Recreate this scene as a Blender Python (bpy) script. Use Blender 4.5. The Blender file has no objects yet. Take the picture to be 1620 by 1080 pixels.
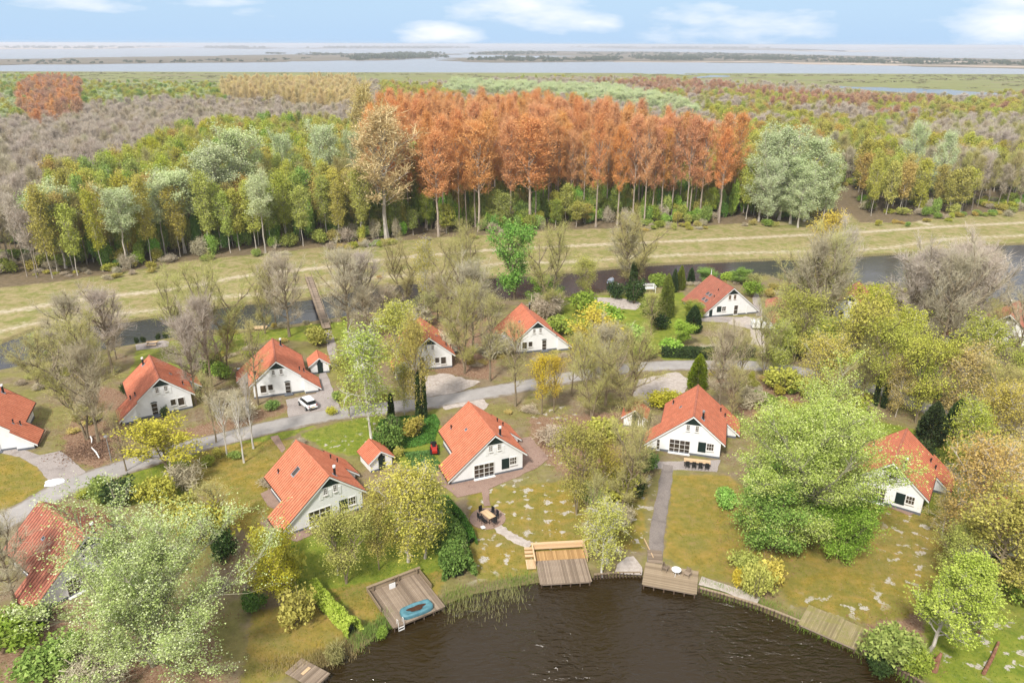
import bpy, math, random
import numpy as np
from mathutils import Matrix, Vector

# ------------------------------------------------------------------ camera, world, light, exposure
S = bpy.context.scene
COL = S.collection
H = 50.0; FP = 1180.0; PITCH = math.atan(470/FP); ROLL = math.radians(0.16)
_f = np.array([0, math.cos(PITCH), -math.sin(PITCH)]); _r = np.array([1., 0, 0]); _u = np.cross(_r, _f)
_c, _s = math.cos(ROLL), math.sin(ROLL)
CR, CU, CF = _c*_r + _s*_u, -_s*_r + _c*_u, _f

def G(x, y, z=0.0):
    """the point at height z seen at photo pixel (x, y)"""
    d = CR*(x-810)/FP - CU*(y-540)/FP + CF
    t = (z-H)/d[2]
    return np.array([d[0]*t, d[1]*t, z])

def proj(X, Y, Z):
    X, Y, Z = np.asarray(X, float), np.asarray(Y, float), np.asarray(Z, float)-H
    z = X*CF[0]+Y*CF[1]+Z*CF[2]
    return 810+FP*(X*CR[0]+Y*CR[1]+Z*CR[2])/z, 540-FP*(X*CU[0]+Y*CU[1]+Z*CU[2])/z

cam = bpy.data.cameras.new('camera'); camo = bpy.data.objects.new('camera', cam); COL.objects.link(camo)
cam.sensor_width = 36; cam.lens = 36*FP/1620; cam.clip_start = 0.5; cam.clip_end = 200000
m = Matrix(((CR[0], CU[0], -CF[0], 0), (CR[1], CU[1], -CF[1], 0), (CR[2], CU[2], -CF[2], H), (0, 0, 0, 1)))
camo.matrix_world = m
S.camera = camo

SUN_EL, SUN_AZ = math.radians(48), math.radians(205)      # azimuth from north (+Y), clockwise
sl = bpy.data.lights.new('sun', 'SUN'); sl.energy = 3.7; sl.angle = math.radians(7); sl.color = (1, .955, .89)
so = bpy.data.objects.new('sun', sl); COL.objects.link(so)
sd = Vector((math.sin(SUN_AZ)*math.cos(SUN_EL), math.cos(SUN_AZ)*math.cos(SUN_EL), math.sin(SUN_EL)))
so.rotation_euler = sd.to_track_quat('Z', 'Y').to_euler()

W = bpy.data.worlds.new('World'); S.world = W; W.use_nodes = True
nt = W.node_tree; nt.nodes.clear()
def wn(t, **k):
    n = nt.nodes.new(t)
    for a, b in k.items(): setattr(n, a, b)
    return n
L = nt.links.new
sky = wn('ShaderNodeTexSky', sky_type='NISHITA', sun_disc=False, sun_elevation=SUN_EL, sun_rotation=SUN_AZ, air_density=1.0, dust_density=0.3, ozone_density=3.0, altitude=50)
bg = wn('ShaderNodeBackground'); bg.inputs[1].default_value = 0.1
out = wn('ShaderNodeOutputWorld')
tc = wn('ShaderNodeTexCoord')
sep = wn('ShaderNodeSeparateXYZ'); L(tc.outputs['Generated'], sep.inputs[0])
def wm(op, a, b=None, c=None, clamp=False):
    n = wn('ShaderNodeMath', operation=op, use_clamp=clamp)
    for i, v in enumerate((a, b, c)):
        if v is None: continue
        if isinstance(v, (int, float)): n.inputs[i].default_value = v
        else: L(v, n.inputs[i])
    return n.outputs[0]
# clouds lie on a flat deck: direction / elevation, so that they flatten towards the horizon
az = wm('ARCTAN2', sep.outputs[0], sep.outputs[1])
el = wm('ARCSINE', sep.outputs[2])
cv = wn('ShaderNodeCombineXYZ')
L(wm('MULTIPLY', az, 5.0), cv.inputs[0]); L(wm('MULTIPLY', el, 17.0), cv.inputs[1])
nz = wn('ShaderNodeTexNoise'); nz.inputs['Scale'].default_value = 1.9; nz.inputs['Detail'].default_value = 7; nz.inputs['Roughness'].default_value = .55
L(cv.outputs[0], nz.inputs['Vector'])
cover = None
# the named clouds of this afternoon: azimuth, elevation, half width, half height (radians)
for (px, py, hw, hh, st) in ((120, 2, .10, .009, .7), (215, 0, .10, .006, .6), (700, 54, .055, .013, 1.0), (830, 8, .10, .024, 1.0), (900, 32, .07, .018, .9), (1160, 44, .10, .020, .75), (1085, 30, .06, .012, .6), (1600, 34, .055, .034, 1.0), (1640, 5, .09, .03, 1.0), (425, 22, .03, .005, .35)):
    d = CR*(px-810)/FP - CU*(py-540)/FP + CF; d /= np.linalg.norm(d)
    a0, e0 = math.atan2(d[0], d[1]), math.asin(d[2])
    dx = wm('DIVIDE', wm('SUBTRACT', az, a0), hw); dy = wm('DIVIDE', wm('SUBTRACT', el, e0), hh)
    r2 = wm('ADD', wm('MULTIPLY', dx, dx), wm('MULTIPLY', dy, dy))
    v = wm('MULTIPLY', wm('SUBTRACT', 1.25, r2, clamp=False), st)
    v = wm('MAXIMUM', v, -1.0)
    cover = v if cover is None else wm('MAXIMUM', cover, v)
cl = wm('ADD', wm('MULTIPLY', cover, .55), wm('MULTIPLY', wm('SUBTRACT', nz.outputs['Fac'], .5), 3.2))
clow = wm('SMOOTH_MIN', wm('MAXIMUM', wm('MULTIPLY', cl, .9), 0), 1.0, .3)
# high up the cloud deck closes (the light of the photograph is soft)
nz2 = wn('ShaderNodeTexNoise'); nz2.inputs['Scale'].default_value = 2.2; nz2.inputs['Detail'].default_value = 5
L(tc.outputs['Generated'], nz2.inputs['Vector'])
up = wm('MULTIPLY', wm('SUBTRACT', el, .08), 6.0, clamp=True)
chigh = wm('MULTIPLY', up, wm('ADD', .80, wm('MULTIPLY', wm('SUBTRACT', nz2.outputs['Fac'], .5), 1.6)), clamp=True)
cfac = wm('MAXIMUM', clow, chigh, clamp=True)
# thin haze veil near the horizon whitens the blue
mixv = wn('ShaderNodeMix', data_type='RGBA'); L(sky.outputs[0], mixv.inputs[6]); mixv.inputs[7].default_value = (3.75, 5.35, 7.35, 1)
L(wm('SUBTRACT', 1.0, wm('MULTIPLY', el, 3.0), clamp=True), mixv.inputs[0])
hc = wn('ShaderNodeMix', data_type='RGBA'); hc.inputs[6].default_value = (8.0, 8.2, 8.5, 1); hc.inputs[7].default_value = (8.6, 8.6, 8.9, 1); L(wm('MULTIPLY', el, 2.0, clamp=True), hc.inputs[0]); hicol = hc.outputs[2]
mixc = wn('ShaderNodeMix', data_type='RGBA'); L(mixv.outputs[2], mixc.inputs[6]); L(hicol, mixc.inputs[7])
L(cfac, mixc.inputs[0])
L(mixc.outputs[2], bg.inputs[0]); L(bg.outputs[0], out.inputs[0])

S.view_settings.view_transform = 'Standard'; S.view_settings.look = 'None'
S.view_settings.exposure = 0.40; S.view_settings.gamma = 1; S.view_settings.use_curve_mapping = False
S.cycles.max_bounces = 6; S.cycles.diffuse_bounces = 3; S.cycles.glossy_bounces = 3; S.cycles.transmission_bounces = 4
S.cycles.transparent_max_bounces = 6; S.cycles.volume_bounces = 1
S.cycles.caustics_reflective = False; S.cycles.caustics_refractive = False

# ------------------------------------------------------------------ helpers
rng = np.random.default_rng(7)

def hsh(ix, iy, seed):
    n = (ix*374761393 + iy*668265263 + seed*2246822519) & 0xffffffff
    n = ((n ^ (n >> 13))*1274126177) & 0xffffffff
    return ((n ^ (n >> 16)) & 0xffff)/65535.0
def vnoise(x, y, s, seed=0):
    x = np.asarray(x)/s; y = np.asarray(y)/s
    ix = np.floor(x).astype(np.int64); iy = np.floor(y).astype(np.int64)
    fx = x-ix; fy = y-iy; fx = fx*fx*(3-2*fx); fy = fy*fy*(3-2*fy)
    a = hsh(ix, iy, seed); b = hsh(ix+1, iy, seed); c = hsh(ix, iy+1, seed); d = hsh(ix+1, iy+1, seed)
    return (a*(1-fx)+b*fx)*(1-fy)+(c*(1-fx)+d*fx)*fy
def fbm(x, y, s, seed=0, o=3):
    return sum(vnoise(x, y, s/2**k, seed+k)*.5**k for k in range(o))/sum(.5**k for k in range(o))
def sdf(P, x, y):
    """signed distance to polygon P, positive inside"""
    P = np.asarray(P)[:, :2]; n = len(P); d = np.full(x.shape, 1e18); ins = np.zeros(x.shape, bool)
    for i in range(n):
        a, b = P[i], P[(i+1) % n]; e = b-a
        wx, wy = x-a[0], y-a[1]
        t = np.clip((wx*e[0]+wy*e[1])/max(e@e, 1e-9), 0, 1)
        d = np.minimum(d, (wx-e[0]*t)**2+(wy-e[1]*t)**2)
        c = ((a[1] <= y) != (b[1] <= y))
        if abs(e[1]) > 1e-12: ins ^= c & (x < a[0]+(y-a[1])/e[1]*e[0])
    d = np.sqrt(d)
    return np.where(ins, d, -d)
def ldist(P, x, y):
    d = np.full(x.shape, 1e18)
    for a, b in zip(P[:-1], P[1:]):
        a, b = np.asarray(a)[:2], np.asarray(b)[:2]; e = b-a
        t = np.clip(((x-a[0])*e[0]+(y-a[1])*e[1])/max(e@e, 1e-9), 0, 1)
        d = np.minimum(d, (x-a[0]-e[0]*t)**2+(y-a[1]-e[1]*t)**2)
    return np.sqrt(d)
def grid_pts(x0, x1, y0, y1, st, seed):
    r = np.random.default_rng(seed); a, b = np.meshgrid(np.arange(x0, x1, st), np.arange(y0, y1, st*.9)); a = a+(np.arange(a.shape[0])[:, None] % 2)*st/2
    return np.stack([a.ravel(), b.ravel()], 1)+r.uniform(-.38, .38, (a.size, 2))*st
def PX(l, z=0.0): return [G(a, b, z) for a, b in l]

class MB:
    """collects vertices and faces, builds one mesh"""
    def __init__(s): s.v = []; s.f = []; s.n = 0
    def add(s, V, F, mat=0):
        V = np.asarray(V, float).reshape(-1, 3); F = np.asarray(F, np.int64)
        s.v.append(V); s.f.append((F+s.n, mat)); s.n += len(V)
    def poly(s, V, mat=0): s.add(V, [list(range(len(V)))], mat)
    def box(s, c, d, rot=0.0, mat=0, tilt=None):
        x, y, z = d[0]/2, d[1]/2, d[2]/2
        V = np.array([[i, j, k] for k in (-z, z) for j in (-y, y) for i in (-x, x)])
        if tilt is not None:      # rotation about local y
            ct, st = math.cos(tilt), math.sin(tilt); V = np.stack([V[:, 0]*ct+V[:, 2]*st, V[:, 1], -V[:, 0]*st+V[:, 2]*ct], 1)
        cr, sr = math.cos(rot), math.sin(rot)
        V = np.stack([V[:, 0]*cr-V[:, 1]*sr, V[:, 0]*sr+V[:, 1]*cr, V[:, 2]], 1)+np.asarray(c)
        s.add(V, [[0, 2, 3, 1], [4, 5, 7, 6], [0, 1, 5, 4], [2, 6, 7, 3], [0, 4, 6, 2], [1, 3, 7, 5]], mat)
    def prism(s, poly, axis, a, b, mat=0):
        """poly: 2d outline; axis 'y' extrudes (x,z) along y, 'z' extrudes (x,y) along z, 'x' extrudes (y,z) along x"""
        n = len(poly); V = []
        for t in (a, b):
            for p, q in poly: V.append({'y': (p, t, q), 'z': (p, q, t), 'x': (t, p, q)}[axis])
        s.add(V, [list(range(n))], mat) if False else None
        base = len(V)//2
        V = np.array(V)
        s.v.append(V); o = s.n; s.n += len(V)
        s.f.append((np.array([[o+i for i in range(n)][::-1]]), mat)); s.f.append((np.array([[o+n+i for i in range(n)]]), mat))
        s.f.append((np.array([[o+i, o+(i+1) % n, o+n+(i+1) % n, o+n+i] for i in range(n)]), mat))
    def tube(s, pts, rad, k=6, mat=0, cap=False):
        pts = np.asarray(pts, float); n = len(pts); rad = np.broadcast_to(rad, (n,))
        d = np.gradient(pts, axis=0); d /= np.linalg.norm(d, axis=1)[:, None]+1e-9
        a = np.array([0, 0, 1.]) if abs(d[0][2]) < .9 else np.array([1., 0, 0])
        u = np.cross(d, a); u /= np.linalg.norm(u, axis=1)[:, None]+1e-9; w = np.cross(d, u)
        th = np.arange(k)*2*math.pi/k
        V = pts[:, None]+rad[:, None, None]*(np.cos(th)[None, :, None]*u[:, None]+np.sin(th)[None, :, None]*w[:, None])
        i = np.arange(n-1)[:, None]*k; j = np.arange(k)[None]; j2 = (j+1) % k
        F = np.stack([i+j, i+j2, i+k+j2, i+k+j], -1).reshape(-1, 4)
        s.add(V.reshape(-1, 3), F, mat)
        if cap:
            o = s.n-n*k
            s.f.append((np.array([[o+q for q in range(k)][::-1]]), mat)); s.f.append((np.array([[o+(n-1)*k+q for q in range(k)]]), mat))
    def mesh(s, name, mats, smooth=False):
        me = bpy.data.meshes.new(name)
        V = np.concatenate(s.v).astype(np.float32)
        loops = np.concatenate([F.ravel() for F, _ in s.f]).astype(np.int32)
        tot = np.concatenate([np.full(len(F), F.shape[1]) for F, _ in s.f]).astype(np.int32)
        mi = np.concatenate([np.full(len(F), m) for F, m in s.f]).astype(np.int32)
        me.vertices.add(len(V)); me.vertices.foreach_set('co', V.ravel())
        me.loops.add(len(loops)); me.loops.foreach_set('vertex_index', loops)
        me.polygons.add(len(tot)); st = np.concatenate([[0], np.cumsum(tot)[:-1]]).astype(np.int32)
        me.polygons.foreach_set('loop_start', st); me.polygons.foreach_set('loop_total', tot)
        me.polygons.foreach_set('material_index', mi)
        if smooth: me.polygons.foreach_set('use_smooth', np.ones(len(tot), bool))
        else: me.polygons.foreach_set('use_smooth', np.zeros(len(tot), bool))
        for mt in (mats if isinstance(mats, (list, tuple)) else [mats]): me.materials.append(mt)
        me.update(calc_edges=True); me.validate()
        return me
    def build(s, name, mats, parent=None, smooth=False, **k):
        return link(name, s.mesh(name, mats, smooth), parent, **k)

def link(name, data, parent=None, loc=None, rz=None, label=None, cat=None, group=None, kind=None, scale=None):
    o = bpy.data.objects.new(name, data); COL.objects.link(o)
    if parent is not None: o.parent = parent
    if loc is not None: o.location = [float(v) for v in loc]
    if rz is not None: o.rotation_euler = (0, 0, rz)
    if scale is not None: o.scale = scale
    if label: o['label'] = label
    if cat: o['category'] = cat
    if group: o['group'] = group
    if kind: o['kind'] = kind
    return o
def empty(name, loc=(0, 0, 0), rz=0.0, **k):
    return link(name, None, None, loc, rz, **k)

# ------------------------------------------------------------------ materials
class NT:
    def __init__(s, name):
        s.m = bpy.data.materials.new(name); s.m.use_nodes = True; s.t = s.m.node_tree; s.t.nodes.clear()
        s.out = s.t.nodes.new('ShaderNodeOutputMaterial'); s.L = s.t.links.new
    def n(s, t, ins=None, **k):
        n = s.t.nodes.new(t)
        for a, b in k.items(): setattr(n, a, b)
        for a, v in (ins or {}).items(): s.put(n.inputs[a], v)
        return n
    def put(s, i, v):
        if isinstance(v, bpy.types.NodeSocket): s.L(v, i)
        else:
            if isinstance(v, tuple) and len(v) == 3 and i.type == 'RGBA': v = (*v, 1)
            i.default_value = v
    def math(s, op, a, b=None, c=None, clamp=False):
        n = s.n('ShaderNodeMath', operation=op, use_clamp=clamp)
        for i, v in enumerate((a, b, c)):
            if v is not None: s.put(n.inputs[i], v)
        return n.outputs[0]
    def noise(s, scale, detail=3, rough=.5, vec=None, out='Fac', **k):
        n = s.n('ShaderNodeTexNoise', {'Scale': scale, 'Detail': detail, 'Roughness': rough, 'Distortion': k.get('distortion', 0.0)})
        if vec is not None: s.L(vec, n.inputs['Vector'])
        return n.outputs[out]
    def mix(s, f, a, b, blend='MIX'):
        n = s.n('ShaderNodeMix', data_type='RGBA', blend_type=blend); s.put(n.inputs[0], f); s.put(n.inputs[6], a); s.put(n.inputs[7], b)
        return n.outputs[2]
    def ramp(s, f, stops):
        n = s.n('ShaderNodeValToRGB'); s.L(f, n.inputs[0]); e = n.color_ramp.elements
        while len(e) < len(stops): e.new(.5)
        for x, (p, c) in zip(e, stops): x.position = p; x.color = (*c, 1)
        return n.outputs[0]
    def step(s, f, a, b):
        n = s.n('ShaderNodeMapRange', interpolation_type='SMOOTHSTEP'); s.L(f, n.inputs[0]); n.inputs[1].default_value = a; n.inputs[2].default_value = b
        return n.outputs[0]
    def obj(s): return s.n('ShaderNodeTexCoord').outputs['Object']
    def pos(s): return s.n('ShaderNodeNewGeometry').outputs['Position']
    def rnd(s): return s.n('ShaderNodeObjectInfo').outputs['Random']
    def isl(s): return s.n('ShaderNodeNewGeometry').outputs['Random Per Island']
    def bump(s, h, st=.5, d=.02): return s.n('ShaderNodeBump', {'Height': h, 'Strength': st, 'Distance': d}).outputs[0]
    def pr(s, col, rough=.7, bump=None, spec=.3, **k):
        p = s.n('ShaderNodeBsdfPrincipled', {'Base Color': col, 'Roughness': rough, 'Specular IOR Level': spec})
        for a, b in k.items(): s.put(p.inputs[a.replace('_', ' ')], b)
        if bump is not None: s.L(bump, p.inputs['Normal'])
        s.L(p.outputs[0], s.out.inputs[0]); return s.m

def flat(name, c, rough=.6, var=.12, scale=8, spec=.3, **k):
    t = NT(name); nz = t.noise(scale, 4, .6, t.obj())
    col = t.mix(nz, tuple(v*(1-var*1.6) for v in c), tuple(min(1, v*(1+var)) for v in c))
    return t.pr(col, rough, t.bump(nz, .3), spec, **k)

def leafmat(name, c0, c1, c2=None, trans=.20, hue=.03, amt=.25):
    """c0..c1 runs leaf by leaf and clump by clump, objects differ in hue and value"""
    t = NT(name)
    f = t.math('ADD', t.math('MULTIPLY', t.isl(), .5), t.math('MULTIPLY', t.noise(.55, 3, .6, t.obj()), .62))
    col = t.ramp(f, [(.22, c0), (.85, c1)] if c2 is None else [(.2, c0), (.6, c1), (.97, c2)])
    r = t.rnd()
    hs = t.n('ShaderNodeHueSaturation', {'Hue': t.math('MULTIPLY_ADD', r, hue*2, .5-hue), 'Saturation': t.math('MULTIPLY_ADD', t.math('FRACT', t.math('MULTIPLY', r, 7.3)), .16, .90), 'Value': t.math('MULTIPLY_ADD', t.math('FRACT', t.math('MULTIPLY', r, 13.7)), amt, 1-amt*.5), 'Color': col})
    d = t.n('ShaderNodeBsdfDiffuse', {'Color': hs.outputs[0]}); tr = t.n('ShaderNodeBsdfTranslucent', {'Color': hs.outputs[0]})
    mx = t.n('ShaderNodeMixShader', {0: trans}); t.L(d.outputs[0], mx.inputs[1]); t.L(tr.outputs[0], mx.inputs[2]); t.L(mx.outputs[0], t.out.inputs[0])
    return t.m
def bark(name, a, b, scale=3.0):
    t = NT(name); mp = t.n('ShaderNodeMapping', {'Scale': (1, 1, .25)}); t.L(t.obj(), mp.inputs[0])
    nz = t.noise(scale, 5, .65, mp.outputs[0])
    v = t.math('MULTIPLY_ADD', t.rnd(), .3, .85)
    col = t.mix(1.0, t.ramp(nz, [(.35, a), (.62, b)]), t.n('ShaderNodeCombineColor', {0: v, 1: v, 2: v}).outputs[0], 'MULTIPLY')
    return t.pr(col, .9, t.bump(nz, .6, .04), .1)

MT = {}
MT['white_wall'] = (lambda t: t.pr(t.mix(t.step(t.noise(1.1, 6, .7, t.obj()), .5, .85), (.80, .80, .79), (.62, .62, .58)), .85, t.bump(t.noise(30, 3, .6, t.obj()), .3, .01), .2))(NT('white_render'))
MT['plinth'] = flat('grey_plinth', (.13, .14, .16), .8)
MT['white_trim'] = flat('white_trim', (.80, .80, .78), .5, .06)
MT['brown_edge'] = flat('brown_eave', (.07, .035, .025), .6)
MT['dark_green'] = flat('dark_green_board', (.012, .026, .024), .45, .2)
MT['glass'] = (lambda t: t.pr(t.mix(t.noise(1.3, 2, .5, t.obj()), (.012, .012, .012), (.09, .065, .045)), .08, None, .6))(NT('window_glass'))
MT['frame_white'] = flat('window_frame', (.72, .70, .66), .5, .08)
MT['frame_tan'] = flat('window_frame_tan', (.45, .36, .26), .5, .1)
MT['black_pipe'] = flat('black_pipe', (.02, .02, .022), .5)
MT['steel'] = flat('steel_grey', (.42, .43, .45), .35, .1, Metallic=.6)
MT['lead'] = flat('lead_flashing', (.28, .3, .33), .6)
def roofmat(name, a, b, grime):
    t = NT(name); o = t.obj()
    base = t.ramp(t.noise(.9, 6, .68, o), [(.3, a), (.7, b)])
    cells = t.n('ShaderNodeTexVoronoi', {'Scale': 3.6}); t.L(o, cells.inputs['Vector'])
    sc = t.n('ShaderNodeSeparateColor'); t.L(cells.outputs['Color'], sc.inputs[0])
    base = t.mix(t.math('MULTIPLY', sc.outputs[0], .28), base, tuple(x*.55 for x in a))
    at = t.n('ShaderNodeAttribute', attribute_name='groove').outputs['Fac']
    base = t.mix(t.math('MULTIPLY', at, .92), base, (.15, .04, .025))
    lic = t.step(t.noise(1.6, 7, .78, o), .56-.1*grime, .8)
    base = t.mix(t.math('MULTIPLY', lic, .45+.3*grime), base, (.16, .12, .08))
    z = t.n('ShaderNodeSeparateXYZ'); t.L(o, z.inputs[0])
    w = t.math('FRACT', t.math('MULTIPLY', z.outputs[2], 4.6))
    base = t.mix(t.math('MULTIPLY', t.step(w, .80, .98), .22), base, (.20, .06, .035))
    return t.pr(base, .75, t.bump(w, .5, .02), .25)
MT['roof'] = roofmat('orange_tiles', (.57, .175, .09), (.73, .26, .145), 0.0)
MT['roof_worn'] = roofmat('weathered_tiles', (.49, .15, .08), (.67, .23, .13), .7)
MT['roof_dark'] = roofmat('dark_red_tiles', (.34, .115, .075), (.50, .18, .115), 1.0)
MT['asphalt'] = (lambda t: t.pr(t.mix(t.step(t.math('ADD', t.n('ShaderNodeAttribute', attribute_name='edge').outputs['Fac'], t.math('MULTIPLY', t.math('SUBTRACT', t.noise(.7, 5, .7, t.pos()), .5), 1.2)), .62, 1.05), t.ramp(t.noise(.35, 8, .72, t.pos()), [(.3, (.27, .25, .235)), (.7, (.40, .375, .35))]), (.19, .15, .10)), .95, t.bump(t.noise(12, 3, .6, t.pos()), .4, .02), .1))(NT('old_asphalt'))
def paving(name, a, b, sc=5.0, joint=(.10, .08, .06)):
    t = NT(name); p = t.pos()
    br = t.n('ShaderNodeTexBrick', {'Color1': a, 'Color2': b, 'Mortar': joint, 'Scale': sc, 'Mortar Size': .012, 'Bias': 0.0, 'Brick Width': .45, 'Row Height': .22}); t.L(p, br.inputs['Vector'])
    c = t.mix(t.step(t.noise(.5, 6, .7, p), .45, .75), br.outputs[0], tuple(x*.62 for x in a))
    c = t.mix(t.math('MULTIPLY', t.step(t.noise(1.3, 5, .7, p, ), .6, .8), .6), c, (.20, .17, .10))
    return t.pr(c, .9, t.bump(br.outputs['Fac'], .5, -.01), .2)
MT['brick_paving'] = paving('brick_paving', (.30, .19, .145), (.38, .27, .215))
MT['grey_paving'] = paving('grey_paving', (.36, .31, .285), (.43, .385, .355), 3.2)
MT['path_paving'] = paving('path_paving', (.235, .20, .18), (.30, .26, .235), 3.2)
MT['pale_gravel'] = (lambda t: t.pr(t.ramp(t.noise(1.6, 8, .75, t.pos()), [(.3, (.30, .25, .21)), (.7, (.56, .50, .45))]), .95, t.bump(t.noise(20, 3, .6, t.pos()), .5, .02), .1))(NT('pale_gravel'))
def woodmat(name, a, b, moss=None):
    t = NT(name); o = t.obj(); mp = t.n('ShaderNodeMapping', {'Scale': (1, 8, 8)}); t.L(o, mp.inputs[0])
    c = t.mix(t.rnd(), t.ramp(t.noise(2, 5, .7, mp.outputs[0]), [(.3, a), (.7, b)]), tuple(x*.72 for x in a))
    if moss: c = t.mix(t.step(t.noise(1.1, 5, .7, t.pos()), .4, .7), c, moss)
    return t.pr(c, .85, t.bump(t.noise(14, 4, .6, mp.outputs[0]), .4, .01), .2)
MT['wood_new'] = woodmat('new_timber', (.62, .42, .24), (.74, .55, .34))
MT['wood_mid'] = woodmat('honey_timber', (.46, .27, .11), (.58, .37, .17))
MT['wood_grey'] = woodmat('grey_timber', (.26, .195, .14), (.40, .315, .235))
MT['wood_old'] = woodmat('weathered_timber', (.30, .225, .145), (.43, .34, .235))
MT['wood_moss'] = woodmat('mossy_timber', (.30, .24, .13), (.42, .35, .20), (.25, .23, .07))
MT['wood_dark'] = woodmat('dark_timber', (.10, .065, .045), (.17, .12, .085))
MT['black_plastic'] = flat('black_plastic', (.02, .021, .024), .5)
MT['rubber'] = flat('rubber', (.015, .015, .016), .8)
MT['car_white'] = (lambda t: t.pr((.82, .82, .82), .25, None, .5, Coat_Weight=.6))(NT('car_paint'))
MT['car_glass'] = (lambda t: t.pr((.015, .018, .022), .06, None, .6))(NT('car_glass'))
MT['lamp_red'] = flat('tail_lamp', (.35, .02, .02), .3)
MT['red_paint'] = flat('red_paint', (.42, .03, .02), .35)
MT['white_cloth'] = flat('white_cloth', (.8, .81, .83), .9, .05)
MT['blue_cover'] = (lambda t: t.pr(t.ramp(t.noise(2.0, 5, .6, t.obj()), [(.3, (.055, .16, .20)), (.7, (.11, .26, .30))]), .5, t.bump(t.noise(4, 3, .5, t.obj()), 1, .05), .4))(NT('blue_cover'))
MT['leaf_water'] = flat('leafy_puddle', (.085, .04, .025), .3, .5, 5)
MT['pond_water'] = None
def water(name, base, s1, s2, st, dist):
    t = NT(name); p = t.pos()
    mp = t.n('ShaderNodeMapping', {'Rotation': (0, 0, math.radians(-28)), 'Scale': (.55, 1.4, 1)}); t.L(p, mp.inputs[0])
    big = t.math('MULTIPLY', t.step(t.noise(.06, 2, .5, p), .35, .68), 1.0)
    a = t.noise(s1, 2, .45, mp.outputs[0], distortion=.9)
    mp2 = t.n('ShaderNodeMapping', {'Rotation': (0, 0, math.radians(20)), 'Scale': (.6, 1.3, 1)}); t.L(p, mp2.inputs[0])
    b = t.noise(s2, 3, .6, mp2.outputs[0])
    h = t.math('MULTIPLY', t.math('ADD', a, t.math('MULTIPLY', b, .35)), t.math('MULTIPLY_ADD', big, 1.3, .16))
    return t.pr(base, .07 if 'pond' in name else .14 if 'canal' in name else .22, t.bump(h, st, dist), .5, IOR=1.40)
MT['pond_water'] = water('pond_water', (.026, .016, .005), 1.25, 3.4, 1.0, .36)
MT['canal_water'] = water('canal_water', (.035, .035, .038), .9, 2.5, .5, .10)
MT['lake_water'] = water('lake_water', (.21, .215, .235), .6, 2.0, .6, .12)

MT['twig_grey'] = bark('twig_grey', (.22, .18, .14), (.34, .29, .23))
MT['twig_olive'] = bark('twig_olive', (.17, .145, .075), (.29, .245, .13))
MT['bark_brown'] = bark('bark_brown', (.16, .125, .08), (.29, .235, .16))
MT['bark_pale'] = bark('bark_pale', (.33, .29, .24), (.55, .50, .43))
MT['bark_white'] = bark('bark_white', (.42, .38, .33), (.72, .69, .64))
MT['bark_orange'] = bark('bark_orange', (.28, .22, .17), (.48, .40, .33))
LM = {
 'birch': leafmat('birch_leaf', (.33, .36, .04), (.60, .60, .11)),
 'olive': leafmat('olive_leaf', (.31, .32, .05), (.56, .53, .12)),
 'tan': leafmat('tan_leaf', (.40, .32, .07), (.62, .49, .16)),
 'yellow': leafmat('yellow_leaf', (.38, .37, .045), (.66, .61, .12), hue=.008),
 'limeleaf': leafmat('lime_leaf', (.33, .37, .03), (.62, .64, .11)),
 'amber': leafmat('amber_leaf', (.50, .40, .04), (.76, .61, .11), hue=.008, amt=.12),
 'vivid': leafmat('vivid_leaf', (.17, .33, .035), (.42, .60, .12)),
 'green': leafmat('green_leaf', (.16, .25, .035), (.38, .47, .10)),
 'dark': leafmat('dark_leaf', (.02, .045, .015), (.085, .13, .04), hue=.015),
 'laurel': leafmat('laurel_leaf', (.045, .12, .02), (.20, .34, .075), hue=.02),
 'blossom': leafmat('blossom_leaf', (.22, .32, .07), (.52, .62, .22), (.90, .92, .70), hue=.004, amt=.06),
 'lowgreen': leafmat('low_green_leaf', (.12, .25, .02), (.38, .54, .09), hue=.004, amt=.06),
 'freshwhite': leafmat('fresh_white_leaf', (.22, .33, .04), (.48, .59, .12), (.82, .86, .44), hue=.004, amt=.06),
 'fresh': leafmat('fresh_leaf', (.28, .38, .04), (.60, .68, .16), hue=.004, amt=.05),
 'orange': leafmat('poplar_catkin', (.57, .27, .095), (.83, .46, .20), hue=.010, amt=.16),
 'rust': leafmat('rust_catkin', (.42, .235, .14), (.58, .36, .23), hue=.012, amt=.2),
 'sand': leafmat('sand_catkin', (.54, .42, .17), (.78, .65, .34), hue=.012, amt=.15),
 'silver': leafmat('silver_leaf', (.38, .46, .19), (.70, .77, .45), hue=.010, amt=.14),
 'conifer': leafmat('cypress_leaf', (.07, .12, .012), (.28, .34, .05), hue=.015),
 'needle': leafmat('needle_leaf', (.010, .028, .014), (.035, .07, .03), hue=.01),
 'bud': leafmat('bud_twig', (.42, .36, .24), (.62, .55, .40), hue=.02, amt=.16),
 'budolive': leafmat('budding_twig', (.36, .34, .12), (.56, .52, .22), hue=.02, amt=.16),
 'budmauve': leafmat('mauve_twig', (.44, .37, .30), (.62, .545, .45), hue=.012, amt=.16),
 'reed': leafmat('reed_leaf', (.24, .22, .07), (.50, .44, .22)),
 'litter': leafmat('dead_leaf', (.16, .09, .05), (.34, .22, .14)),
}

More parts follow.
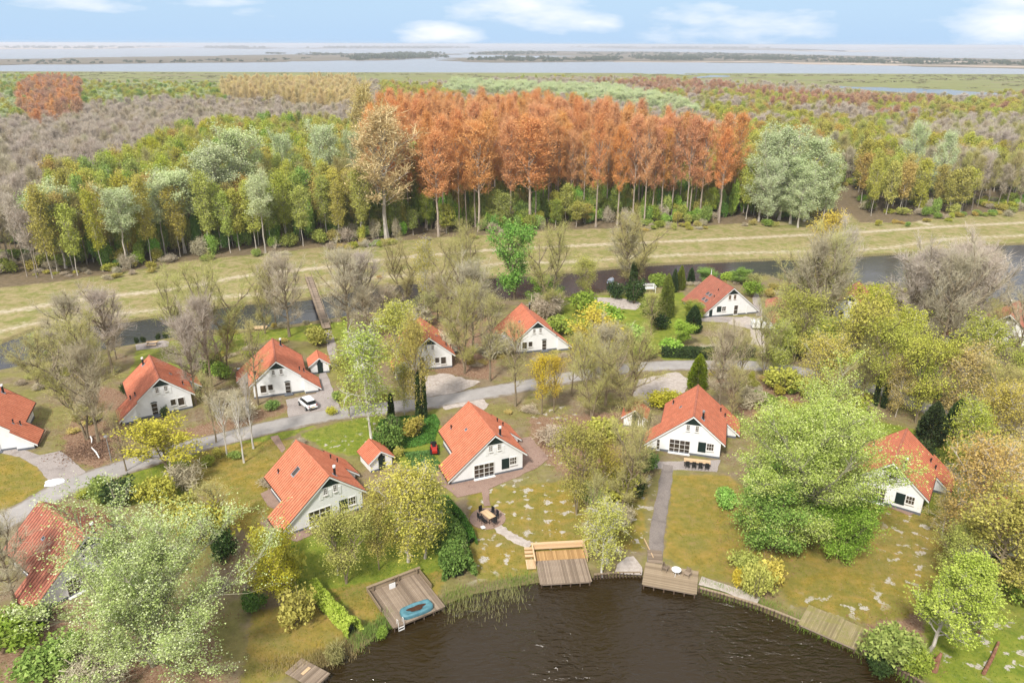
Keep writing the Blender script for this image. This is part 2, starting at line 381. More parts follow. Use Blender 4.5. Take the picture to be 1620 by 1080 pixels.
# ------------------------------------------------------------------ the ground and the water
ZW = -0.5
POND = PX([(470, 1120), (500, 1062), (540, 1036), (580, 1020), (604, 995), (650, 976), (700, 957), (745, 940), (800, 930), (845, 922), (935, 914), (975, 912), (1015, 912), (1105, 936), (1150, 948), (1195, 962), (1265, 992), (1360, 1034), (1420, 1066), (1470, 1095), (1560, 1170), (1700, 1400), (300, 1400)], ZW)
CANAL_UP = [(-260, 585), (-100, 566), (0, 545), (60, 522), (200, 510), (260, 501), (380, 483), (480, 476), (560, 462), (620, 452), (700, 446), (880, 434), (1040, 420), (1200, 413), (1300, 410), (1420, 403), (1470, 400), (1560, 390), (1640, 386), (1850, 376), (2100, 370)]
CANAL_LO = [(2200, 480), (1850, 478), (1640, 476), (1560, 478), (1480, 470), (1410, 453), (1330, 446), (1250, 446), (1210, 436), (1130, 447), (1060, 452), (960, 462), (860, 472), (740, 480), (640, 490), (560, 498), (470, 512), (400, 520), (330, 522), (290, 531), (180, 550), (60, 575), (0, 585), (-120, 610), (-260, 640)]
CANAL = PX(CANAL_UP + CANAL_LO, ZW)
MARSHPOOL = PX([(1290, 136), (1400, 139), (1500, 142), (1600, 150), (1640, 153), (1560, 153), (1470, 149), (1380, 143)], ZW)
MARSHPOOL2 = PX([(940, 113.5), (1050, 115), (1170, 121), (1080, 124), (1130, 119), (1020, 116.5)], ZW)
ROAD = PX([(-60, 862), (0, 828), (60, 795), (110, 768), (190, 741), (260, 718), (340, 697), (430, 675), (520, 656), (600, 646), (700, 633), (790, 617), (860, 604), (950, 588), (1010, 580), (1080, 577), (1150, 577), (1210, 579), (1270, 588), (1350, 606), (1420, 626), (1490, 655), (1560, 690), (1640, 728), (1720, 770)])
def smooth(P, n=6):
    P = np.asarray(P)[:, :2]; o = []
    Q = np.vstack([2*P[0]-P[1], P, 2*P[-1]-P[-2]])
    for i in range(1, len(Q)-2):
        a, b, c, d = Q[i-1:i+3]
        for t in np.arange(n)/n: o.append(.5*(2*b+(c-a)*t+(2*a-5*b+4*c-d)*t*t+(3*b-a-3*c+d)*t**3))
    o.append(P[-1]); return np.array(o)
ROADS = smooth(ROAD)
TRK1 = smooth(PX([(-200, 520), (0, 494), (100, 478), (190, 466), (250, 460), (330, 447), (400, 434), (540, 420), (590, 412), (750, 397), (900, 389), (1000, 384), (1100, 380), (1220, 374), (1360, 367), (1480, 359), (1620, 352), (1800, 344)]))
TRK2 = smooth(PX([(-200, 560), (0, 523), (60, 511), (200, 494), (260, 488), (350, 470), (430, 462), (560, 442), (700, 430), (800, 416), (900, 414), (1050, 404), (1200, 399), (1300, 397), (1400, 392), (1500, 378), (1620, 372), (1800, 362)]))

def axis(lo, hi, st, far0, far1, gr):
    a = list(np.arange(lo, hi+1e-6, st)); s = st; x = lo; L_ = []
    while x > far0: s *= gr; x -= s; L_.append(x)
    s = st; x = a[-1]; R_ = []
    while x < far1: s *= gr; x += s; R_.append(x)
    return np.array(L_[::-1]+a+R_)
gx = axis(-95, 105, .55, -1800, 1800, 1.045); gy = axis(38, 215, .55, -300, 1460, 1.03)
X, Y = np.meshgrid(gx, gy); X = X.ravel(); Y = Y.ravel()
shore = G(810, 112.5)[1]
lim = shore+60*(fbm(X, Y*0, 160, 5)-.5)*2-30*(X/900)**2
lake_d = lim-Y
wd = np.maximum.reduce([sdf(POND, X, Y), sdf(CANAL, X, Y)])
wd2 = np.maximum(sdf(MARSHPOOL, X, Y), sdf(MARSHPOOL2, X, Y))
rough = -.10*fbm(X, Y, 3.0, 3)
hz = np.where(wd > -1.3, np.clip(ZW-wd*.42, -2.2, 0), 0)+np.where(wd < 0, rough*np.clip(-wd/1.5, 0, 1), 0)
hz = np.where(wd2 > -8, np.clip(ZW-wd2*.1, -1.5, 0), hz)
hz = np.where(lake_d < 14, np.clip(ZW+lake_d*.05, -3, 0), hz)
rd = ldist(ROADS, X, Y)
GZ = hz
def gz(x, y):
    i = np.clip(np.searchsorted(gy, y)-1, 0, len(gy)-2); j = np.clip(np.searchsorted(gx, x)-1, 0, len(gx)-2); n = len(gx)
    fx = (x-gx[j])/(gx[j+1]-gx[j]); fy = (y-gy[i])/(gy[i+1]-gy[i]); A = GZ.reshape(len(gy), n)
    return (A[i, j]*(1-fx)+A[i, j+1]*fx)*(1-fy)+(A[i+1, j]*(1-fx)+A[i+1, j+1]*fx)*fy
n0 = len(gx); ii, jj = np.meshgrid(np.arange(len(gy)-1), np.arange(n0-1), indexing='ij'); q = (ii*n0+jj).ravel()
gb = MB(); gb.add(np.stack([X, Y, GZ], 1), np.stack([q, q+1, q+n0+1, q+n0], 1))

def soft(polys, w):
    m = np.full(X.shape, -1e9)
    for P in polys: m = np.maximum(m, sdf(PX(P), X, Y))
    return np.clip(.5+m/(2*w), 0, 1)
FOREST_LINE = [(-400, 480), (0, 455), (90, 445), (180, 432), (300, 412), (400, 402), (480, 394), (560, 386), (660, 378), (750, 372), (900, 363), (1000, 360), (1100, 357), (1200, 352), (1320, 346), (1345, 338), (1360, 352), (1440, 352), (1480, 344), (1620, 334), (1900, 322)]
FL = PX(FOREST_LINE)
flx = np.array([p[0] for p in FL]); 
fw = np.vstack([np.array([p[:2] for p in FL]), [[700, 930], [-700, 930]]])
a_forest = np.clip(.5+sdf(fw, X, Y)/6, 0, 1)
a_marsh = np.clip(.5+(Y-905-60*(fbm(X, Y, 150, 8)-.5))/60, 0, 1)
dike = PX(CANAL_UP[::1])+FL[::-1]
a_dike = np.clip(.5+(sdf(dike, X, Y)+1.5)/3, 0, 1)
a_sand = np.maximum(np.clip(1-ldist(TRK1, X, Y)/3.6, 0, 1),   .8*np.clip(1-ldist(TRK2, X, Y)/5.0, 0, 1))
a_sand = np.maximum(a_sand, np.clip(1-ldist(np.array(PX([(1338, 300), (1345, 318), (1335, 345), (1330, 352)])), X, Y)/4, 0, 1))
a_sand = np.maximum(a_sand, np.clip(1-ldist(np.array(PX([(1420, 335), (1440, 345), (1470, 355)])), X, Y)/4, 0, 1))
a_moss = soft([[(325, 705), (440, 695), (470, 692), (430, 760), (440, 800), (420, 860), (370, 830), (310, 780), (300, 730)],
               [(740, 778), (900, 758), (1022, 768), (1020, 872), (930, 865), (845, 905), (760, 922), (738, 870)],
               [(1062, 750), (1150, 750), (1215, 800), (1225, 935), (1110, 912), (1050, 880)],
               [(1200, 880), (1380, 790), (1480, 815), (1510, 900), (1440, 975), (1370, 985), (1250, 955)],
               [(400, 965), (500, 950), (550, 1005), (515, 1050), (420, 1080), (380, 1090)],
               [(520, 930), (700, 900), (700, 935), (580, 990)],
               [(0, 715), (50, 728), (76, 762), (64, 788), (0, 805), (-60, 800)]], 1.2)
a_green = soft([[(470, 685), (590, 655), (650, 680), (570, 722), (520, 712)], [(430, 860), (600, 800), (715, 780), (718, 900), (690, 925), (600, 960), (480, 960)],
                [(1480, 900), (1640, 870), (1680, 1100), (1450, 1100)], [(220, 545), (420, 522), (560, 505), (545, 545), (430, 535), (330, 570), (280, 590), (200, 600)],
                [(890, 470), (1080, 462), (1100, 500), (1040, 560), (880, 548)], [(1036, 560), (1195, 562), (1195, 574), (1060, 574)], [(590, 690), (690, 645), (705, 700), (690, 735), (640, 742)],
                [(360, 735), (500, 672), (460, 668), (330, 712)], [(140, 745), (300, 715), (330, 700), (300, 790), (150, 800)], [(1180, 620), (1500, 690), (1600, 900), (1430, 800), (1290, 720)]], 1.5)
a_litter = soft([[(100, 690), (150, 610), (220, 620), (190, 700), (160, 740), (110, 735)], [(835, 660), (1000, 650), (1030, 760), (905, 760), (850, 720)], [(560, 440), (780, 440), (780, 600), (690, 590), (600, 560)],
                 [(250, 690), (430, 640), (470, 640), (350, 690)], [(1130, 600), (1350, 620), (1400, 690), (1180, 660)], [(0, 980), (60, 940), (330, 960), (350, 1080), (0, 1080)], [(1150, 800), (1240, 830), (1260, 900), (1200, 950), (1150, 880)],
                 [(1360, 975), (1450, 950), (1480, 1060), (1400, 1050)]], 2.0)
a_patch = soft([[(730, 770), (900, 740), (920, 640), (830, 640), (870, 760), (1050, 800), (1025, 880), (930, 865), (740, 925)], [(530, 665), (700, 630), (640, 690)], [(1400, 780), (1480, 820), (1500, 900), (1370, 985), (1250, 960), (1230, 940), (1380, 930)], [(1500, 960), (1640, 980), (1640, 1080), (1470, 1070)], [(1010, 740), (1050, 740), (1030, 860), (1000, 850)], [(470, 700), (650, 670), (620, 700), (500, 720)]], 2.5)
a_bank = np.clip(1-np.abs(wd+.35)/1.3, 0, 1)

gt = NT('ground'); P_ = gt.pos()
def at(nm): return gt.n('ShaderNodeAttribute', attribute_name=nm).outputs['Fac']
n1 = gt.noise(.16, 6, .65, P_); n2 = gt.noise(.9, 6, .7, P_); n3 = gt.noise(5.0, 4, .65, P_); n4 = gt.noise(.30, 6, .72, P_, distortion=.6)
n5 = gt.noise(.07, 5, .7, P_)
jit = gt.math('ADD', gt.math('MULTIPLY', gt.math('SUBTRACT', n2, .5), .9), gt.math('MULTIPLY', gt.math('SUBTRACT', n4, .5), .6))
def msk(nm, a=.38, b=.62): return gt.step(gt.math('ADD', at(nm), jit), a, b)
base = gt.mix(gt.step(n1, .38, .6), gt.ramp(n2, [(.3, (.17, .125, .075)), (.7, (.27, .215, .14))]), gt.ramp(n2, [(.3, (.155, .15, .045)), (.7, (.27, .24, .085))]))
c = gt.mix(msk('litter'), base, gt.ramp(n3, [(.3, (.15, .085, .05)), (.52, (.26, .165, .105)), (.72, (.40, .29, .21))]))
c = gt.mix(msk('green'), c, gt.ramp(n2, [(.25, (.09, .14, .018)), (.5, (.18, .22, .03)), (.75, (.30, .29, .055))]))
c = gt.mix(msk('moss'), c, gt.mix(gt.step(n4, .35, .62), gt.ramp(n2, [(.25, (.15, .13, .025)), (.5, (.28, .205, .04)), (.75, (.38, .255, .08))]), gt.ramp(n2, [(.25, (.13, .13, .025)), (.5, (.21, .19, .045)), (.75, (.30, .20, .085))])))
blot = gt.n('ShaderNodeTexNoise', {'Scale': .85, 'Detail': 3, 'Roughness': .5}); gt.L(P_, blot.inputs['Vector'])
pf = gt.math('MULTIPLY', gt.step(gt.math('ADD', blot.outputs['Fac'], gt.math('MULTIPLY', gt.math('SUBTRACT', n3, .5), .16)), .585, .645), gt.step(at('patch'), .4, .8))
c = gt.mix(pf, c, gt.ramp(n3, [(.3, (.33, .29, .23)), (.7, (.56, .52, .46))]))
c = gt.mix(msk('dike'), c, gt.mix(gt.step(n4, .4, .62), gt.ramp(n2, [(.25, (.21, .185, .085)), (.5, (.32, .265, .13)), (.75, (.40, .32, .19))]), gt.ramp(n2, [(.3, (.15, .165, .04)), (.7, (.26, .255, .085))])))
c = gt.mix(gt.math('MULTIPLY', gt.step(gt.math('ADD', at('sand'), gt.math('MULTIPLY', jit, 1.5)), .4, 1.0), .8), c, gt.ramp(n2, [(.3, (.42, .34, .23)), (.7, (.60, .52, .41))]))
c = gt.mix(msk('forest'), c, gt.ramp(n2, [(.25, (.08, .075, .035)), (.5, (.17, .13, .08)), (.75, (.24, .18, .12))]))
mp = gt.n('ShaderNodeMapping', {'Scale': (.0045, .022, 1)}); gt.L(P_, mp.inputs[0])
nm1 = gt.noise(1.0, 8, .68, mp.outputs[0]); nm2 = gt.noise(4.0, 5, .7, mp.outputs[0])
c = gt.mix(gt.step(at('marsh'), .4, .6), c, gt.mix(gt.step(nm1, .50, .66), gt.ramp(nm2, [(.3, (.15, .175, .06)), (.7, (.26, .27, .10))]), gt.ramp(nm2, [(.3, (.16, .135, .085)), (.7, (.24, .20, .13))])))
c = gt.mix(gt.math('MULTIPLY', gt.step(gt.math('ADD', at('bank'), jit), .3, .8), .8), c, gt.ramp(n3, [(.3, (.07, .055, .03)), (.7, (.20, .17, .08))]))
c = gt.mix(gt.math('MULTIPLY', gt.step(n3, .5, .72), .35), c, gt.mix(.5, c, (.10, .075, .035)))
c = gt.mix(gt.math('MULTIPLY', gt.step(n5, .45, .65), .4), c, gt.mix(.55, c, (.24, .17, .085)))
gt.pr(c, .95, gt.bump(gt.math('ADD', n2, gt.math('MULTIPLY', n3, .5)), .7, .12), .05)
me = gb.mesh('ground', gt.m, True)
for nm, a in dict(litter=a_litter, green=a_green, moss=a_moss, patch=a_patch, dike=a_dike, sand=a_sand, forest=a_forest, marsh=a_marsh, bank=a_bank).items():
    me.attributes.new(nm, 'FLOAT', 'POINT').data.foreach_set('value', a.astype(np.float32))
link('ground', me, kind='structure')

def sheet(name, pts, z, mat, jitter=.0, kind='structure', step_=.6):
    """an irregular flat sheet from an outline"""
    P = np.asarray(pts)[:, :2]; o = []
    for a, b in zip(P, np.roll(P, -1, 0)):
        k = max(1, int(np.linalg.norm(b-a)/step_))
        for t in np.arange(k)/k:
            p = a+(b-a)*t
            if jitter: p = p+jitter*(np.array([vnoise(p[0]*1.0, p[1], .9, 4), vnoise(p[0], p[1], .9, 9)])-.5)*2
            o.append(p)
    b = MB(); n = len(o)
    b.v.append(np.array([[p[0], p[1], z] for p in o]+[[p[0], p[1], z-.12] for p in o])); b.n = 2*n
    b.f.append((np.array([list(range(n))]), 0)); b.f.append((np.array([[n+i, n+(i+1) % n, (i+1) % n, i] for i in range(n)]), 0))
    me = b.mesh(name, mat)
    # make the top face point up
    if me.polygons[0].normal.z < 0: me.flip_normals()
    return link(name, me, kind=kind)
def ribbon(name, C, w, z, mat, jitter=.15, seed=1, kind='structure'):
    C = np.asarray(C)[:, :2]; T = np.gradient(C, axis=0); T /= np.linalg.norm(T, axis=1)[:, None]; N = np.stack([-T[:, 1], T[:, 0]], 1)
    n = len(C); V = []; us = (-1, -.8, -.3, .3, .8, 1); E_ = []
    for i in range(n):
        jl = (vnoise(i*1.0, 0.0, 1.3, seed)-.5)*2*jitter; jr = (vnoise(i*1.0, 5.0, 1.3, seed+1)-.5)*2*jitter
        for u in us:
            ww = w/2*u+(jl if u < -.9 else jr if u > .9 else 0)
            p = C[i]+N[i]*ww; V.append((p[0], p[1], z-(.06 if abs(u) == 1 else 0))); E_.append(abs(u) if abs(u) != .3 else 0)
    k = len(us); F = [[i*k+j+1, i*k+j, (i+1)*k+j, (i+1)*k+j+1] for i in range(n-1) for j in range(k-1)]
    b = MB(); b.add(V, F); me = b.mesh(name, mat)
    me.attributes.new('edge', 'FLOAT', 'POINT').data.foreach_set('value', np.array(E_, np.float32))
    if me.polygons[0].normal.z < 0: me.flip_normals()
    return link(name, me, kind=kind)
def dens(P, s=.8):
    P = np.asarray(P)[:, :2]; o = []
    for a, b in zip(P[:-1], P[1:]):
        k = max(1, int(np.linalg.norm(b-a)/s)); o += [a+(b-a)*t for t in np.arange(k)/k]
    return np.array(o+[P[-1]])
ribbon('road', dens(ROADS), 4.3, .030, MT['asphalt'], .22)
sheet('driveway', PX([(62, 720), (96, 713), (137, 746), (108, 764), (78, 760), (58, 738), (30, 722), (0, 716), (0, 708), (40, 712)]), .020, MT['grey_paving'], .1)
sheet('driveway', PX([(452, 632), (500, 622), (506, 590), (516, 588), (528, 620), (540, 650), (458, 664)]), .016, MT['grey_paving'], .1)
sheet('driveway', PX([(745, 640), (705, 648), (690, 634), (752, 620), (775, 640), (765, 648)]), .012, MT['pale_gravel'], .25)
sheet('driveway', PX([(1190, 560), (1212, 558), (1206, 520), (1196, 505), (1180, 500), (1160, 505), (1150, 512), (1188, 520)]), .012, MT['pale_gravel'], .2)
sheet('driveway', PX([(640, 600), (700, 590), (760, 604), (720, 622), (640, 632)]), .012, MT['pale_gravel'], .4)
sheet('driveway', PX([(1010, 600), (1070, 588), (1090, 600), (1085, 620), (1030, 640), (1000, 625)]), .012, MT['pale_gravel'], .3)
sheet('terrace', PX([(692, 762), (690, 745), (720, 712), (840, 690), (868, 725), (850, 740), (784, 768), (768, 776), (724, 786), (712, 776)]), .010, MT['brick_paving'], .12)
th = np.linspace(0, 2*math.pi, 40)[:-1]; pc = G(771, 819)
sheet('patio', [(pc[0]+2.05*math.cos(a), pc[1]+2.05*math.sin(a)) for a in th], .016, MT['brick_paving'], .06)
ribbon('path', dens(PX([(768, 774), (769, 790), (771, 800)])), .9, .012, MT['brick_paving'], .08)
ribbon('path', dens(smooth(PX([(783, 828), (796, 840), (810, 848), (825, 856), (840, 862)]))), 1.2, .013, MT['pale_gravel'], .15)
ribbon('path', dens(PX([(1057, 735), (1048, 790), (1040, 840), (1035, 890)])), 1.55, .016, MT['path_paving'], .10)
sheet('terrace', PX([(1022, 722), (1045, 730), (1140, 727), (1134, 746), (1060, 742), (1030, 740)]), .012, MT['grey_paving'], .1)
sheet('terrace', PX([(412, 780), (432, 770), (448, 790), (436, 806), (424, 800)]), .010, MT['brick_paving'], .06)
sheet('terrace', PX([(410, 826), (425, 818), (440, 840), (500, 826), (560, 806), (566, 812), (470, 856), (430, 848)]), .008, MT['brick_paving'], .08)
sheet('path', PX([(427, 690), (440, 688), (452, 710), (446, 716)]), .010, MT['brick_paving'], .05)
sheet('terrace', PX([(972, 905), (976, 892), (992, 881), (1003, 880), (1016, 896), (1015, 908)]), .018, MT['pale_gravel'], .1)
ribbon('path', dens(PX([(1108, 917), (1150, 930), (1200, 950)])), 1.3, .012, MT['pale_gravel'], .12)
sheet('terrace', PX([(1300, 760), (1380, 772), (1460, 806), (1440, 815), (1380, 792), (1300, 775)]), .010, MT['brick_paving'], .12)
sheet('terrace', PX([(905, 478), (940, 470), (985, 472), (1020, 480), (1005, 490), (960, 486), (925, 484)]), .012, MT['pale_gravel'], .15)
ribbon('path', dens(PX([(1178, 448), (1195, 466), (1203, 500)])), 1.6, .010, MT['grey_paving'], .1)
sheet('terrace', PX([(1108, 500), (1205, 502), (1206, 512), (1108, 508)]), .010, MT['grey_paving'], .08)

wb = MB(); wb.add([[-90000, -400, ZW], [90000, -400, ZW], [90000, 1420, ZW], [-90000, 1420, ZW]], [[0, 1, 2, 3]])
wb.v[0][2:, 1] = 82.0; wb.build('pond_water', MT['pond_water'], kind='structure')
wb = MB(); wb.add([[-90000, 82, ZW], [90000, 82, ZW], [90000, 1420, ZW], [-90000, 1420, ZW]], [[0, 1, 2, 3]]); wb.build('canal_water', MT['canal_water'], kind='structure')
wb = MB(); wb.add([[-90000, 1420, ZW], [90000, 1420, ZW], [90000, 90000, ZW], [-90000, 90000, ZW]], [[0, 1, 2, 3]])
wb.build('lake_water', MT['lake_water'], kind='structure')
# islands in the lake
def island(px, mat, seed, zt=.3):
    P = np.array([G(a, max(b, 70+(a-810)*.0028+1.0)) for a, b in px])[:, :2]; o = []
    for a, b in zip(P, np.roll(P, -1, 0)):
        k = max(2, int(np.linalg.norm(b-a)/40)); o += [a+(b-a)*t for t in np.arange(k)/k]
    o = np.array(o); n = len(o); j = (np.stack([vnoise(o[:, 0], o[:, 1], 90, seed), vnoise(o[:, 0], o[:, 1], 60, seed+5)], 1)-.5)
    sc = np.clip(o[:, 1]/2500, .6, 4)[:, None]; o2 = o+j*np.array([160, 90])*sc
    b = MB(); b.v.append(np.array([[p[0], p[1], zt] for p in o2]+[[p[0], p[1], -1.5] for p in o2])); b.n = 2*n
    b.f.append((np.array([list(range(n))]), 0)); b.f.append((np.array([[n+i, n+(i+1) % n, (i+1) % n, i] for i in range(n)]), 0))
    me = b.mesh('island', mat)
    if me.polygons[0].normal.z < 0: me.flip_normals()
    return link('island', me, kind='structure')
it = NT('island_ground'); ip = it.n('ShaderNodeMapping', {'Scale': (.002, .012, 1)}); it.L(it.pos(), ip.inputs[0])
it.pr(it.ramp(it.noise(1.6, 7, .7, ip.outputs[0]), [(.3, (.10, .085, .06)), (.5, (.15, .125, .09)), (.7, (.20, .17, .12))]), .95, None, .05)
isd = NT('sandbar'); ip = isd.n('ShaderNodeMapping', {'Scale': (.002, .012, 1)}); isd.L(isd.pos(), ip.inputs[0])
isd.pr(isd.ramp(isd.noise(1.6, 7, .7, ip.outputs[0]), [(.35, (.34, .27, .21)), (.65, (.50, .41, .33))]), .95, None, .05)
ISL = [([(-200, 97), (0, 94), (180, 91), (400, 88), (540, 85), (640, 84), (700, 84.5), (712, 90), (640, 94), (545, 96), (350, 99), (200, 101), (0, 103), (-200, 104)], 0),
       ([(738, 85), (800, 81), (1000, 82), (1200, 85), (1400, 90), (1640, 94), (1800, 97), (1800, 112), (1620, 108.5), (1400, 104), (1180, 99.5), (1000, 97.5), (880, 98.5), (800, 99), (720, 95.5), (700, 92.5), (800, 91.5), (870, 92), (900, 88), (800, 88)], 2),
       ([(320, 76.2), (360, 74.6), (410, 74.5), (430, 76.5), (380, 77.6)], 0), ([(465, 77), (560, 74.5), (700, 74), (750, 76), (640, 77.2)], 0),
       ([(900, 75), (960, 73.6), (1100, 73.6), (1230, 77), (1300, 79.5), (1250, 80), (1100, 78), (1000, 77)], 0), ([(1240, 80.5), (1330, 80), (1412, 81.3), (1330, 82.3)], 1),
       ([(-400, 79), (0, 78), (150, 77.6), (300, 74), (260, 72.6), (0, 72.8), (-400, 73)], 1), ([(-900, 71.4), (400, 71.6), (700, 71.9), (1620, 73.3), (2400, 75), (2400, 72.3), (1620, 71.8), (700, 70.55), (-900, 70.2)], 0),
       ([(1400, 76.5), (1620, 77.5), (1900, 79), (1900, 75.6), (1620, 75), (1450, 75)], 0)]
for k, (P, mt) in enumerate(ISL): island(P, [it.m, isd.m, it.m][mt], k*3)
island([(960, 98), (1180, 99), (1400, 103.5), (1640, 108), (1900, 113), (1900, 110.5), (1640, 106.3), (1400, 101.5), (1180, 97.5)], isd.m, 50, .55)
island([(1330, 96.5), (1480, 97.5), (1560, 99.8), (1430, 99.6)], isd.m, 53, .6)

# ------------------------------------------------------------------ trees
def unit(v): return v/(np.linalg.norm(v, axis=-1, keepdims=True)+1e-9)
def scatter_tris(r, C, s, aniso=1.0, dirs=None, up=0.0):
    """small triangles of size s at the centres C; aniso stretches them along dirs"""
    n = len(C)
    if dirs is None: a = unit(r.normal(size=(n, 3))+np.array([0, 0, up]))
    else: a = unit(dirs)
    b = unit(np.cross(a, r.normal(size=(n, 3))))
    s = s*r.uniform(.6, 1.35, (n, 1))
    A = C-a*s*aniso*.5-b*s*.5; B = C-a*s*aniso*.5+b*s*.5; D = C+a*s*aniso*.5
    V = np.stack([A, B, D], 1).reshape(-1, 3); F = np.arange(3*n).reshape(-1, 3)
    return V, F
PROFILE = {'round': lambda s: (np.sin(math.pi*np.clip(s*.92+.12, 0, 1)))**.6, 'dome': lambda s: (1-s)**.45*(.75+.25*min(1, s*4)),
           'cone': lambda s: (1-s)**.8+.08, 'oval': lambda s: math.sin(math.pi*(s*.85+.1))**.75, 'fan': lambda s: .55+.45*s-.5*max(0, s-.8)*5*.5, 'poplar': lambda s: .35+.65*math.sin(math.pi*(s*.8+.15))}
def tree_proto(name, seed, h, R, bole, prof, leaf, barkm, nl=26, a0=10, a1=65, upc=.35, nsub=6, ntwig=6, tr=.16, wig=.25, leaves=3, ls=.2, spread=.35, an=1.0, twl=.9, tww=.03, limb_k=5, droop=0.0, multi=1, twleaf=False, one=False, sides=6, inner=0):
    r = np.random.default_rng(seed); tb = MB(); tips = []; tdir = []
    for q in range(multi):
        n = 9; t = np.linspace(0, 1, n); off = np.cumsum(r.normal(size=(n, 2))*wig*h/40, 0); off -= off[0]
        ang = q*2.4+r.uniform(0, 1); leanv = (0 if multi == 1 else .16*h)*np.array([math.cos(ang), math.sin(ang)])
        hh = h*.96*(1 if q == 0 else r.uniform(.75, .97))
        T = np.stack([off[:, 0]+leanv[0]*t**1.2, off[:, 1]+leanv[1]*t**1.2, t*hh-.25*(t == 0)], 1)
        rad = tr*(1 if multi == 1 else .7)*(1-t*.93)**.85; rad[0] *= 1.35
        tb.tube(T, rad, sides, 0)
        for i in range(max(3, nl//multi)):
            s = (i+r.uniform(0, 1))/max(3, nl//multi); f = bole+(1-bole)*s*.98
            p0 = np.array([np.interp(f, t, T[:, k]) for k in range(3)])
            ln = R*PROFILE[prof](s)*r.uniform(.72, 1.15)
            azm = i*2.4+r.normal()*.5; e = math.radians(a0+(a1-a0)*s+r.normal()*8)
            d = np.array([math.cos(azm)*math.cos(e), math.sin(azm)*math.cos(e), math.sin(e)])
            ln = ln/max(.35, math.cos(e)) if math.cos(e) > .5 else ln*1.5
            P = [p0]; m_ = limb_k; st = ln/m_
            for k in range(m_):
                d = unit(d+np.array([0, 0, upc*.35-droop*.3*(k/m_)])+r.normal(size=3)*.13*(1+wig)); P.append(P[-1]+d*st)
            P = np.array(P); r0 = max(.02, min(tr*.5, .022*ln+.01)); tb.tube(P, np.linspace(r0, .012, m_+1), 4 if sides > 4 else 3, 0)
            for j in range(nsub):
                g = r.uniform(.22, 1.0); x = g*m_; k = min(m_-1, int(x)); p = P[k]+(P[k+1]-P[k])*(x-k)
                dd = unit(P[k+1]-P[k]); sd_ = unit(dd*.8+unit(r.normal(size=3))*.85+np.array([0, 0, .25+upc*.5-droop]))
                sl_ = ln*.42*(1.15-g*.6)*r.uniform(.7, 1.2)
                Q = np.array([p, p+sd_*sl_*.5, p+unit(sd_+np.array([0, 0, upc*.5-droop*.8]))*sl_*1.0])
                tb.tube(Q, [max(.012, r0*.45), .012, .006], 3, 0)
                for w in range(ntwig):
                    u = r.uniform(.15, 1.05); tips.append(Q[0]+(Q[2]-Q[0])*u); tdir.append(unit(unit(Q[2]-Q[0])*.9+r.normal(size=3)*.55+np.array([0, 0, upc*.8-droop*1.6])))
    tips = np.array(tips); tdir = np.array(tdir); cb = MB(); nt_ = len(tips)
    L_ = twl*r.uniform(.6, 1.4, (nt_, 1)); b_ = unit(np.cross(tdir, r.normal(size=(nt_, 3))))*tww*.5
    V = np.stack([tips-b_, tips+b_, tips+tdir*L_], 1).reshape(-1, 3)
    (cb if twleaf else tb).add(V, np.arange(3*nt_).reshape(-1, 3), 0)
    if twleaf:   # the twigs themselves carry the colour: two more forks each
        for k in range(twleaf):
            d2 = unit(tdir+r.normal(size=(nt_, 3))*.5); p2 = tips+tdir*L_*r.uniform(.1, .7, (nt_, 1)); b2 = unit(np.cross(d2, r.normal(size=(nt_, 3))))*tww*.5
            V = np.stack([p2-b2, p2+b2, p2+d2*L_*.8], 1).reshape(-1, 3); cb.add(V, np.arange(3*nt_).reshape(-1, 3), 0)
    if leaves:
        k = int(leaves); C = np.repeat(tips, k, 0)+np.repeat(tdir*L_, k, 0)*r.uniform(0, 1.1, (nt_*k, 1))+r.normal(size=(nt_*k, 3))*spread
        if droop: C[:, 2] -= np.abs(r.normal(size=len(C)))*droop*.8
        C = C[C[:, 2] > .15]
        V, F = scatter_tris(r, C, ls, an, None if an <= 1.01 else np.repeat(tdir, k, 0)[:len(C)]+r.normal(size=(len(C), 3))*.5)
        cb.add(V, F, 0)
    AV = np.concatenate(tb.v+cb.v); h = float(np.percentile(AV[:, 2], 99.6)); R = float(np.percentile(np.hypot(AV[:, 0], AV[:, 1]), 96))
    if one:
        for f, _ in cb.f: tb.f.append((f+tb.n, 1))
        tb.v += cb.v; tb.n += cb.n
        me = tb.mesh(name, [barkm, leaf]); return dict(h=h, w=2*R, one=me)
    return dict(h=h, w=2*R, trunk=tb.mesh('trunk', barkm), crown=cb.mesh('crown', leaf) if cb.n else None)
def shrub_proto(seed, leaf, barkm, h=2.0, w=3.0, n=2600, ls=.17, lobes=9, flat=.0, an=1.0, hollow=.35):
    r = np.random.default_rng(seed); cb = MB(); C = []
    for k in range(lobes):
        a = r.uniform(0, 6.28); q = r.uniform(0, .3)*w; c = np.array([math.cos(a)*q, math.sin(a)*q, r.uniform(.35, .62)*h]); rr = np.array([r.uniform(.18, .30)*w]*2+[r.uniform(.28, .40)*h])
        d = unit(r.normal(size=(n//lobes, 3))); C.append(c+d*rr*r.uniform(hollow, 1.08, (n//lobes, 1)))
    C = np.vstack(C); C[:, 2] = np.abs(C[:, 2]); V, F = scatter_tris(r, C, ls, an); cb.add(V, F, 1)
    for k in range(14):
        a = r.uniform(0, 6.28); e = np.array([math.cos(a)*.38*w*r.uniform(.3, 1), math.sin(a)*.38*w*r.uniform(.3, 1), h*r.uniform(.6, 1.0)])
        cb.tube([(0, 0, -.1), e*.5+r.normal(size=3)*.08, e], [.035, .02, .006], 3, 0)
    return dict(h=h, w=w, one=cb.mesh('shrub', [barkm, leaf]))
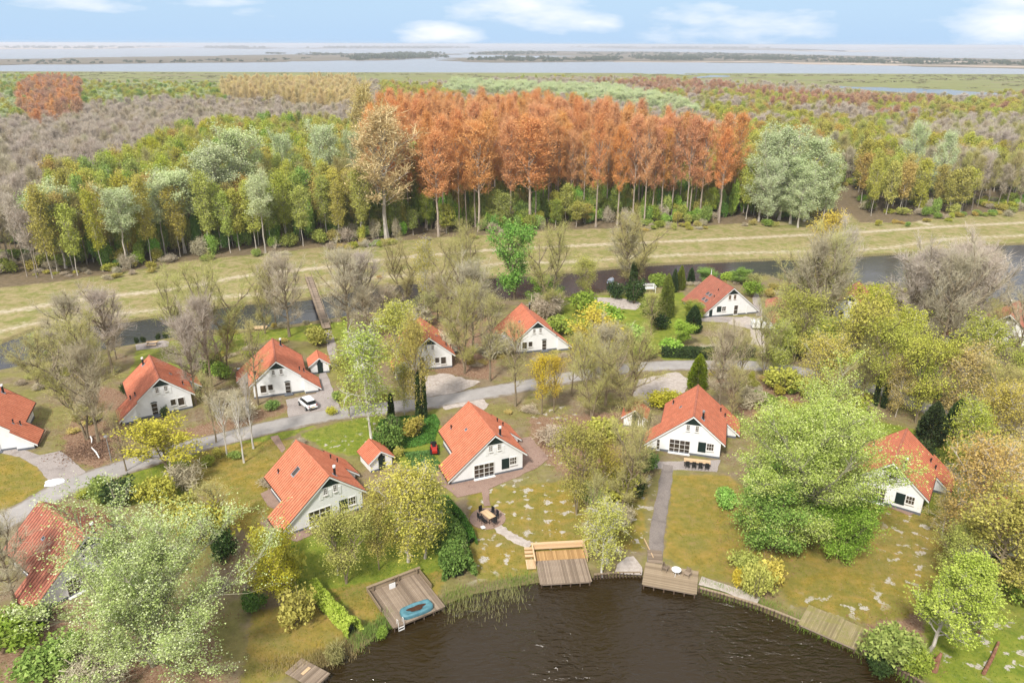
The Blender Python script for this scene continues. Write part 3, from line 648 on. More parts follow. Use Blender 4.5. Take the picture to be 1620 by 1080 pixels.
def column_proto(seed, leaf, barkm, h, w, n=9000, ls=.16, tip=.75, tiers=False):
    r = np.random.default_rng(seed); cb = MB(); tb = MB(); tb.tube([(0, 0, -.2), (0, 0, h*.5), (0, 0, h*.96)], [.14, .08, .02], 6)
    s = r.uniform(0, 1, n)**.8; az_ = r.uniform(0, 6.28, n)
    rad = w/2*np.minimum(1, (s*5+.55))*(1-s**2.2)**tip*(.8+.2*vnoise(az_*2.2+20, s*7, 1, seed)*1.0+.12*np.sin(az_*7+s*30)*.6)
    if tiers: rad = w/2*(1-s)**.9*(.55+.45*np.abs(np.sin(s*h*1.9+np.sin(az_*3)*.6)))
    rad = rad*r.uniform(.72, 1.03, n)
    C = np.stack([rad*np.cos(az_), rad*np.sin(az_), s*h*.98+.1], 1); V, F = scatter_tris(r, C, ls, 1.5, unit(C*np.array([1, 1, 0])*.6+np.array([0, 0, .6]))+r.normal(size=(n, 3))*.35)
    cb.add(V, F)
    return dict(h=h, w=w, trunk=tb.mesh('trunk', barkm), crown=cb.mesh('crown', leaf))

PR = {}
B = MT
MT['bark_twiggreen'] = bark('bark_twiggreen', (.20, .19, .12), (.33, .31, .22))
# near trees (two parts)
def near(name, seed, *a, **k): PR[name] = tree_proto(name, seed, *a, **k)
near('bare_a', 1, 12, 4.2, .22, 'round', LM['bud'], B['bark_brown'], nl=30, a0=15, a1=70, upc=.5, nsub=9, ntwig=9, leaves=0, twl=1.1, tww=.028, twleaf=2, tr=.22)
near('bare_b', 2, 12, 4.2, .15, 'fan', LM['budolive'], B['bark_brown'], nl=28, a0=25, a1=72, upc=.5, nsub=9, ntwig=9, leaves=1, ls=.10, spread=.3, twl=1.1, tww=.026, twleaf=2, tr=.2, multi=2)
near('bare_c', 3, 13, 3.8, .30, 'oval', LM['budmauve'], B['bark_brown'], nl=30, a0=35, a1=75, upc=.5, nsub=9, ntwig=9, leaves=0, twl=1.2, tww=.03, twleaf=2, tr=.2)
near('bare_thin', 4, 10, 2.2, .25, 'oval', LM['budolive'], B['bark_brown'], nl=20, a0=30, a1=70, nsub=7, ntwig=6, leaves=1, ls=.09, spread=.3, twl=.9, tww=.022, twleaf=1, tr=.13)
near('bare_birch', 5, 7, 1.8, .28, 'oval', LM['bud'], B['bark_white'], nl=18, a0=45, a1=75, nsub=6, ntwig=5, leaves=0, twl=.7, tww=.02, twleaf=1, tr=.11)
near('birch_a', 6, 12, 3.0, .24, 'oval', LM['birch'], B['bark_pale'], nl=30, a0=35, a1=72, nsub=8, ntwig=7, leaves=7, ls=.17, spread=.36, droop=.35, tr=.15, twl=.8)
near('birch_b', 7, 12, 3.4, .20, 'round', LM['olive'], B['bark_brown'], nl=30, a0=30, a1=70, nsub=8, ntwig=7, leaves=6, ls=.18, spread=.42, droop=.2, tr=.16, multi=2)
near('tan_a', 8, 12, 3.4, .22, 'oval', LM['tan'], B['bark_pale'], nl=30, a0=30, a1=70, nsub=8, ntwig=7, leaves=6, ls=.17, spread=.4, droop=.3, tr=.15)
near('maple', 9, 8, 3.6, .28, 'dome', LM['yellow'], B['bark_brown'], nl=20, a0=20, a1=60, nsub=7, ntwig=6, leaves=7, ls=.19, spread=.22, tr=.14, multi=3)
near('amber', 10, 10, 2.8, .28, 'oval', LM['amber'], B['bark_brown'], nl=24, a0=40, a1=72, nsub=7, ntwig=6, leaves=5, ls=.17, spread=.30, tr=.16)
near('alder', 11, 10, 2.6, .10, 'oval', LM['vivid'], B['bark_brown'], nl=26, a0=30, a1=72, nsub=7, ntwig=6, leaves=9, ls=.22, spread=.34, tr=.15, multi=3)
near('blossom', 12, 14, 8.5, .06, 'round', LM['blossom'], B['bark_twiggreen'], nl=54, a0=5, a1=72, upc=.45, nsub=17, ntwig=9, leaves=10, ls=.125, spread=.16, twl=1.2, tr=.22, multi=3, limb_k=7, tww=.02)
near('willow', 13, 9, 5.0, .10, 'round', LM['lowgreen'], B['bark_brown'], nl=40, a0=5, a1=65, nsub=11, ntwig=8, leaves=8, ls=.20, spread=.32, tr=.2, multi=3, limb_k=6)
near('fresh', 14, 12, 4.0, .22, 'cone', LM['fresh'], B['bark_pale'], nl=34, a0=8, a1=50, nsub=10, ntwig=7, leaves=9, ls=.17, spread=.16, tr=.17, wig=.6)
near('lime', 15, 10, 4.0, .22, 'round', LM['limeleaf'], B['bark_brown'], nl=30, a0=15, a1=65, nsub=9, ntwig=7, leaves=7, ls=.19, spread=.3, tr=.18)
near('green', 16, 9, 3.4, .15, 'round', LM['green'], B['bark_brown'], nl=30, a0=15, a1=65, nsub=9, ntwig=7, leaves=8, ls=.20, spread=.32, tr=.18)
near('birch_c', 17, 12, 2.6, .3, 'oval', LM['birch'], B['bark_white'], nl=26, a0=35, a1=72, nsub=7, ntwig=6, leaves=6, ls=.16, spread=.36, droop=.45, tr=.12)
near('freshwhite', 24, 14, 8.0, .10, 'oval', LM['freshwhite'], B['bark_twiggreen'], nl=54, a0=8, a1=75, upc=.35, nsub=17, ntwig=9, leaves=14, ls=.118, spread=.22, twl=1.0, tr=.28, multi=2, limb_k=7, tww=.02)
PR['cypress'] = column_proto(18, LM['conifer'], B['bark_brown'], 6.5, 3.3)
PR['cypress_dark'] = column_proto(19, LM['dark'], B['bark_brown'], 6, 2.4, 6000)
PR['spruce'] = column_proto(20, LM['needle'], B['bark_brown'], 7, 4.0, 9000, .2, tiers=True)
PR['ivy'] = column_proto(21, LM['dark'], B['bark_brown'], 6, 1.1, 3000, .2, tip=.4)
# shrubs
for nm_, sd_, lf, kw in (('shrub_green', 31, 'green', {}), ('shrub_vivid', 32, 'vivid', {}), ('shrub_dark', 33, 'dark', {}), ('shrub_olive', 34, 'olive', dict(n=2000, hollow=.2)), ('shrub_yellow', 35, 'yellow', dict(n=1400, hollow=.2)),
                          ('shrub_bare', 36, 'bud', dict(n=1700, ls=.05, an=11, hollow=.1)), ('shrub_laurel', 37, 'laurel', {}), ('shrub_amber', 38, 'amber', dict(n=1200)), ('shrub_tan', 39, 'tan', dict(n=1500, hollow=.2)), ('shrub_reed', 40, 'reed', dict(n=900, ls=.06, an=14))):
    PR[nm_] = shrub_proto(sd_, LM[lf], B['bark_brown'], **kw)
# forest trees: one mesh, two materials
def far(name, seed, *a, **k): PR[name] = tree_proto(name, seed, *a, one=True, sides=5, limb_k=3, **k)
for k in range(3):
    far('poplar_%d' % k, 50+k, 33, 3.9, .36, 'poplar', LM['orange'], B['bark_orange'], nl=38, a0=38, a1=72, upc=.5, nsub=7, ntwig=6, leaves=2, ls=.26, spread=.5, twl=1.7, tww=.11, twleaf=1, tr=.30, wig=.12)
for k in range(2):
    far('silver_low_%d' % k, 80+k, 24, 4.6, .16, 'oval', LM['silver'], B['bark_pale'], nl=44, a0=15, a1=72, upc=.4, nsub=8, ntwig=7, leaves=7, ls=.24, spread=.36, twl=1.4, tww=.05, tr=.27, wig=.18)
far('poplar_sand', 55, 31, 5.0, .30, 'poplar', LM['sand'], B['bark_pale'], nl=44, a0=38, a1=72, upc=.5, nsub=8, ntwig=6, leaves=2, ls=.26, spread=.6, twl=2.0, tww=.12, twleaf=1, tr=.34, wig=.12)
for k in range(2):
    far('rust_%d' % k, 57+k, 17, 3.6, .15, 'oval', LM['rust'], B['bark_orange'], nl=28, a0=35, a1=72, upc=.4, nsub=5, ntwig=5, leaves=2, ls=.4, spread=.6, twl=1.5, tww=.18, twleaf=1, tr=.2)
for k in range(3):
    far('silver_%d' % k, 60+k, 24, 4.6, .50, 'round', LM['silver'], B['bark_pale'], nl=32, a0=5, a1=68, upc=.35, nsub=8, ntwig=7, leaves=8, ls=.25, spread=.36, twl=1.5, tww=.06, tr=.27, wig=.22)
for k in range(4):
    far('wood_birch_%d' % k, 64+k, 20, 2.9, .30, 'oval', LM['birch' if k != 1 else 'olive'] if k < 3 else LM['green'], B['bark_pale'], nl=30, a0=30, a1=70, nsub=6, ntwig=6, leaves=6, ls=.32, spread=.50, twl=1.1, tww=.05, tr=.15, wig=.25, droop=.2)
for k in range(3):
    far('wood_bare_%d' % k, 70+k, 18, 3.2, .38, 'oval', LM[('bud', 'budmauve', 'budolive')[k]], B['twig_grey'], nl=22, a0=40, a1=76, nsub=6, ntwig=6, leaves=0, twl=1.7, tww=.085, twleaf=2, tr=.18, wig=.3)
far('wood_yellow', 75, 17, 3.2, .25, 'oval', LM['olive'], B['bark_pale'], nl=24, a0=25, a1=68, nsub=6, ntwig=5, leaves=6, ls=.42, spread=.55, twl=1.1, tww=.06, tr=.17)
far('wood_tan', 76, 17, 3.2, .30, 'oval', LM['tan'], B['bark_pale'], nl=24, a0=25, a1=68, nsub=6, ntwig=5, leaves=4, ls=.40, spread=.55, twl=1.3, tww=.08, twleaf=1, tr=.17)

def put(proto, x, y, h, w, name, label=None, cat=None, group=None, rz=None, lean=(0, 0), kind=None):
    p = PR[proto]; sz = h/p['h']; sw = w/p['w']; z = float(gz(x, y))-.02
    rz = rng.uniform(0, 6.28) if rz is None else rz
    if 'one' in p: o = link(name, p['one'], None, (x, y, z), rz, label, cat, group, kind)
    else:
        o = empty(name, (x, y, z), rz, label=label, cat=cat, group=group)
        link('trunk', p['trunk'], o)
        if p['crown']: link('crown', p['crown'], o)
    o.scale = (sw, sw, sz); o.rotation_euler = (lean[0], lean[1], rz)
    return o
def height_px(bx, by, ty):
    b = G(bx, by); n = np.array([b[0], b[1], 0]); n /= np.linalg.norm(n)
    d = CR*(bx+0-810)/FP-CU*(ty-540)/FP+CF; t = (n@b)/(n@d); return H+d[2]*t, b, FP/((b-np.array([0, 0, H]))@CF)
def tree_px(proto, bx, by, ty, wpx, name, label, cat='tree', group=None, **k):
    h, b, s = height_px(bx, by, ty)
    return put(proto, b[0], b[1], h, wpx/s*(.86 if cat == 'tree' else 1.0), name, label, cat, group, **k)

# ------------------------------------------------------------------ houses
SL = .83
def rz_(x, top=5.72): return top-SL*abs(x)
_mc = {}
def cached(key, fn):
    if key not in _mc: _mc[key] = fn()
    return _mc[key]
def roof_mesh(name, spans, mat, top=5.72):
    """spans: (side, y0, y1, xend). Pantile columns 0.3 m wide, valleys recessed, on a solid deck"""
    b = MB(); gr = []
    nx, nz_ = SL/math.hypot(1, SL), 1/math.hypot(1, SL)
    for side, y0, y1, xe in spans:
        nc = int(round((y1-y0)/.44)); cw = (y1-y0)/nc
        for k in range(nc):
            pr_ = [(0, -.02, 1), (.13, -.02, 1), (.22, .04, 0), (.55, .065, 0), (.93, .03, 0), (1.0, -.02, 1)]
            V = []
            for f, hgt, g_ in pr_:
                y = y0+(k+f)*cw
                for xx in (0.0, xe*.5, xe):
                    V.append((side*(xx+nx*hgt), y, rz_(xx, top)+nz_*hgt)); gr.append(g_)
            F = [[i*3+j, i*3+j+1, i*3+j+4, i*3+j+3] for i in range(5) for j in range(2)]
            if side < 0: F = [f[::-1] for f in F]
            b.add(V, F, 0)
    for side, y0, y1, xe in spans:   # the slab below
        n0 = b.n; t = .14; x0 = .02
        P = [(x0, rz_(x0, top)-.004), (xe-.01, rz_(xe-.01, top)-.004), (xe-.01, rz_(xe-.01, top)-t), (x0, rz_(x0, top)-t-.03)]
        b.prism([(side*p, q) for p, q in P], 'y', y0+.01, y1-.01, 1); gr += [0]*(b.n-n0)
    me = b.mesh(name, [mat, MT['brown_edge']])
    me.attributes.new('groove', 'FLOAT', 'POINT').data.foreach_set('value', np.array(gr, np.float32))
    return me
def barge_mesh(xl, xr, y, top=5.72):
    b = MB()
    for sd_, xe in ((-1, xl), (1, xr)):
        b.prism([(sd_*0.0, rz_(0, top)-.02), (sd_*xe, rz_(xe, top)-.02), (sd_*xe, rz_(xe, top)-.26), (0, rz_(0, top)-.26)], 'y', y, y+.035, 0)
        b.prism([(sd_*0.0, rz_(0, top)+.045), (sd_*xe, rz_(xe, top)+.045), (sd_*xe, rz_(xe, top)-.015), (0, rz_(0, top)-.015)], 'y', y-.02, y+.05, 1)
    return b.mesh('barge_board', [MT['white_trim'], MT['brown_edge']])
def place_facade(o, back):
    if back: o.rotation_euler = (0, 0, math.pi); o.location = (0, back, 0)
    return o
YW = .22
def window(root, x0, x1, z0, z1, nx, nz_, back, single=False, name='window', wood='frame_white', fw=.06):
    def fr():
        b = MB(); y = YW-.035; t = .05; w, h_ = x1-x0, z1-z0
        for (cx, cz, dx, dz) in ((w/2, fw/2, w, fw), (w/2, h_-fw/2, w, fw), (fw/2, h_/2, fw, h_-2*fw), (w-fw/2, h_/2, fw, h_-2*fw)): b.box((x0+cx, y, z0+cz), (dx, .09, dz))
        for i in range(1, nx): b.box((x0+w*i/nx, y+.004, z0+h_/2), (t*(1.7 if (nx == 4 and i == 2) else .8), .06, h_-2*fw-.004))
        for i in range(1, nz_): b.box((x0+w/2, y+.008, z0+h_*i/nz_), (w-2*fw-.004, .045, t*.8))
        return b.mesh('window', MT[wood])
    f = place_facade(link(name, cached(('wf', x0, x1, z0, z1, nx, nz_, wood), fr), root), back)
    cells = [(x0+fw, x1-fw, z0+fw, z1-fw)] if not single else [(x0+(x1-x0)*i/nx+.03, x0+(x1-x0)*(i+1)/nx-.03, z0+(z1-z0)*j/nz_+.03, z0+(z1-z0)*(j+1)/nz_-.03) for i in range(nx) for j in range(nz_)]
    for c_ in cells:
        def pm(c_=c_):
            b = MB(); b.box(((c_[0]+c_[1])/2, YW-.008, (c_[2]+c_[3])/2), (c_[1]-c_[0], .012, c_[3]-c_[2])); return b.mesh('pane', MT['glass'])
        link('pane', cached(('pane',)+tuple(round(v, 3) for v in c_), pm), f)
    def sill():
        b = MB(); b.box(((x0+x1)/2, YW-.09, z0-.035), (x1-x0+.1, .16, .05)); return b.mesh('sill', MT['frame_white'])
    link('sill', cached(('sill', x0, x1, z0), sill), f)
    return f
def board(root, name, x0, x1, z0, z1, mat, back, y=.0, t=.05, poly=None):
    def f():
        b = MB()
        if poly: b.prism(poly, 'y', YW-t-y, YW-y-.002)
        else: b.box(((x0+x1)/2, YW-t/2-y, (z0+z1)/2), (x1-x0, t, z1-z0))
        return b.mesh(name, MT[mat])
    return place_facade(link(name, cached((name, x0, x1, z0, z1, mat, y, t, str(poly)), f), root), back)

def facade(root, kind, back, left_ext, detail=True):
    # x runs left to right seen from outside; the low wing is on the left
    s = left_ext
    top = 4.40
    hw_ = (5.72-.26-top)/SL+.0
    board(root, 'gable_board', -hw_, hw_, top, 5.4, 'dark_green', back, poly=[(-hw_, top), (hw_, top), (0.0, 5.72-.26)])
    for xa in (-.80, .34): window(root, xa, xa+.46, 3.46, 4.34, 2, 3, back)
    for xa, xb in ((-1.26, -.86), (-.20, .20), (.88, 1.28)): board(root, 'shutter', xa, xb, 3.0, 3.98, 'white_trim', back)
    if kind == 'garden':
        window(root, -2.78, -.12, .02, 1.98, 4, 3, back, single=detail, name='sliding_window', wood='frame_tan' if not detail else 'frame_white')
        board(root, 'door_sill', -2.85, -.05, -.02, .045, 'white_trim', back, y=.05, t=.35)
        board(root, 'shutter', .90, 1.90, .62, 2.06, 'dark_green', back)['label'] = 'dark green closed shutter'
        window(root, 1.96, 2.90, .98, 2.06, 3, 2, back, name='window')
    else:
        window(root, -1.72, -.88, .02, 2.02, 1, 3, back, name='door', wood='frame_white')
        arc = [(-1.78, 2.02), (-.82, 2.02)]+[(-1.3+.48*math.cos(t), 2.02+.2*math.sin(t)) for t in np.linspace(0, math.pi, 9)[1:-1]]
        board(root, 'door_arch', 0, 0, 0, 0, 'dark_green', back, poly=arc)
        board(root, 'doorstep', -1.95, -.65, -.02, .12, 'grey_paving' if False else 'plinth', back, y=.05, t=.6)
        window(root, .84, 1.62, 1.0, 2.02, 1, 1, back, wood='frame_white')
        window(root, 1.82, 2.75, .72, 2.02, 1, 1, back, wood='frame_white')

def house(name, ox, oy, ang, label, mirror=False, entry_front=False, roof='roof', flue=True, detail=True, skylight=0, narrow=False, group='holiday houses with orange tiled roofs', flue_cap=True):
    """ox, oy: ground below the front end of the ridge; ang: ridge direction"""
    if entry_front:
        ox, oy = ox-math.sin(ang)*10.0, oy+math.cos(ang)*10.0; ang += math.pi
    root = empty(name, (ox, oy, 0), ang, label=label, cat='house', group=group)
    if mirror: root.scale = (-1, 1, 1)
    D = 10.0; E1 = 4.0; E0 = 6.3; DE = 10.65; xe = 4.28; xx = 6.17; xw = 3.72; xo = 5.70
    def walls():
        b = MB(); t = .22; zu = lambda x: rz_(x)-.15; y0, y1, y2 = YW, D-YW, DE-YW
        b.poly([(-xo, y0, -.3), (xw, y0, -.3), (xw, y0, zu(xw)), (0, y0, zu(0)), (-xo, y0, zu(xo))])
        b.poly([(xw, y1, -.3), (-xw, y1, -.3), (-xw, y1, zu(xw)), (0, y1, zu(0)), (xw, y1, zu(xw))])
        b.poly([(xo, y2, -.3), (xw, y2, -.3), (xw, y2, zu(xw)), (xo, y2, zu(xo))]); b.poly([(xw, y2, -.3), (xw, y1, -.3), (xw, y1, zu(xw)), (xw, y2, zu(xw))])
        b.poly([(-xo, E1-t, -.3), (-xo, y0, -.3), (-xo, y0, zu(xo)), (-xo, E1-t, zu(xo))]); b.poly([(-xw, E1-t, -.3), (-xo, E1-t, -.3), (-xo, E1-t, zu(xo)), (-xw, E1-t, zu(xw))])
        b.poly([(-xw, y1, -.3), (-xw, E1-t, -.3), (-xw, E1-t, zu(xw)), (-xw, y1, zu(xw))])
        b.poly([(xo, E0+t, -.3), (xo, y2, -.3), (xo, y2, zu(xo)), (xo, E0+t, zu(xo))]); b.poly([(xw, E0+t, -.3), (xo, E0+t, -.3), (xo, E0+t, zu(xo)), (xw, E0+t, zu(xw))])
        b.poly([(xw, y0, -.3), (xw, E0+t, -.3), (xw, E0+t, zu(xw)), (xw, y0, zu(xw))])
        return b.mesh('wall', MT['white_wall'])
    link('wall', cached('walls', walls), root)
    def plinth():
        b = MB(); p = .03
        def seg(x0, y0, x1, y1): b.box(((x0+x1)/2, (y0+y1)/2, .05), (abs(x1-x0)+2*p if x0 != x1 else 2*p, abs(y1-y0)-2*p if y0 != y1 else 2*p, .42))
        t = .22; seg(-xo, YW, xw, YW); seg(-xw, D-YW, xw-.1, D-YW); seg(xw+.06, DE-YW, xo, DE-YW); seg(-xo, YW, -xo, E1-t); seg(-xo+.03, E1-t, -xw-.06, E1-t); seg(-xw, E1-t, -xw, D-YW); seg(xo, E0+t, xo, DE-YW); seg(xw+.06, E0+t, xo-.03, E0+t); seg(xw, YW, xw, E0+t)
        return b.mesh('plinth', MT['plinth'])
    link('plinth', cached('plinth', plinth), root)
    rf = link('roof', cached(('roof', roof), lambda: roof_mesh('roof', [(-1, 0, E1, xx), (-1, E1, D, xe), (1, 0, E0, xe), (1, E0, D, xx), (1, D, DE, xx)], MT[roof]) if False else roof_mesh('roof', [(-1, 0, E1, xx), (-1, E1, D, xe), (1, 0, E0, xe), (1, E0, D, xx)], MT[roof])), root)
    def extroof():
        b = MB(); gr = []
        nx, nzz = SL/math.hypot(1, SL), 1/math.hypot(1, SL)
        for k in range(2):
            V = []
            for f, hgt, g_ in [(0, 0, 1), (.3, .05, 0), (.62, .065, 0), (1.0, 0, 1)]:
                for x in (3.4, xx): V.append((x+nx*hgt, D+(k+f)*.325, rz_(x)+nzz*hgt)); gr.append(g_)
            b.add(V, [[i*2, i*2+1, i*2+3, i*2+2] for i in range(3)])
        n0 = b.n; b.prism([(3.4, rz_(3.4)-.004), (xx-.01, rz_(xx)+.004), (xx-.01, rz_(xx)-.13), (3.4, rz_(3.4)-.15)], 'y', D+.004, DE-.01, 1); gr += [0]*(b.n-n0)
        me = b.mesh('wing_roof', [MT[roof], MT['brown_edge']]); me.attributes.new('groove', 'FLOAT', 'POINT').data.foreach_set('value', np.array(gr, np.float32)); return me
    link('wing_roof', cached(('ext', roof), extroof), root)
    def ridge():
        b = MB(); n = 26
        for k in range(n):
            y = k*D/n; b.prism([(-.15, 5.62), (.15, 5.62), (.10, 5.76), (0, 5.80), (-.10, 5.76)], 'y', y+.008*(k % 2), y+D/n-.015)
        return b.mesh('ridge_tiles', MT['roof_dark' if roof != 'roof' else 'roof_worn'])
    me = cached(('ridge', roof), ridge)
    if 'groove' not in me.attributes: me.attributes.new('groove', 'FLOAT', 'POINT')
    o = link('ridge_tile_row', me, rf); o['kind'] = 'stuff'
    link('barge_board', cached('barge', lambda: barge_mesh(xx, xe, -.01)), root)
    place_facade(link('barge_board', cached('barge2', lambda: barge_mesh(xe, xe, -.01)), root), D)
    def bpiece(k):
        b = MB()
        if k == 0: b.prism([(3.4, rz_(3.4)-.02), (xx, rz_(xx)-.02), (xx, rz_(xx)-.26), (3.4, rz_(3.4)-.26)], 'y', DE-.025, DE+.01)
        elif k == 1:
            b.prism([(xe, rz_(xe)-.02), (xx, rz_(xx)-.02), (xx, rz_(xx)-.26), (xe, rz_(xe)-.26)], 'y', E0-.02, E0+.008)
            b.prism([(xe, rz_(xe)+.05), (xx, rz_(xx)+.05), (xx, rz_(xx)-.015), (xe, rz_(xe)-.015)], 'y', E0-.04, E0+.03, 1)
        else: b.prism([(-xe, rz_(xe)-.02), (-xx, rz_(xx)-.02), (-xx, rz_(xx)-.2), (-xe, rz_(xe)-.2)], 'y', E1-.01, E1+.02, 0)
        return b.mesh('barge_board', [MT['white_trim'], MT['brown_edge']])
    for k_ in range(3): link('barge_board', cached(('b3', k_), lambda: bpiece(k_)), root)
    def gutter():
        b = MB()
        for sx, ya, yb, x in ((-1, .02, E1-.02, xx), (-1, E1+.05, D-.02, xe), (1, .02, E0-.06, xe), (1, E0+.02, DE-.04, xx)): pass
    for gi_, (sx, ya, yb, x) in enumerate(((-1, .02, E1-.02, xx), (-1, E1+.05, D-.02, xe), (1, .02, E0-.06, xe), (1, E0+.02, DE-.04, xx))):
        def g1_(sx=sx, ya=ya, yb=yb, x=x):
            b = MB(); b.box((sx*(x+.04), (ya+yb)/2, rz_(x)-.10), (.10, yb-ya, .09)); return b.mesh('gutter', MT['brown_edge'])
        link('gutter', cached(('gutter', gi_), g1_), root)
    facade(root, 'garden', 0, True, detail); facade(root, 'entry', D, True, detail)
    if narrow: window(root, -4.42, -3.98, .05, 1.66, 1, 3, 0, name='window')
    def pipe():
        b = MB(); b.tube([(0, 0, -.15), (0, 0, .42)], [.07, .07], 8, 0, True); b.tube([(0, 0, .38), (0, 0, .58)], [.12, .10], 8, 0, True); b.box((0, 0, .0), (.34, .34, .05), 0, 1, tilt=math.atan(SL)); return b.mesh('roof_vent', [MT['black_pipe'], MT['lead']])
    pm = cached('pipe', pipe)
    for x, y in ((3.35, 8.0), (4.0, 7.6), (-3.1, 8.1)): link('roof_vent', pm, rf, (x, y, rz_(x)+.03))
    if flue:
        def fl():
            b = MB(); b.tube([(0, 0, -.3), (0, 0, 1.05)], [.14, .14], 10, 0, True); b.tube([(0, 0, 1.0), (0, 0, 1.24)], [.19, .17], 10, 1, True); b.box((0, 0, .02), (.6, .6, .05), 0, 2, tilt=math.atan(SL)); return b.mesh('chimney', [MT['black_pipe'], MT['white_trim'] if flue_cap else MT['steel'], MT['lead']])
        link('chimney', cached(('flue', flue_cap), fl), rf, (1.15, 1.35, rz_(1.15)+.05))
    def hatch(w, l):
        def f():
            b = MB(); a = math.atan(SL); b.box((0, 0, .06), (l, w, .10), 0, 0, tilt=-a); b.box((-.0, 0, .125), (l-.16, w-.16, .02), 0, 1, tilt=-a); return b.mesh('skylight', [MT['lead'], MT['glass']])
        return cached(('sky', w, l), f)
    if skylight: link('skylight', hatch(.8, 1.25), rf, (-1.9, 5.5, rz_(1.9)+.03))
    elif detail: link('roof_hatch', hatch(.45, .4), rf, (-1.95, 5.4, rz_(1.95)+.03))
    return root
def hp(apex, rear):
    A, R_ = G(*apex, 5.72), G(*rear, 5.72); d = R_-A
    return A[0], A[1], math.atan2(-d[0], d[1])
house('house', *hp((783.7, 688.4), (741, 634.8)), 'white house with bright orange roof, beside the ride-on mower and round patio')
house('house', *hp((521, 753.3), (466.7, 694.4)), 'white house with a grey skylight in its orange roof, next to a small gabled shed', skylight=1, roof='roof')
house('house', *hp((1097.8, 658.5), (1104.9, 608.1)), 'white house facing the straight grey garden path, long table on its terrace', roof='roof_worn', narrow=True, flue_cap=False)
house('house', *hp((436.3, 571.3), (430.6, 533.7)), 'white house with the white car parked before its front door', mirror=True, entry_front=True, roof='roof_worn')
house('house', *hp((252, 598), (235.9, 560.9)), 'white house behind the yellow maple, bare branches in front of its gable', entry_front=True, roof='roof_worn')
house('house', *hp((850.9, 507.9), (823.7, 477.8)), 'white house with red roof beyond the road behind bare trees and yellow tree', mirror=True, entry_front=True, roof='roof_worn', flue_cap=False)
_d = G(672, 519, 5.72)-G(678.5, 533.8, 5.72)
house('house', *G(678.5, 533.8, 5.72)[:2], math.radians(15), 'house half hidden by green birches beyond the road, orange roof', entry_front=True, roof='roof_worn')
house('house', -68.86, 85.2, math.radians(20.1), 'house cut by the picture edge beside the paved drive with the white sheet', mirror=True, entry_front=True, roof='roof')
house('house', *hp((137.5, 847), (67.9, 796.3)), 'house covered by the big white-blossoming tree near the road', roof='roof_dark')
house('house', *hp((1414, 732), (1438, 670)), 'house between the blossoming tree and the tan birches, turned to the lawn', roof='roof_worn')
house('house', *hp((1347, 466), (1358, 447)), 'house almost hidden by yellow-green trees close to the canal', entry_front=True, roof='roof_dark', flue=True)
house('house', *hp((1598.7, 497.5), (1612, 476)), 'red-roofed white house by the wide canal water with a bare tree in front', entry_front=True, roof='roof_dark')
_n = G(1560, 852, 5.72); house('house', _n[0]+5.6, _n[1]+1.5, math.radians(-38), 'house at the lawn edge behind the bright green tree, only a wall corner showing', roof='roof_worn')

# the bigger farmhouse-like house with both slopes long
def wide_house():
    ox, oy, ang = hp((1161.7, 455.6), (1144, 432.1)); ang = math.radians(14)
    root = empty('house', (ox, oy, 0), ang, label='wide white house with dark red roof and six skylights, behind the clipped hedge', cat='house', group='holiday houses with orange tiled roofs')
    b = MB(); xo = 5.75; D = 9.6; zu = lambda x: rz_(x)-.15
    for y in (YW, D-YW): b.poly([(-xo, y, -.3), (xo, y, -.3), (xo, y, zu(xo)), (0, y, zu(0)), (-xo, y, zu(xo))])
    for s in (-1, 1): b.poly([(s*xo, YW, -.3), (s*xo, D-YW, -.3), (s*xo, D-YW, zu(xo)), (s*xo, YW, zu(xo))])
    b.build('wall', MT['white_wall'], root)
    rf = link('roof', roof_mesh('roof', [(-1, 0, D, 6.17), (1, 0, D, 6.17)], MT['roof_dark']), root)
    link('barge_board', barge_mesh(6.17, 6.17, -.01), root)
    b = MB(); b.box((0, YW, .05), (2*xo+.06, .07, .42)); b.build('plinth', MT['plinth'], root)
    board(root, 'gable_board', -1.2, 1.2, 4.3, 5.4, 'dark_green', 0, poly=[(-1.25, 4.4), (1.25, 4.4), (0, 5.44)])
    for xa in (-.85, .25): window(root, xa, xa+.5, 3.35, 4.25, 1, 2, 0, wood='frame_tan')
    window(root, .55, 1.45, .05, 2.05, 1, 2, 0, name='door'); window(root, -2.1, -1.2, 1.0, 2.0, 2, 2, 0)
    board(root, 'shutter', -3.15, -2.2, .9, 2.05, 'dark_green', 0); board(root, 'door', -4.75, -4.1, .1, 1.5, 'dark_green', 0)
    board(root, 'door', 3.3, 3.6, .1, 1.9, 'white_trim', 0)
    a = math.atan(SL)
    for i in range(3):
        for j in range(2):
            b = MB(); b.box((0, 0, .06), (.75, .7, .1), 0, 0, tilt=-a); b.box((0, 0, .125), (.62, .57, .02), 0, 1, tilt=-a)
            b.build('skylight', [MT['lead'], MT['glass']], rf, loc=(-(3.0+i*1.05), 3.6+j*1.1-i*.5, rz_(3.0+i*1.05)+.05))
    for x, y in ((-1.7, 3.0), (-2.9, 2.2)):
        b = MB(); b.tube([(0, 0, -.1), (0, 0, .5)], [.08, .08], 8, 0, True); b.build('roof_vent', MT['black_pipe'], rf, loc=(x, y, rz_(x)))
    b = MB(); b.tube([(0, 0, -.1), (0, 0, .9), (0, 0, 1.2)], [.10, .06, .01], 8, 0, True); b.build('finial', MT['white_trim'], rf, loc=(0, D-.2, 5.72))
wide_house()

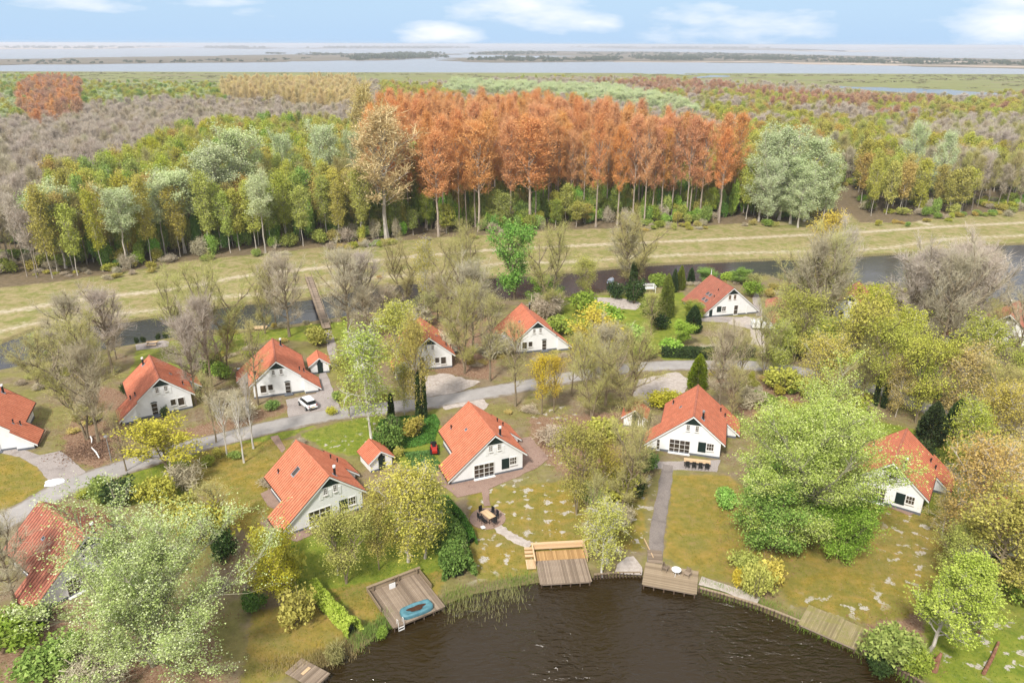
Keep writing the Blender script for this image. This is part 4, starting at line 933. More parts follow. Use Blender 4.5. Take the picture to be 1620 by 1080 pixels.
def shed(px, ang, w, d, eave, label, roofm='roof', front='door', wallm='white_wall', pitch=.75, name='shed', z0=0):
    p = G(*px); root = empty(name, (p[0], p[1], 0), math.radians(ang), label=label, cat='shed')
    h = eave+pitch*w/2
    b = MB(); b.prism([(-w/2, -.2), (w/2, -.2), (w/2, eave), (0, h), (-w/2, eave)], 'y', 0, d); b.build('wall', MT[wallm], root)
    rb = MB(); gr = []; ov = .35; xe = w/2+ov; nc = int((d+.5)/.3); cw = (d+.5)/nc
    for s in (-1, 1):
        for k in range(nc):
            V = []
            for f, hg, g_ in [(0, 0, 1), (.12, 0, .8), (.3, .05, 0), (.62, .06, 0), (1, 0, 1)]:
                for x in (0, xe): V.append((s*(x+.6*hg), -.25+(k+f)*cw, h+.14-pitch*x+.8*hg)); gr.append(g_)
            F = [[i*2, i*2+1, i*2+3, i*2+2] for i in range(4)]; rb.add(V, F if s > 0 else [f[::-1] for f in F])
        n0 = rb.n; rb.prism([(0, h+.13), (s*xe, h+.13-pitch*xe), (s*xe, h+.03-pitch*xe), (0, h+.03)], 'y', -.24, d+.24, 1); gr += [0]*(rb.n-n0)
    me = rb.mesh('roof', [MT[roofm], MT['brown_edge']]); me.attributes.new('groove', 'FLOAT', 'POINT').data.foreach_set('value', np.array(gr, np.float32)); link('roof', me, root)
    b = MB()
    for s in (-1, 1): b.prism([(0, h+.12), (s*xe, h+.12-pitch*xe), (s*xe, h-.06-pitch*xe), (0, h-.06)], 'y', -.28, -.245)
    b.build('barge_board', MT['white_trim'] if wallm == 'white_wall' else MT['wood_dark'], root)
    b = MB(); b.prism([(-.5, eave), (.5, eave), (0, h-.15)], 'y', -.04, -.003); b.build('gable_board', MT['dark_green'] if wallm == 'white_wall' else MT['wood_dark'], root)
    if front == 'door':
        dr = MB(); dr.box((.05, -.03, .95), (.85, .06, 1.9)); dd = dr.build('door', MT['dark_green'], root)
        hb = MB(); hb.box((.38, -.09, 1.0), (.04, .06, .14)); hb.build('handle', MT['steel'], dd)
    b = MB(); b.box((0, -.01, .05), (w+.06, .06, .4)); b.build('plinth', MT['plinth'], root)
    return root
shed((507, 590), 19, 2.9, 3.2, 1.55, 'small white gabled shed with a dark open doorway beside the parked car drive')
shed((604, 742), 33, 2.9, 3.4, 1.5, 'small gabled shed with orange roof beside the tall birch')
shed((1003, 676), -14, 3.0, 3.2, 1.6, 'small shed with red roof standing behind bare twigs and laurel shrubs', 'roof_worn')
shed((1226, 505), -18, 3.4, 5.0, 2.2, 'brown timber shed near the canal with weathered roof', 'roof_dark', None, 'wood_dark', .35)
shed((1208, 520), -45, 3.2, 3.6, 1.5, 'low white shed with a worn brown roof at the end of the gravel drive', 'roof_dark', None)
shed((1504, 548), -35, 2.9, 3.2, 1.5, 'small shed with faded red roof beside the dark spruce', 'roof_dark')

# ------------------------------------------------------------------ decks at the pond
def rect_px(c, z):
    """c: back-left, back-right, front-right, front-left in photo pixels -> origin, width vector, depth vector (rectangular)"""
    a, b, c_, d = [G(*p, z)[:2] for p in c]
    o = (a+b+c_+d)/4; u = (b+c_-a-d)/2; v = (d+c_-a-b)/2
    lu, lv = np.linalg.norm(u), np.linalg.norm(v); u /= lu
    w = np.array([u[1], -u[0]]); w = w if w@v > 0 else -w
    return o, u, w, lu, lv, math.atan2(u[1], u[0])
def deck(c, z, mat, label, along='v', pw=.15, posts=True, edge=True, mat2=None, split=0):
    o, u, v, lu, lv, a = rect_px(c, z)
    root = empty('wooden_deck', (o[0], o[1], z), a, label=label, cat='deck', group='wooden decks round the pond')
    W_, L__ = (lu, lv) if along == 'v' else (lv, lu); n = int(round(W_/pw)); cw = W_/n
    segs = [(0, 1, mat)] if not split else [(0, split, mat2), (split, 1, mat)]
    for (s0, s1, mt) in segs:
        b = MB(); ll = L__*(s1-s0)-.012; b.box((0, 0, 0), (ll, cw-.014, .035)); me = b.mesh('plank', MT[mt])
        for i in range(n):
            t = -W_/2+(i+.5)*cw; m_ = L__*((s0+s1)/2-.5)
            p = link('plank', me, root, (t, -m_, rng.uniform(-.004, .004)) if along == 'v' else (m_, t, rng.uniform(-.004, .004)), math.pi/2 if along == 'v' else 0)
    b = MB()
    for s in (-1, 1): b.box((s*(lu/2-.15), 0, -.10), (.08, lv-.1, .14)); b.box((0, s*(lv/2-.04), -.10), (lu-.5, .05, .14))
    b.box((0, 0, -.10), (.08, lv-.2, .14)); b.build('joist', MT['wood_grey'], root)
    if posts:
        b = MB(); b.tube([(0, 0, -1.9), (0, 0, -.03)], [.07, .07], 8, 0, True); me = b.mesh('post', MT['wood_dark'])
        for i in range(6): link('post', me, root, (-lu/2+.2+(lu-.4)*i/5, -lv/2+.12, 0))
    return root, lu, lv, a, o
d1, lu1, lv1, a1_, o1 = deck([(583, 935), (664, 906), (703, 958), (622, 995)], .08, 'wood_grey', 'grey wooden deck with a blue covered tub and a ladder, set into the lawn')
for nm_, c_, dd in (('retaining_board', (0, lv1/2+.06, .28), (lu1+.3, .08, .55)), ('retaining_board', (-lu1/2-.07, lv1*.22, .22), (.08, lv1*.55, .42)), ('retaining_board', (lu1/2+.07, lv1*.26, .22), (.08, lv1*.46, .42))):
    b = MB(); b.box((0, 0, 0), dd); b.build(nm_, MT['wood_old'], d1, loc=c_)
b = MB(); b.box((0, 0, 0), (lu1+.35, .28, .05)); b.build('bench_top', MT['wood_old'], d1, loc=(0, lv1/2+.02, .60))
for xq in (-lu1*.42, 0, lu1*.08, lu1*.45):
    b = MB(); b.box((0, 0, .3), (.10, .10, .8)); b.build('post', MT['wood_old'], d1, loc=(xq, lv1/2-.14, 0))
def at_deck(px, z): p = G(*px, z); return p
# blue covered tub
def tub():
    o, u, v, lu, lv, a = rect_px([(630, 964), (682, 947), (684, 962), (639, 981)], .3)
    root = empty('covered_tub', (o[0], o[1], .10), a, label='blue tarpaulin cover sagging over a tub on the grey deck, brown leaves in its puddle', cat='tub cover')
    b = MB(); rings = [(1.0, 0.0), (1.02, .25), (.98, .42), (.86, .46), (.74, .40), (.5, .34), (.0, .32)]; n = 28; V = []
    for s, z in rings:
        for k in range(n):
            t = 2*math.pi*k/n; q = (abs(math.cos(t))**4+abs(math.sin(t))**4)**(-.25)
            V.append((lu/2*s*q*math.cos(t), lv/2*s*q*math.sin(t), z+.025*math.sin(t*7+s*3)*(s > .3)))
    b.add(V, [[i*n+k, i*n+(k+1) % n, (i+1)*n+(k+1) % n, (i+1)*n+k] for i in range(len(rings)-1) for k in range(n)])
    b.build('cover', MT['blue_cover'], root, True)
    b = MB(); P = []
    for k in range(30):
        t = 2*math.pi*k/30; rr = .55+.10*math.sin(3*t)+.06*math.sin(5*t+1); P.append((lu/2*rr*math.cos(t), lv/2*rr*.8*math.sin(t)))
    b.prism(P, 'z', .36, .412); b.build('puddle', MT['leaf_water'], root)
tub()
def ladder(px):
    p = G(*px, 0); root = empty('pond_ladder', (p[0], p[1], -.1), a1_, label='steel swim ladder hanging from the deck edge into the pond', cat='ladder')
    for s in (-1, 1):
        b = MB(); b.tube([(s*.28, .25, .15), (s*.28, .2, .75), (s*.28, -.05, .8), (s*.28, -.12, .3), (s*.28, -.18, -.9)], .03, 6, 0, True); b.build('rail', MT['frame_white'], root)
    for z in (-.05, -.35, -.65):
        b = MB(); b.box((0, -.14, z), (.52, .10, .05)); b.build('rung', MT['frame_white'], root)
ladder((634, 988))
# white folded board leaning at the back of deck one
p = G(621, 930, .1)
b = MB(); b.box((0, 0, .30), (.62, .06, .60)); b.box((-.25, .1, .22), (.04, .2, .45)); b.box((.25, .1, .22), (.04, .2, .45))
o = b.build('white_board', MT['white_trim'], None, loc=(p[0], p[1], .1), rz=a1_, label='small white board leaning against the back wall of the grey deck', cat='board')

d2, lu2, lv2, a2_, o2 = deck([(848, 872), (922, 868), (936.7, 919), (850.6, 924.4)], .08, 'wood_grey', 'new timber deck with honey coloured upper boards and a raised pale frame', mat2='wood_mid', split=.30)
b = MB(); b.box((0, 0, 0), (lu2+.5, .30, .06)); b.build('frame_board', MT['wood_new'], d2, loc=(0, lv2/2+.55, .62))
b = MB(); b.box((0, 0, 0), (lu2+.4, .06, .60)); b.build('frame_board', MT['wood_new'], d2, loc=(0, lv2/2+.37, .31))
b = MB(); b.box((0, 0, 0), (lu2, .32, .05)); b.build('bench_top', MT['wood_new'], d2, loc=(0, lv2/2+.17, .30))
for s, fr_ in ((-1, .45), (1, .42)):
    b = MB(); b.box((0, 0, 0), (.14, lv2*fr_+.5, .06)); b.build('frame_board', MT['wood_new'], d2, loc=(s*(lu2/2+.13), lv2/2+.3-lv2*fr_/2, .60))
    b = MB(); b.box((0, 0, 0), (.06, lv2*fr_+.5, .56)); b.build('frame_board', MT['wood_new'], d2, loc=(s*(lu2/2+.11), lv2/2+.3-lv2*fr_/2, .28))
stp = empty('timber_steps', G(838, 884, 0), a2_, label='three pale timber steps and a landing leading down to the new deck', cat='steps')
for k in range(3):
    b = MB(); b.box((0, 0, 0), (.92, .34, .05)); b.build('step', MT['wood_new'], stp, loc=(0, 1.25-.46*k, .42-.12*k))
    b = MB(); b.box((0, 0, 0), (.88, .04, .12)); b.build('riser', MT['wood_mid'], stp, loc=(0, 1.08-.46*k, .36-.12*k))
for k in range(6):
    b = MB(); b.box((0, 0, 0), (.145, 1.5, .04)); b.build('plank', MT['wood_new'], stp, loc=(-.40+.16*k, -.95, .10))

d3, lu3, lv3, a3_, o3 = deck([(1022, 888), (1105, 903.6), (1102.8, 939), (1015, 924)], .10, 'wood_old', 'weathered deck at the end of the grey path with a round white table', along='u', pw=.14)
d4, lu4, lv4, a4_, o4 = deck([(1279.7, 957.8), (1371.4, 992.5), (1354.7, 1028.6), (1262.5, 984.2)], .10, 'wood_moss', 'mossy yellowish plank deck on posts beside the retaining edge')
d5, lu5, lv5, a5_, o5 = deck([(451, 1062), (478, 1041), (522, 1064), (496, 1092)], .10, 'wood_grey', 'small grey deck at the bottom picture edge with one pale board', along='u')
b = MB(); b.box((0, 0, .03), (.9, .3, .03)); b.build('plank', MT['wood_new'], d5, loc=(.1, .3, 0), rz=0)
# timber steps at the end of the grey path
st3 = empty('path_steps', G(1036, 880, 0), math.radians(-6), label='shallow grey steps where the straight path meets the weathered deck', cat='steps')
for k in range(4):
    b = MB(); b.box((0, 0, 0), (1.5, .42, .14)); b.build('step', MT['wood_grey'], st3, loc=(0, -.85+k*.48, .02+.045*k))
b = MB(); b.box((0, 0, .12), (.07, 3.2, .16)); o = b.build('plank', MT['wood_new'], None, loc=G(1026, 868, 0), rz=math.radians(8), label='pale loose plank lying beside the grey path steps', cat='plank')

def revet(name, px, label, off=0.0):
    P = dens(PX(px, ZW), .32); root = empty(name, (P[0][0], P[0][1], 0), label=label, cat='retaining wall')
    T = np.gradient(P, axis=0)
    b0 = MB(); b0.tube([(0, 0, -1.0), (0, 0, 0)], [.085, .08], 6, 0, True); me = b0.mesh('stake', MT['wood_dark'])
    for i, p in enumerate(P[:150]): link('stake', me, root, (p[0]-P[0][0], p[1]-P[0][1], .02+rng.uniform(-.05, .05)), rng.uniform(0, 6))
    b = MB()
    for i in range(len(P)-1):
        m_ = (P[i]+P[i+1])/2-P[0]; d = P[i+1]-P[i]; nrm = np.array([-d[1], d[0]])/np.linalg.norm(d); nrm = nrm if nrm[1] > 0 else -nrm
        m_ = m_+nrm*.18; b.box((m_[0], m_[1], -.03), (np.linalg.norm(d)+.02, .22, .12), math.atan2(d[1], d[0]), 0)
    b.build('coping', MT['wood_old'], root)
revet('stake_wall', [(940, 916), (975, 913), (1013, 913)], 'dark timber stake edging below the pale pad between two decks')
revet('stake_wall', [(1106, 937), (1150, 949), (1195, 963), (1230, 976), (1264, 990)], 'long timber stake edging along the pond right of the weathered deck')
revet('stake_wall', [(1362, 1036), (1390, 1052), (1420, 1066), (1470, 1095), (1520, 1130)], 'timber stake edging running out of the picture beyond the mossy deck')
# a strip of bank behind each stake wall
# ------------------------------------------------------------------ garden furniture
def chair_mesh():
    s = MB(); s.box((0, 0, .44), (.46, .46, .05)); bk = MB(); bk.box((0, .23, .78), (.46, .04, .62), 0, 0)
    for x in (-.23, .23): bk.box((x, 0, .64), (.04, .46, .03))
    lg = MB(); lg.box((0, 0, .21), (.035, .035, .42)); return s.mesh('seat', MT['black_plastic']), bk.mesh('backrest', MT['black_plastic']), lg.mesh('leg', MT['black_plastic'])
CH = chair_mesh()
def chair(x, y, rz, label, group, z=.02):
    r = empty('garden_chair', (x, y, z), rz, label=label, cat='chair', group=group); link('seat', CH[0], r); link('backrest', CH[1], r)
    for i in (-1, 1):
        for j in (-1, 1): link('leg', CH[2], r, (i*.2, j*.2, 0))
    return r
def table(px, w, d, rz, label, top='wood_new', leg='black_plastic', h=.74, tz=.02):
    p = G(*px, h); r = empty('garden_table', (p[0], p[1], tz), rz, label=label, cat='table')
    n = 7; b = MB(); b.box((0, 0, 0), (w, d/n-.01, .035)); me = b.mesh('slat', MT[top])
    for k in range(n): link('slat', me, r, (0, -d/2+(k+.5)*d/n, h))
    b = MB(); b.box((0, 0, h-.07), (w-.2, d-.2, .07)); b.build('frame', MT[leg], r)
    b = MB(); b.box((0, 0, (h-.1)/2), (.07, .07, h-.1)); me = b.mesh('leg', MT[leg])
    for i in (-1, 1):
        for j in (-1, 1): link('leg', me, r, (i*(w/2-.12), j*(d/2-.12), 0))
    return p
ta = math.radians(-52); tp = table((772, 813), 1.75, .98, ta, 'small rectangular table with pale wooden top on the round brick patio')
ca, sa = math.cos(ta), math.sin(ta)
for lx, ly, r_, lb in ((-.42, .82, 0, 'black chair at the pale table, on its far side nearer the house'), (.42, .82, 0, 'black chair at the pale table, on its far side nearer the pond'), (-.42, -.82, math.pi, 'black chair at the pale table, left side nearer the house'), (.42, -.82, math.pi, 'black chair at the pale table, left side nearer the pond'),
                       (-1.25, 0, math.pi/2, 'black chair at the head of the pale table towards the house'), (1.22, 0, -math.pi/2, 'black chair at the foot of the pale table towards the pond')):
    chair(tp[0]+lx*ca-ly*sa, tp[1]+lx*sa+ly*ca, ta+r_+rng.normal()*.12, lb, 'black garden chairs round the pale table')
p = G(764, 834, .1); b = MB(); b.box((0, 0, .12), (.45, .5, .05)); b.box((0, 0, .05), (.3, .3, .1)); b.build('parasol_base', MT['white_trim'], None, loc=(p[0], p[1], .02), rz=.5, label='flat white parasol base on the rim of the round patio', cat='parasol base')
# long table on the second terrace with a bench and chairs
la = math.radians(-12); lp = table((1103, 729), 3.3, .95, la, 'long pale table on the terrace beside the straight grey path', top='wood_new')
ca, sa = math.cos(la), math.sin(la)
for k in range(4):
    lx = -1.2+.8*k; names = ('first', 'second', 'third', 'fourth')
    chair(lp[0]+lx*ca+.72*sa, lp[1]+lx*sa-.72*ca, la+math.pi, names[k]+' black chair from the path end on the garden side of the long table', 'black chairs at the long table')
r = empty('garden_bench', (lp[0]-.85*sa, lp[1]+.85*ca, .02), la, label='grey backless bench between the long table and the house wall', cat='bench')
b = MB(); b.box((0, 0, .45), (2.9, .35, .06)); b.build('seat', MT['wood_old'], r)
for x in (-1.2, 1.2): b = MB(); b.box((x, 0, .21), (.1, .3, .42)); b.build('leg', MT['wood_old'], r)
# round table and two chairs on the weathered deck
p = G(1070, 902, .7); r = empty('round_table', (p[0], p[1], .13), 0, label='small round white table on the weathered deck', cat='table')
b = MB(); t_ = np.linspace(0, 2*math.pi, 25)[:-1]; b.prism([(.48*math.cos(t), .48*math.sin(t)) for t in t_], 'z', .68, .72); b.build('tabletop', MT['white_trim'], r)
for k in range(3): b = MB(); b.tube([(0, 0, .68), (.34*math.cos(k*2.1), .34*math.sin(k*2.1), 0)], .02, 5); b.build('leg', MT['white_trim'], r)
def lounge(px, rz, label):
    p = G(*px, .3); r = empty('deck_chair', (p[0], p[1], .13), rz, label=label, cat='chair', group='grey wooden chairs on the weathered deck')
    b = MB(); b.box((0, 0, .36), (.55, .5, .03)); b.build('seat', MT['wood_grey'], r)
    for k in range(4): b = MB(); b.box((-.2+.135*k, .3, .64), (.09, .03, .55)); b.build('slat', MT['wood_grey'], r)
    for x in (-.3, .3):
        b = MB(); b.box((x, .03, .55), (.06, .6, .03)); b.build('armrest', MT['wood_grey'], r)
        for y in (-.22, .28): b = MB(); b.box((x, y, .27), (.05, .05, .54)); b.build('leg', MT['wood_grey'], r)
lounge((1053, 900), .9, 'grey slatted chair on the path side of the round white table')
lounge((1087, 909), -.7, 'grey slatted chair on the far side of the round white table from the path')
def picnic(px, rz, label, s=1.0):
    p = G(*px, .7); r = empty('picnic_table', (p[0], p[1], .03), rz, label=label, cat='picnic table')
    for k in range(4): b = MB(); b.box((0, -.3+.2*k, .72), (1.9*s, .18, .04)); b.build('plank', MT['wood_new'], r)
    for y in (-.75, .75): b = MB(); b.box((0, y, .45), (1.9*s, .28, .05)); b.build('seat', MT['wood_new'], r)
    for x in (-.7, .7):
        b = MB(); b.box((x, 0, .42), (.08, 1.6, .08)); b.tube([(x, -.6, 0), (x, -.2, .7)], .05, 4); b.tube([(x, .6, 0), (x, .2, .7)], .05, 4); b.build('leg', MT['wood_old'], r)
picnic((240, 541), .12, 'picnic table on the paved terrace at the canal')
sheet('terrace', PX([(214, 545), (258, 538), (268, 540), (266, 548), (216, 554)]), .014, MT['grey_paving'], .05)
for i, (x, y) in enumerate(((217, 541), (226, 540), (251, 534), (262, 532))): tree_px('shrub_dark', x, y, y-11, 11, 'shrub', ['dark potted bush left of the picnic table', 'dark potted bush just left of the picnic bench end', 'dark potted bush right of the picnic table', 'outer dark potted bush right of the picnic table'][i], 'shrub', 'bushes around the picnic table')
# platform at the canal in line with house four
r = empty('canal_platform', G(409, 519, .1), .05, label='low white-edged jetty platform on the canal bank', cat='platform')
for k in range(8): b = MB(); b.box((0, -.8+.22*k, .15), (3.0, .2, .04)); b.build('plank', MT['wood_new'], r)
b = MB(); b.box((-.8, -.9, .1), (.6, .1, .5)); b.build('post', MT['wood_dark'], r)
# bridge over the canal
A = G(488, 440, 0); Bp = G(517, 522, 0); dv = Bp-A; ln = np.linalg.norm(dv); ba = math.atan2(dv[1], dv[0])
r = empty('footbridge', ((A+Bp)/2)[:], ba, label='narrow grey footbridge crossing the canal between bare trees', cat='bridge')
b = MB(); b.box((0, 0, 0), (.26, 1.5, .06)); me = b.mesh('plank', MT['wood_grey']); n = int(ln/.28)
for k in range(n): link('plank', me, r, (-ln/2+(k+.5)*.28, 0, .35))
for s in (-1, 1):
    b = MB(); b.box((0, s*.72, .25), (ln, .12, .2)); b.build('beam', MT['wood_dark'], r)
    b = MB(); b.box((0, s*.74, 1.25), (ln, .07, .09)); b.build('handrail', MT['wood_old'], r)
    b = MB(); b.box((0, 0, .75), (.09, .09, 1.1)); me = b.mesh('post', MT['wood_old'])
    for k in range(7): link('post', me, r, (-ln/2+.3+(ln-.6)*k/6, s*.74, 0))
for y_ in (.5, -.5):
    b = MB(); b.tube([(0, 0, -2), (0, 0, .3)], .12, 6); b.build('pile', MT['wood_dark'], r, loc=(1, y_, 0))
ribbon('path', dens([Bp, G(524, 545), G(531, 580)]), 1.6, .012, MT['grey_paving'], .1)

# white car
def car(px, rz):
    p = G(*px, .5); r = empty('parked_car', (p[0], p[1], .02), rz, label='white hatchback parked on the paved drive beside the road', cat='car')
    L2, W2 = 1.78, .82
    prof = [(-1.78, .32), (-1.82, .62), (-1.74, .86), (-.98, .96), (-.40, 1.0), (1.45, 1.02), (1.76, .82), (1.80, .45), (1.74, .30)]   # x forward = -x
    b = MB(); ys = [(-W2, .93), (-W2*.98, 1.0), (-W2*.6, 1.02), (W2*.6, 1.02), (W2*.98, 1.0), (W2, .93)]
    secs = []
    for x, z in [(-1.82, .70), (-1.70, .86), (-1.30, .93), (-.95, .98), (-.5, 1.0), (.3, 1.0), (1.0, 1.0), (1.5, 1.0), (1.74, .9), (1.82, .66)]:
        wf = 1-.16*max(0, abs(x)-1.1)/.72
        secs.append([(x, -W2*wf, .30), (x, -W2*wf, .62), (x, -W2*.94*wf, z-.04), (x, -W2*.7*wf, z), (x, W2*.7*wf, z), (x, W2*.94*wf, z-.04), (x, W2*wf, .62), (x, W2*wf, .30)])
    V = np.array(secs).reshape(-1, 3); k = 8; n = len(secs)
    F = [[i*k+j, i*k+j+1, (i+1)*k+j+1, (i+1)*k+j] for i in range(n-1) for j in range(k-1)]+[[i*k+7, i*k, (i+1)*k, (i+1)*k+7] for i in range(n-1)]
    b.add(V, F); b.f.append((np.array([list(range(k)), list(range((n-1)*k, n*k))[::-1]]), 0)); b.build('body', MT['car_white'], r, True)
    b = MB(); top = [(-.62, 1.46), (.95, 1.48)]
    rf_ = [(-.78, -.58, 1.38), (-.5, -.60, 1.46), (.9, -.60, 1.48), (1.3, -.56, 1.42), (1.3, .56, 1.42), (.9, .60, 1.48), (-.5, .60, 1.46), (-.78, .58, 1.38)]
    V = rf_+[(a, c_, z-.05) for a, c_, z in rf_]; b.add(V, [[i, (i+1) % 8, 8+(i+1) % 8, 8+i] for i in range(8)]); b.f.append((np.array([list(range(8))]), 0)); b.build('car_roof', MT['car_white'], r)
    def glass(nm, P): b = MB(); b.poly(P); return b.build(nm, MT['car_glass'], r)
    glass('windscreen', [(-1.28, -.66, .98), (-1.28, .66, .98), (-.76, .56, 1.36), (-.76, -.56, 1.36)])
    glass('rear_window', [(1.66, -.62, 1.0), (1.66, .62, 1.0), (1.29, .54, 1.40), (1.29, -.54, 1.40)])
    for s in (-1, 1): glass('side_window', [(-1.2, s*.74, .98), (1.6, s*.74, .99), (1.28, s*.585, 1.39), (.9, s*.61, 1.43), (-.5, s*.61, 1.42), (-.78, s*.585, 1.36)])
    for s in (-1, 1):
        for x in (-1.15, 1.12):
            b = MB(); th_ = np.linspace(0, 2*math.pi, 19)[:-1]; b.prism([(x+.30*math.cos(t), .30+.30*math.sin(t)) for t in th_], 'y', s*.84-.09, s*.84+.03)
            w = b.build('wheel', MT['rubber'], r); b = MB(); b.prism([(x+.19*math.cos(t), .30+.19*math.sin(t)) for t in th_], 'y', s*.84-.02, s*.84+.045) if s > 0 else b.prism([(x+.19*math.cos(t), .30+.19*math.sin(t)) for t in th_], 'y', s*.84-.105, s*.84-.02)
            b.build('rim', MT['steel'], w)
        b = MB(); b.box((1.76, s*.60, .80), (.10, .16, .22)); b.build('tail_light', MT['lamp_red'], r)
        b = MB(); b.box((-1.74, s*.56, .68), (.16, .24, .13)); b.build('headlight', MT['glass'], r)
        b = MB(); b.box((-.85, s*.90, 1.02), (.12, .16, .11)); b.build('mirror', MT['car_white'], r)
    b = MB(); b.box((1.82, 0, .58), (.02, .5, .11)); b.build('number_plate', flat('yellow_plate', (.6, .42, .03)), r)
    b = MB(); b.box((1.80, 0, .38), (.06, 1.3, .12)); b.box((-1.80, 0, .38), (.06, 1.3, .14)); b.build('bumper', MT['black_plastic'], r)
hd = G(495, 645)-G(475, 629); car((486.9, 638), math.atan2(hd[1], hd[0]))

def mower(px, rz):
    p = G(*px, .4); r = empty('ride_on_mower', (p[0], p[1], .02), rz, label='red and black ride-on mower beside the house and the ivy bed', cat='mower')
    b = MB(); b.prism([(-.95, .35), (-.95, .72), (-.75, .82), (-.1, .85), (-.05, .38)], 'y', -.32, .32); b.build('hood', MT['red_paint'], r)
    b = MB(); b.prism([(.1, .35), (.1, .62), (.35, .66), (.95, .66), (.95, .35)], 'y', -.42, .42); b.build('fender', MT['red_paint'], r)
    b = MB(); b.box((.45, 0, .72), (.45, .45, .10)); b.box((.68, 0, .98), (.10, .44, .5)); b.build('seat', MT['black_plastic'], r)
    b = MB(); b.tube([(-.05, 0, .8), (.10, 0, 1.05)], .03, 6); b.tube([(.1+.18*math.sin(t)*.4, .18*math.cos(t), 1.06+.1*math.sin(t)) for t in np.linspace(0, 6.28, 13)], .018, 5); b.build('steering_wheel', MT['black_plastic'], r)
    b = MB(); b.box((-.15, 0, .22), (.9, 1.15, .16)); b.build('mower_deck', MT['black_plastic'], r)
    b = MB(); b.box((1.2, 0, .55), (.5, .8, .6)); b.build('grass_box', MT['black_plastic'], r)
    for x, s, rr in ((-.7, -1, .20), (-.7, 1, .20), (.6, -1, .27), (.6, 1, .27)):
        b = MB(); b.prism([(x+rr*math.cos(t), rr+rr*math.sin(t)) for t in np.linspace(0, 6.28, 15)[:-1]], 'y', s*.45-.1, s*.45+.1); b.build('wheel', MT['rubber'], r)
hd = G(686, 700)-G(689, 720); mower((687, 711), math.atan2(hd[1], hd[0]))

# street lamp
_h, _b, _s_ = height_px(176, 728, 688)
r = empty('street_lamp', (_b[0], _b[1], 0), .4, label='grey street lamp beside the leaf pile and the broken birch', cat='street lamp')
b = MB(); b.tube([(0, 0, -.2), (0, 0, _h-.1)], [.07, .045], 8, 0, True); b.build('pole', MT['steel'], r)
b = MB(); b.tube([(0, 0, _h-.12), (0, 0, _h-.02), (0, 0, _h+.08)], [.12, .30, .27], 10, 0, True); b.build('lamp_head', MT['steel'], r)
# white sheet of tarpaulin in the road edge
pc_ = G(86, 762, .1); b = MB(); V = []; nn = 14; r_ = np.random.default_rng(5)
for i in range(nn):
    for j in range(nn):
        x, y = (i/(nn-1)-.5)*2.2, (j/(nn-1)-.5)*1.7; f_ = fbm(np.array([x*2+10]), np.array([y*2+5]), .5, 3)[0]
        V.append((x+.3*(fbm(np.array([x]), np.array([y]), .6, 9)[0]-.5), y*(1-.4*abs(x)/1.2)+.3*(f_-.5), .03+.42*f_*(1-max(abs(i/(nn-1)*2-1), abs(j/(nn-1)*2-1))**3)))
b.add(V, [[i*nn+j, i*nn+j+1, (i+1)*nn+j+1, (i+1)*nn+j] for i in range(nn-1) for j in range(nn-1)])
b.build('tarpaulin', MT['white_cloth'], None, False, loc=(pc_[0], pc_[1], .02), rz=.5, label='crumpled white sheet lying where the paved drive meets the road', cat='tarpaulin')
# broken white birch pieces on the leaf pile
for a_, b__, nm_ in (((143, 690), (145, 700), 'short white birch log standing in the leaf pile'), ((145, 708), (157, 724), 'long white birch branch lying on the brown leaf pile')):
    p0, p1 = G(*a_, .25), G(*b__, .25); b = MB(); mid = (p1-p0)/2+np.array([.12, 0, .08]); b.tube([(0, 0, 0), mid, p1-p0], [.10, .09, .06], 7, 0, True); b.build('birch_log', MT['white_trim'], None, loc=p0, label=nm_, cat='log')
lp_ = G(148, 712); b = MB(); rr = np.random.default_rng(3); n_ = 2500; q_ = rr.normal(size=(n_, 2))*np.array([2.0, 1.5]); C = np.stack([q_[:, 0], q_[:, 1], .05+.35*np.exp(-(q_**2).sum(1)/5)*rr.uniform(.3, 1, n_)], 1)
V, F = scatter_tris(rr, C, .16); b.add(V, F); b.build('fallen_leaves', LM['litter'], None, loc=(lp_[0], lp_[1], 0), kind='stuff', label='heap of brown leaves at the drive', cat='leaves')
# logs and stumps at the lower right
for (a_, b__, r0, lb) in (((1556, 1065), (1580, 1015), .16, 'reddish fallen trunk lying on the lawn at the lower right'), ((1478, 1058), (1486, 1034), .22, 'split reddish stump at the foot of the leaning fresh green tree'), ((1548, 995), (1556, 968), .25, 'broken brown trunk stump behind the fresh green tree')):
    p0 = G(*a_, .15); h_, b_, s_ = height_px(a_[0], a_[1], b__[1]); p1 = G(*b__, .3)
    b = MB(); d = p1-p0
    if 'lying' in lb: b.tube([(0, 0, 0), d*.5+np.array([.1, 0, .1]), d], [r0, r0*.9, r0*.7], 8, 0, True)
    else: b.tube([(0, 0, -.3), (.1, .05, 1.0), (.3, .1, 1.7)], [r0*1.4, r0, r0*.5], 8, 0, True); b.tube([(0, 0, .5), (-.35, 0, 1.3)], [r0*.6, r0*.2], 6, 0, True)
    b.build('tree_stump', bark('red_bark_'+str(a_[0]), (.16, .07, .045), (.32, .16, .10)), None, loc=p0, label=lb, cat='log')
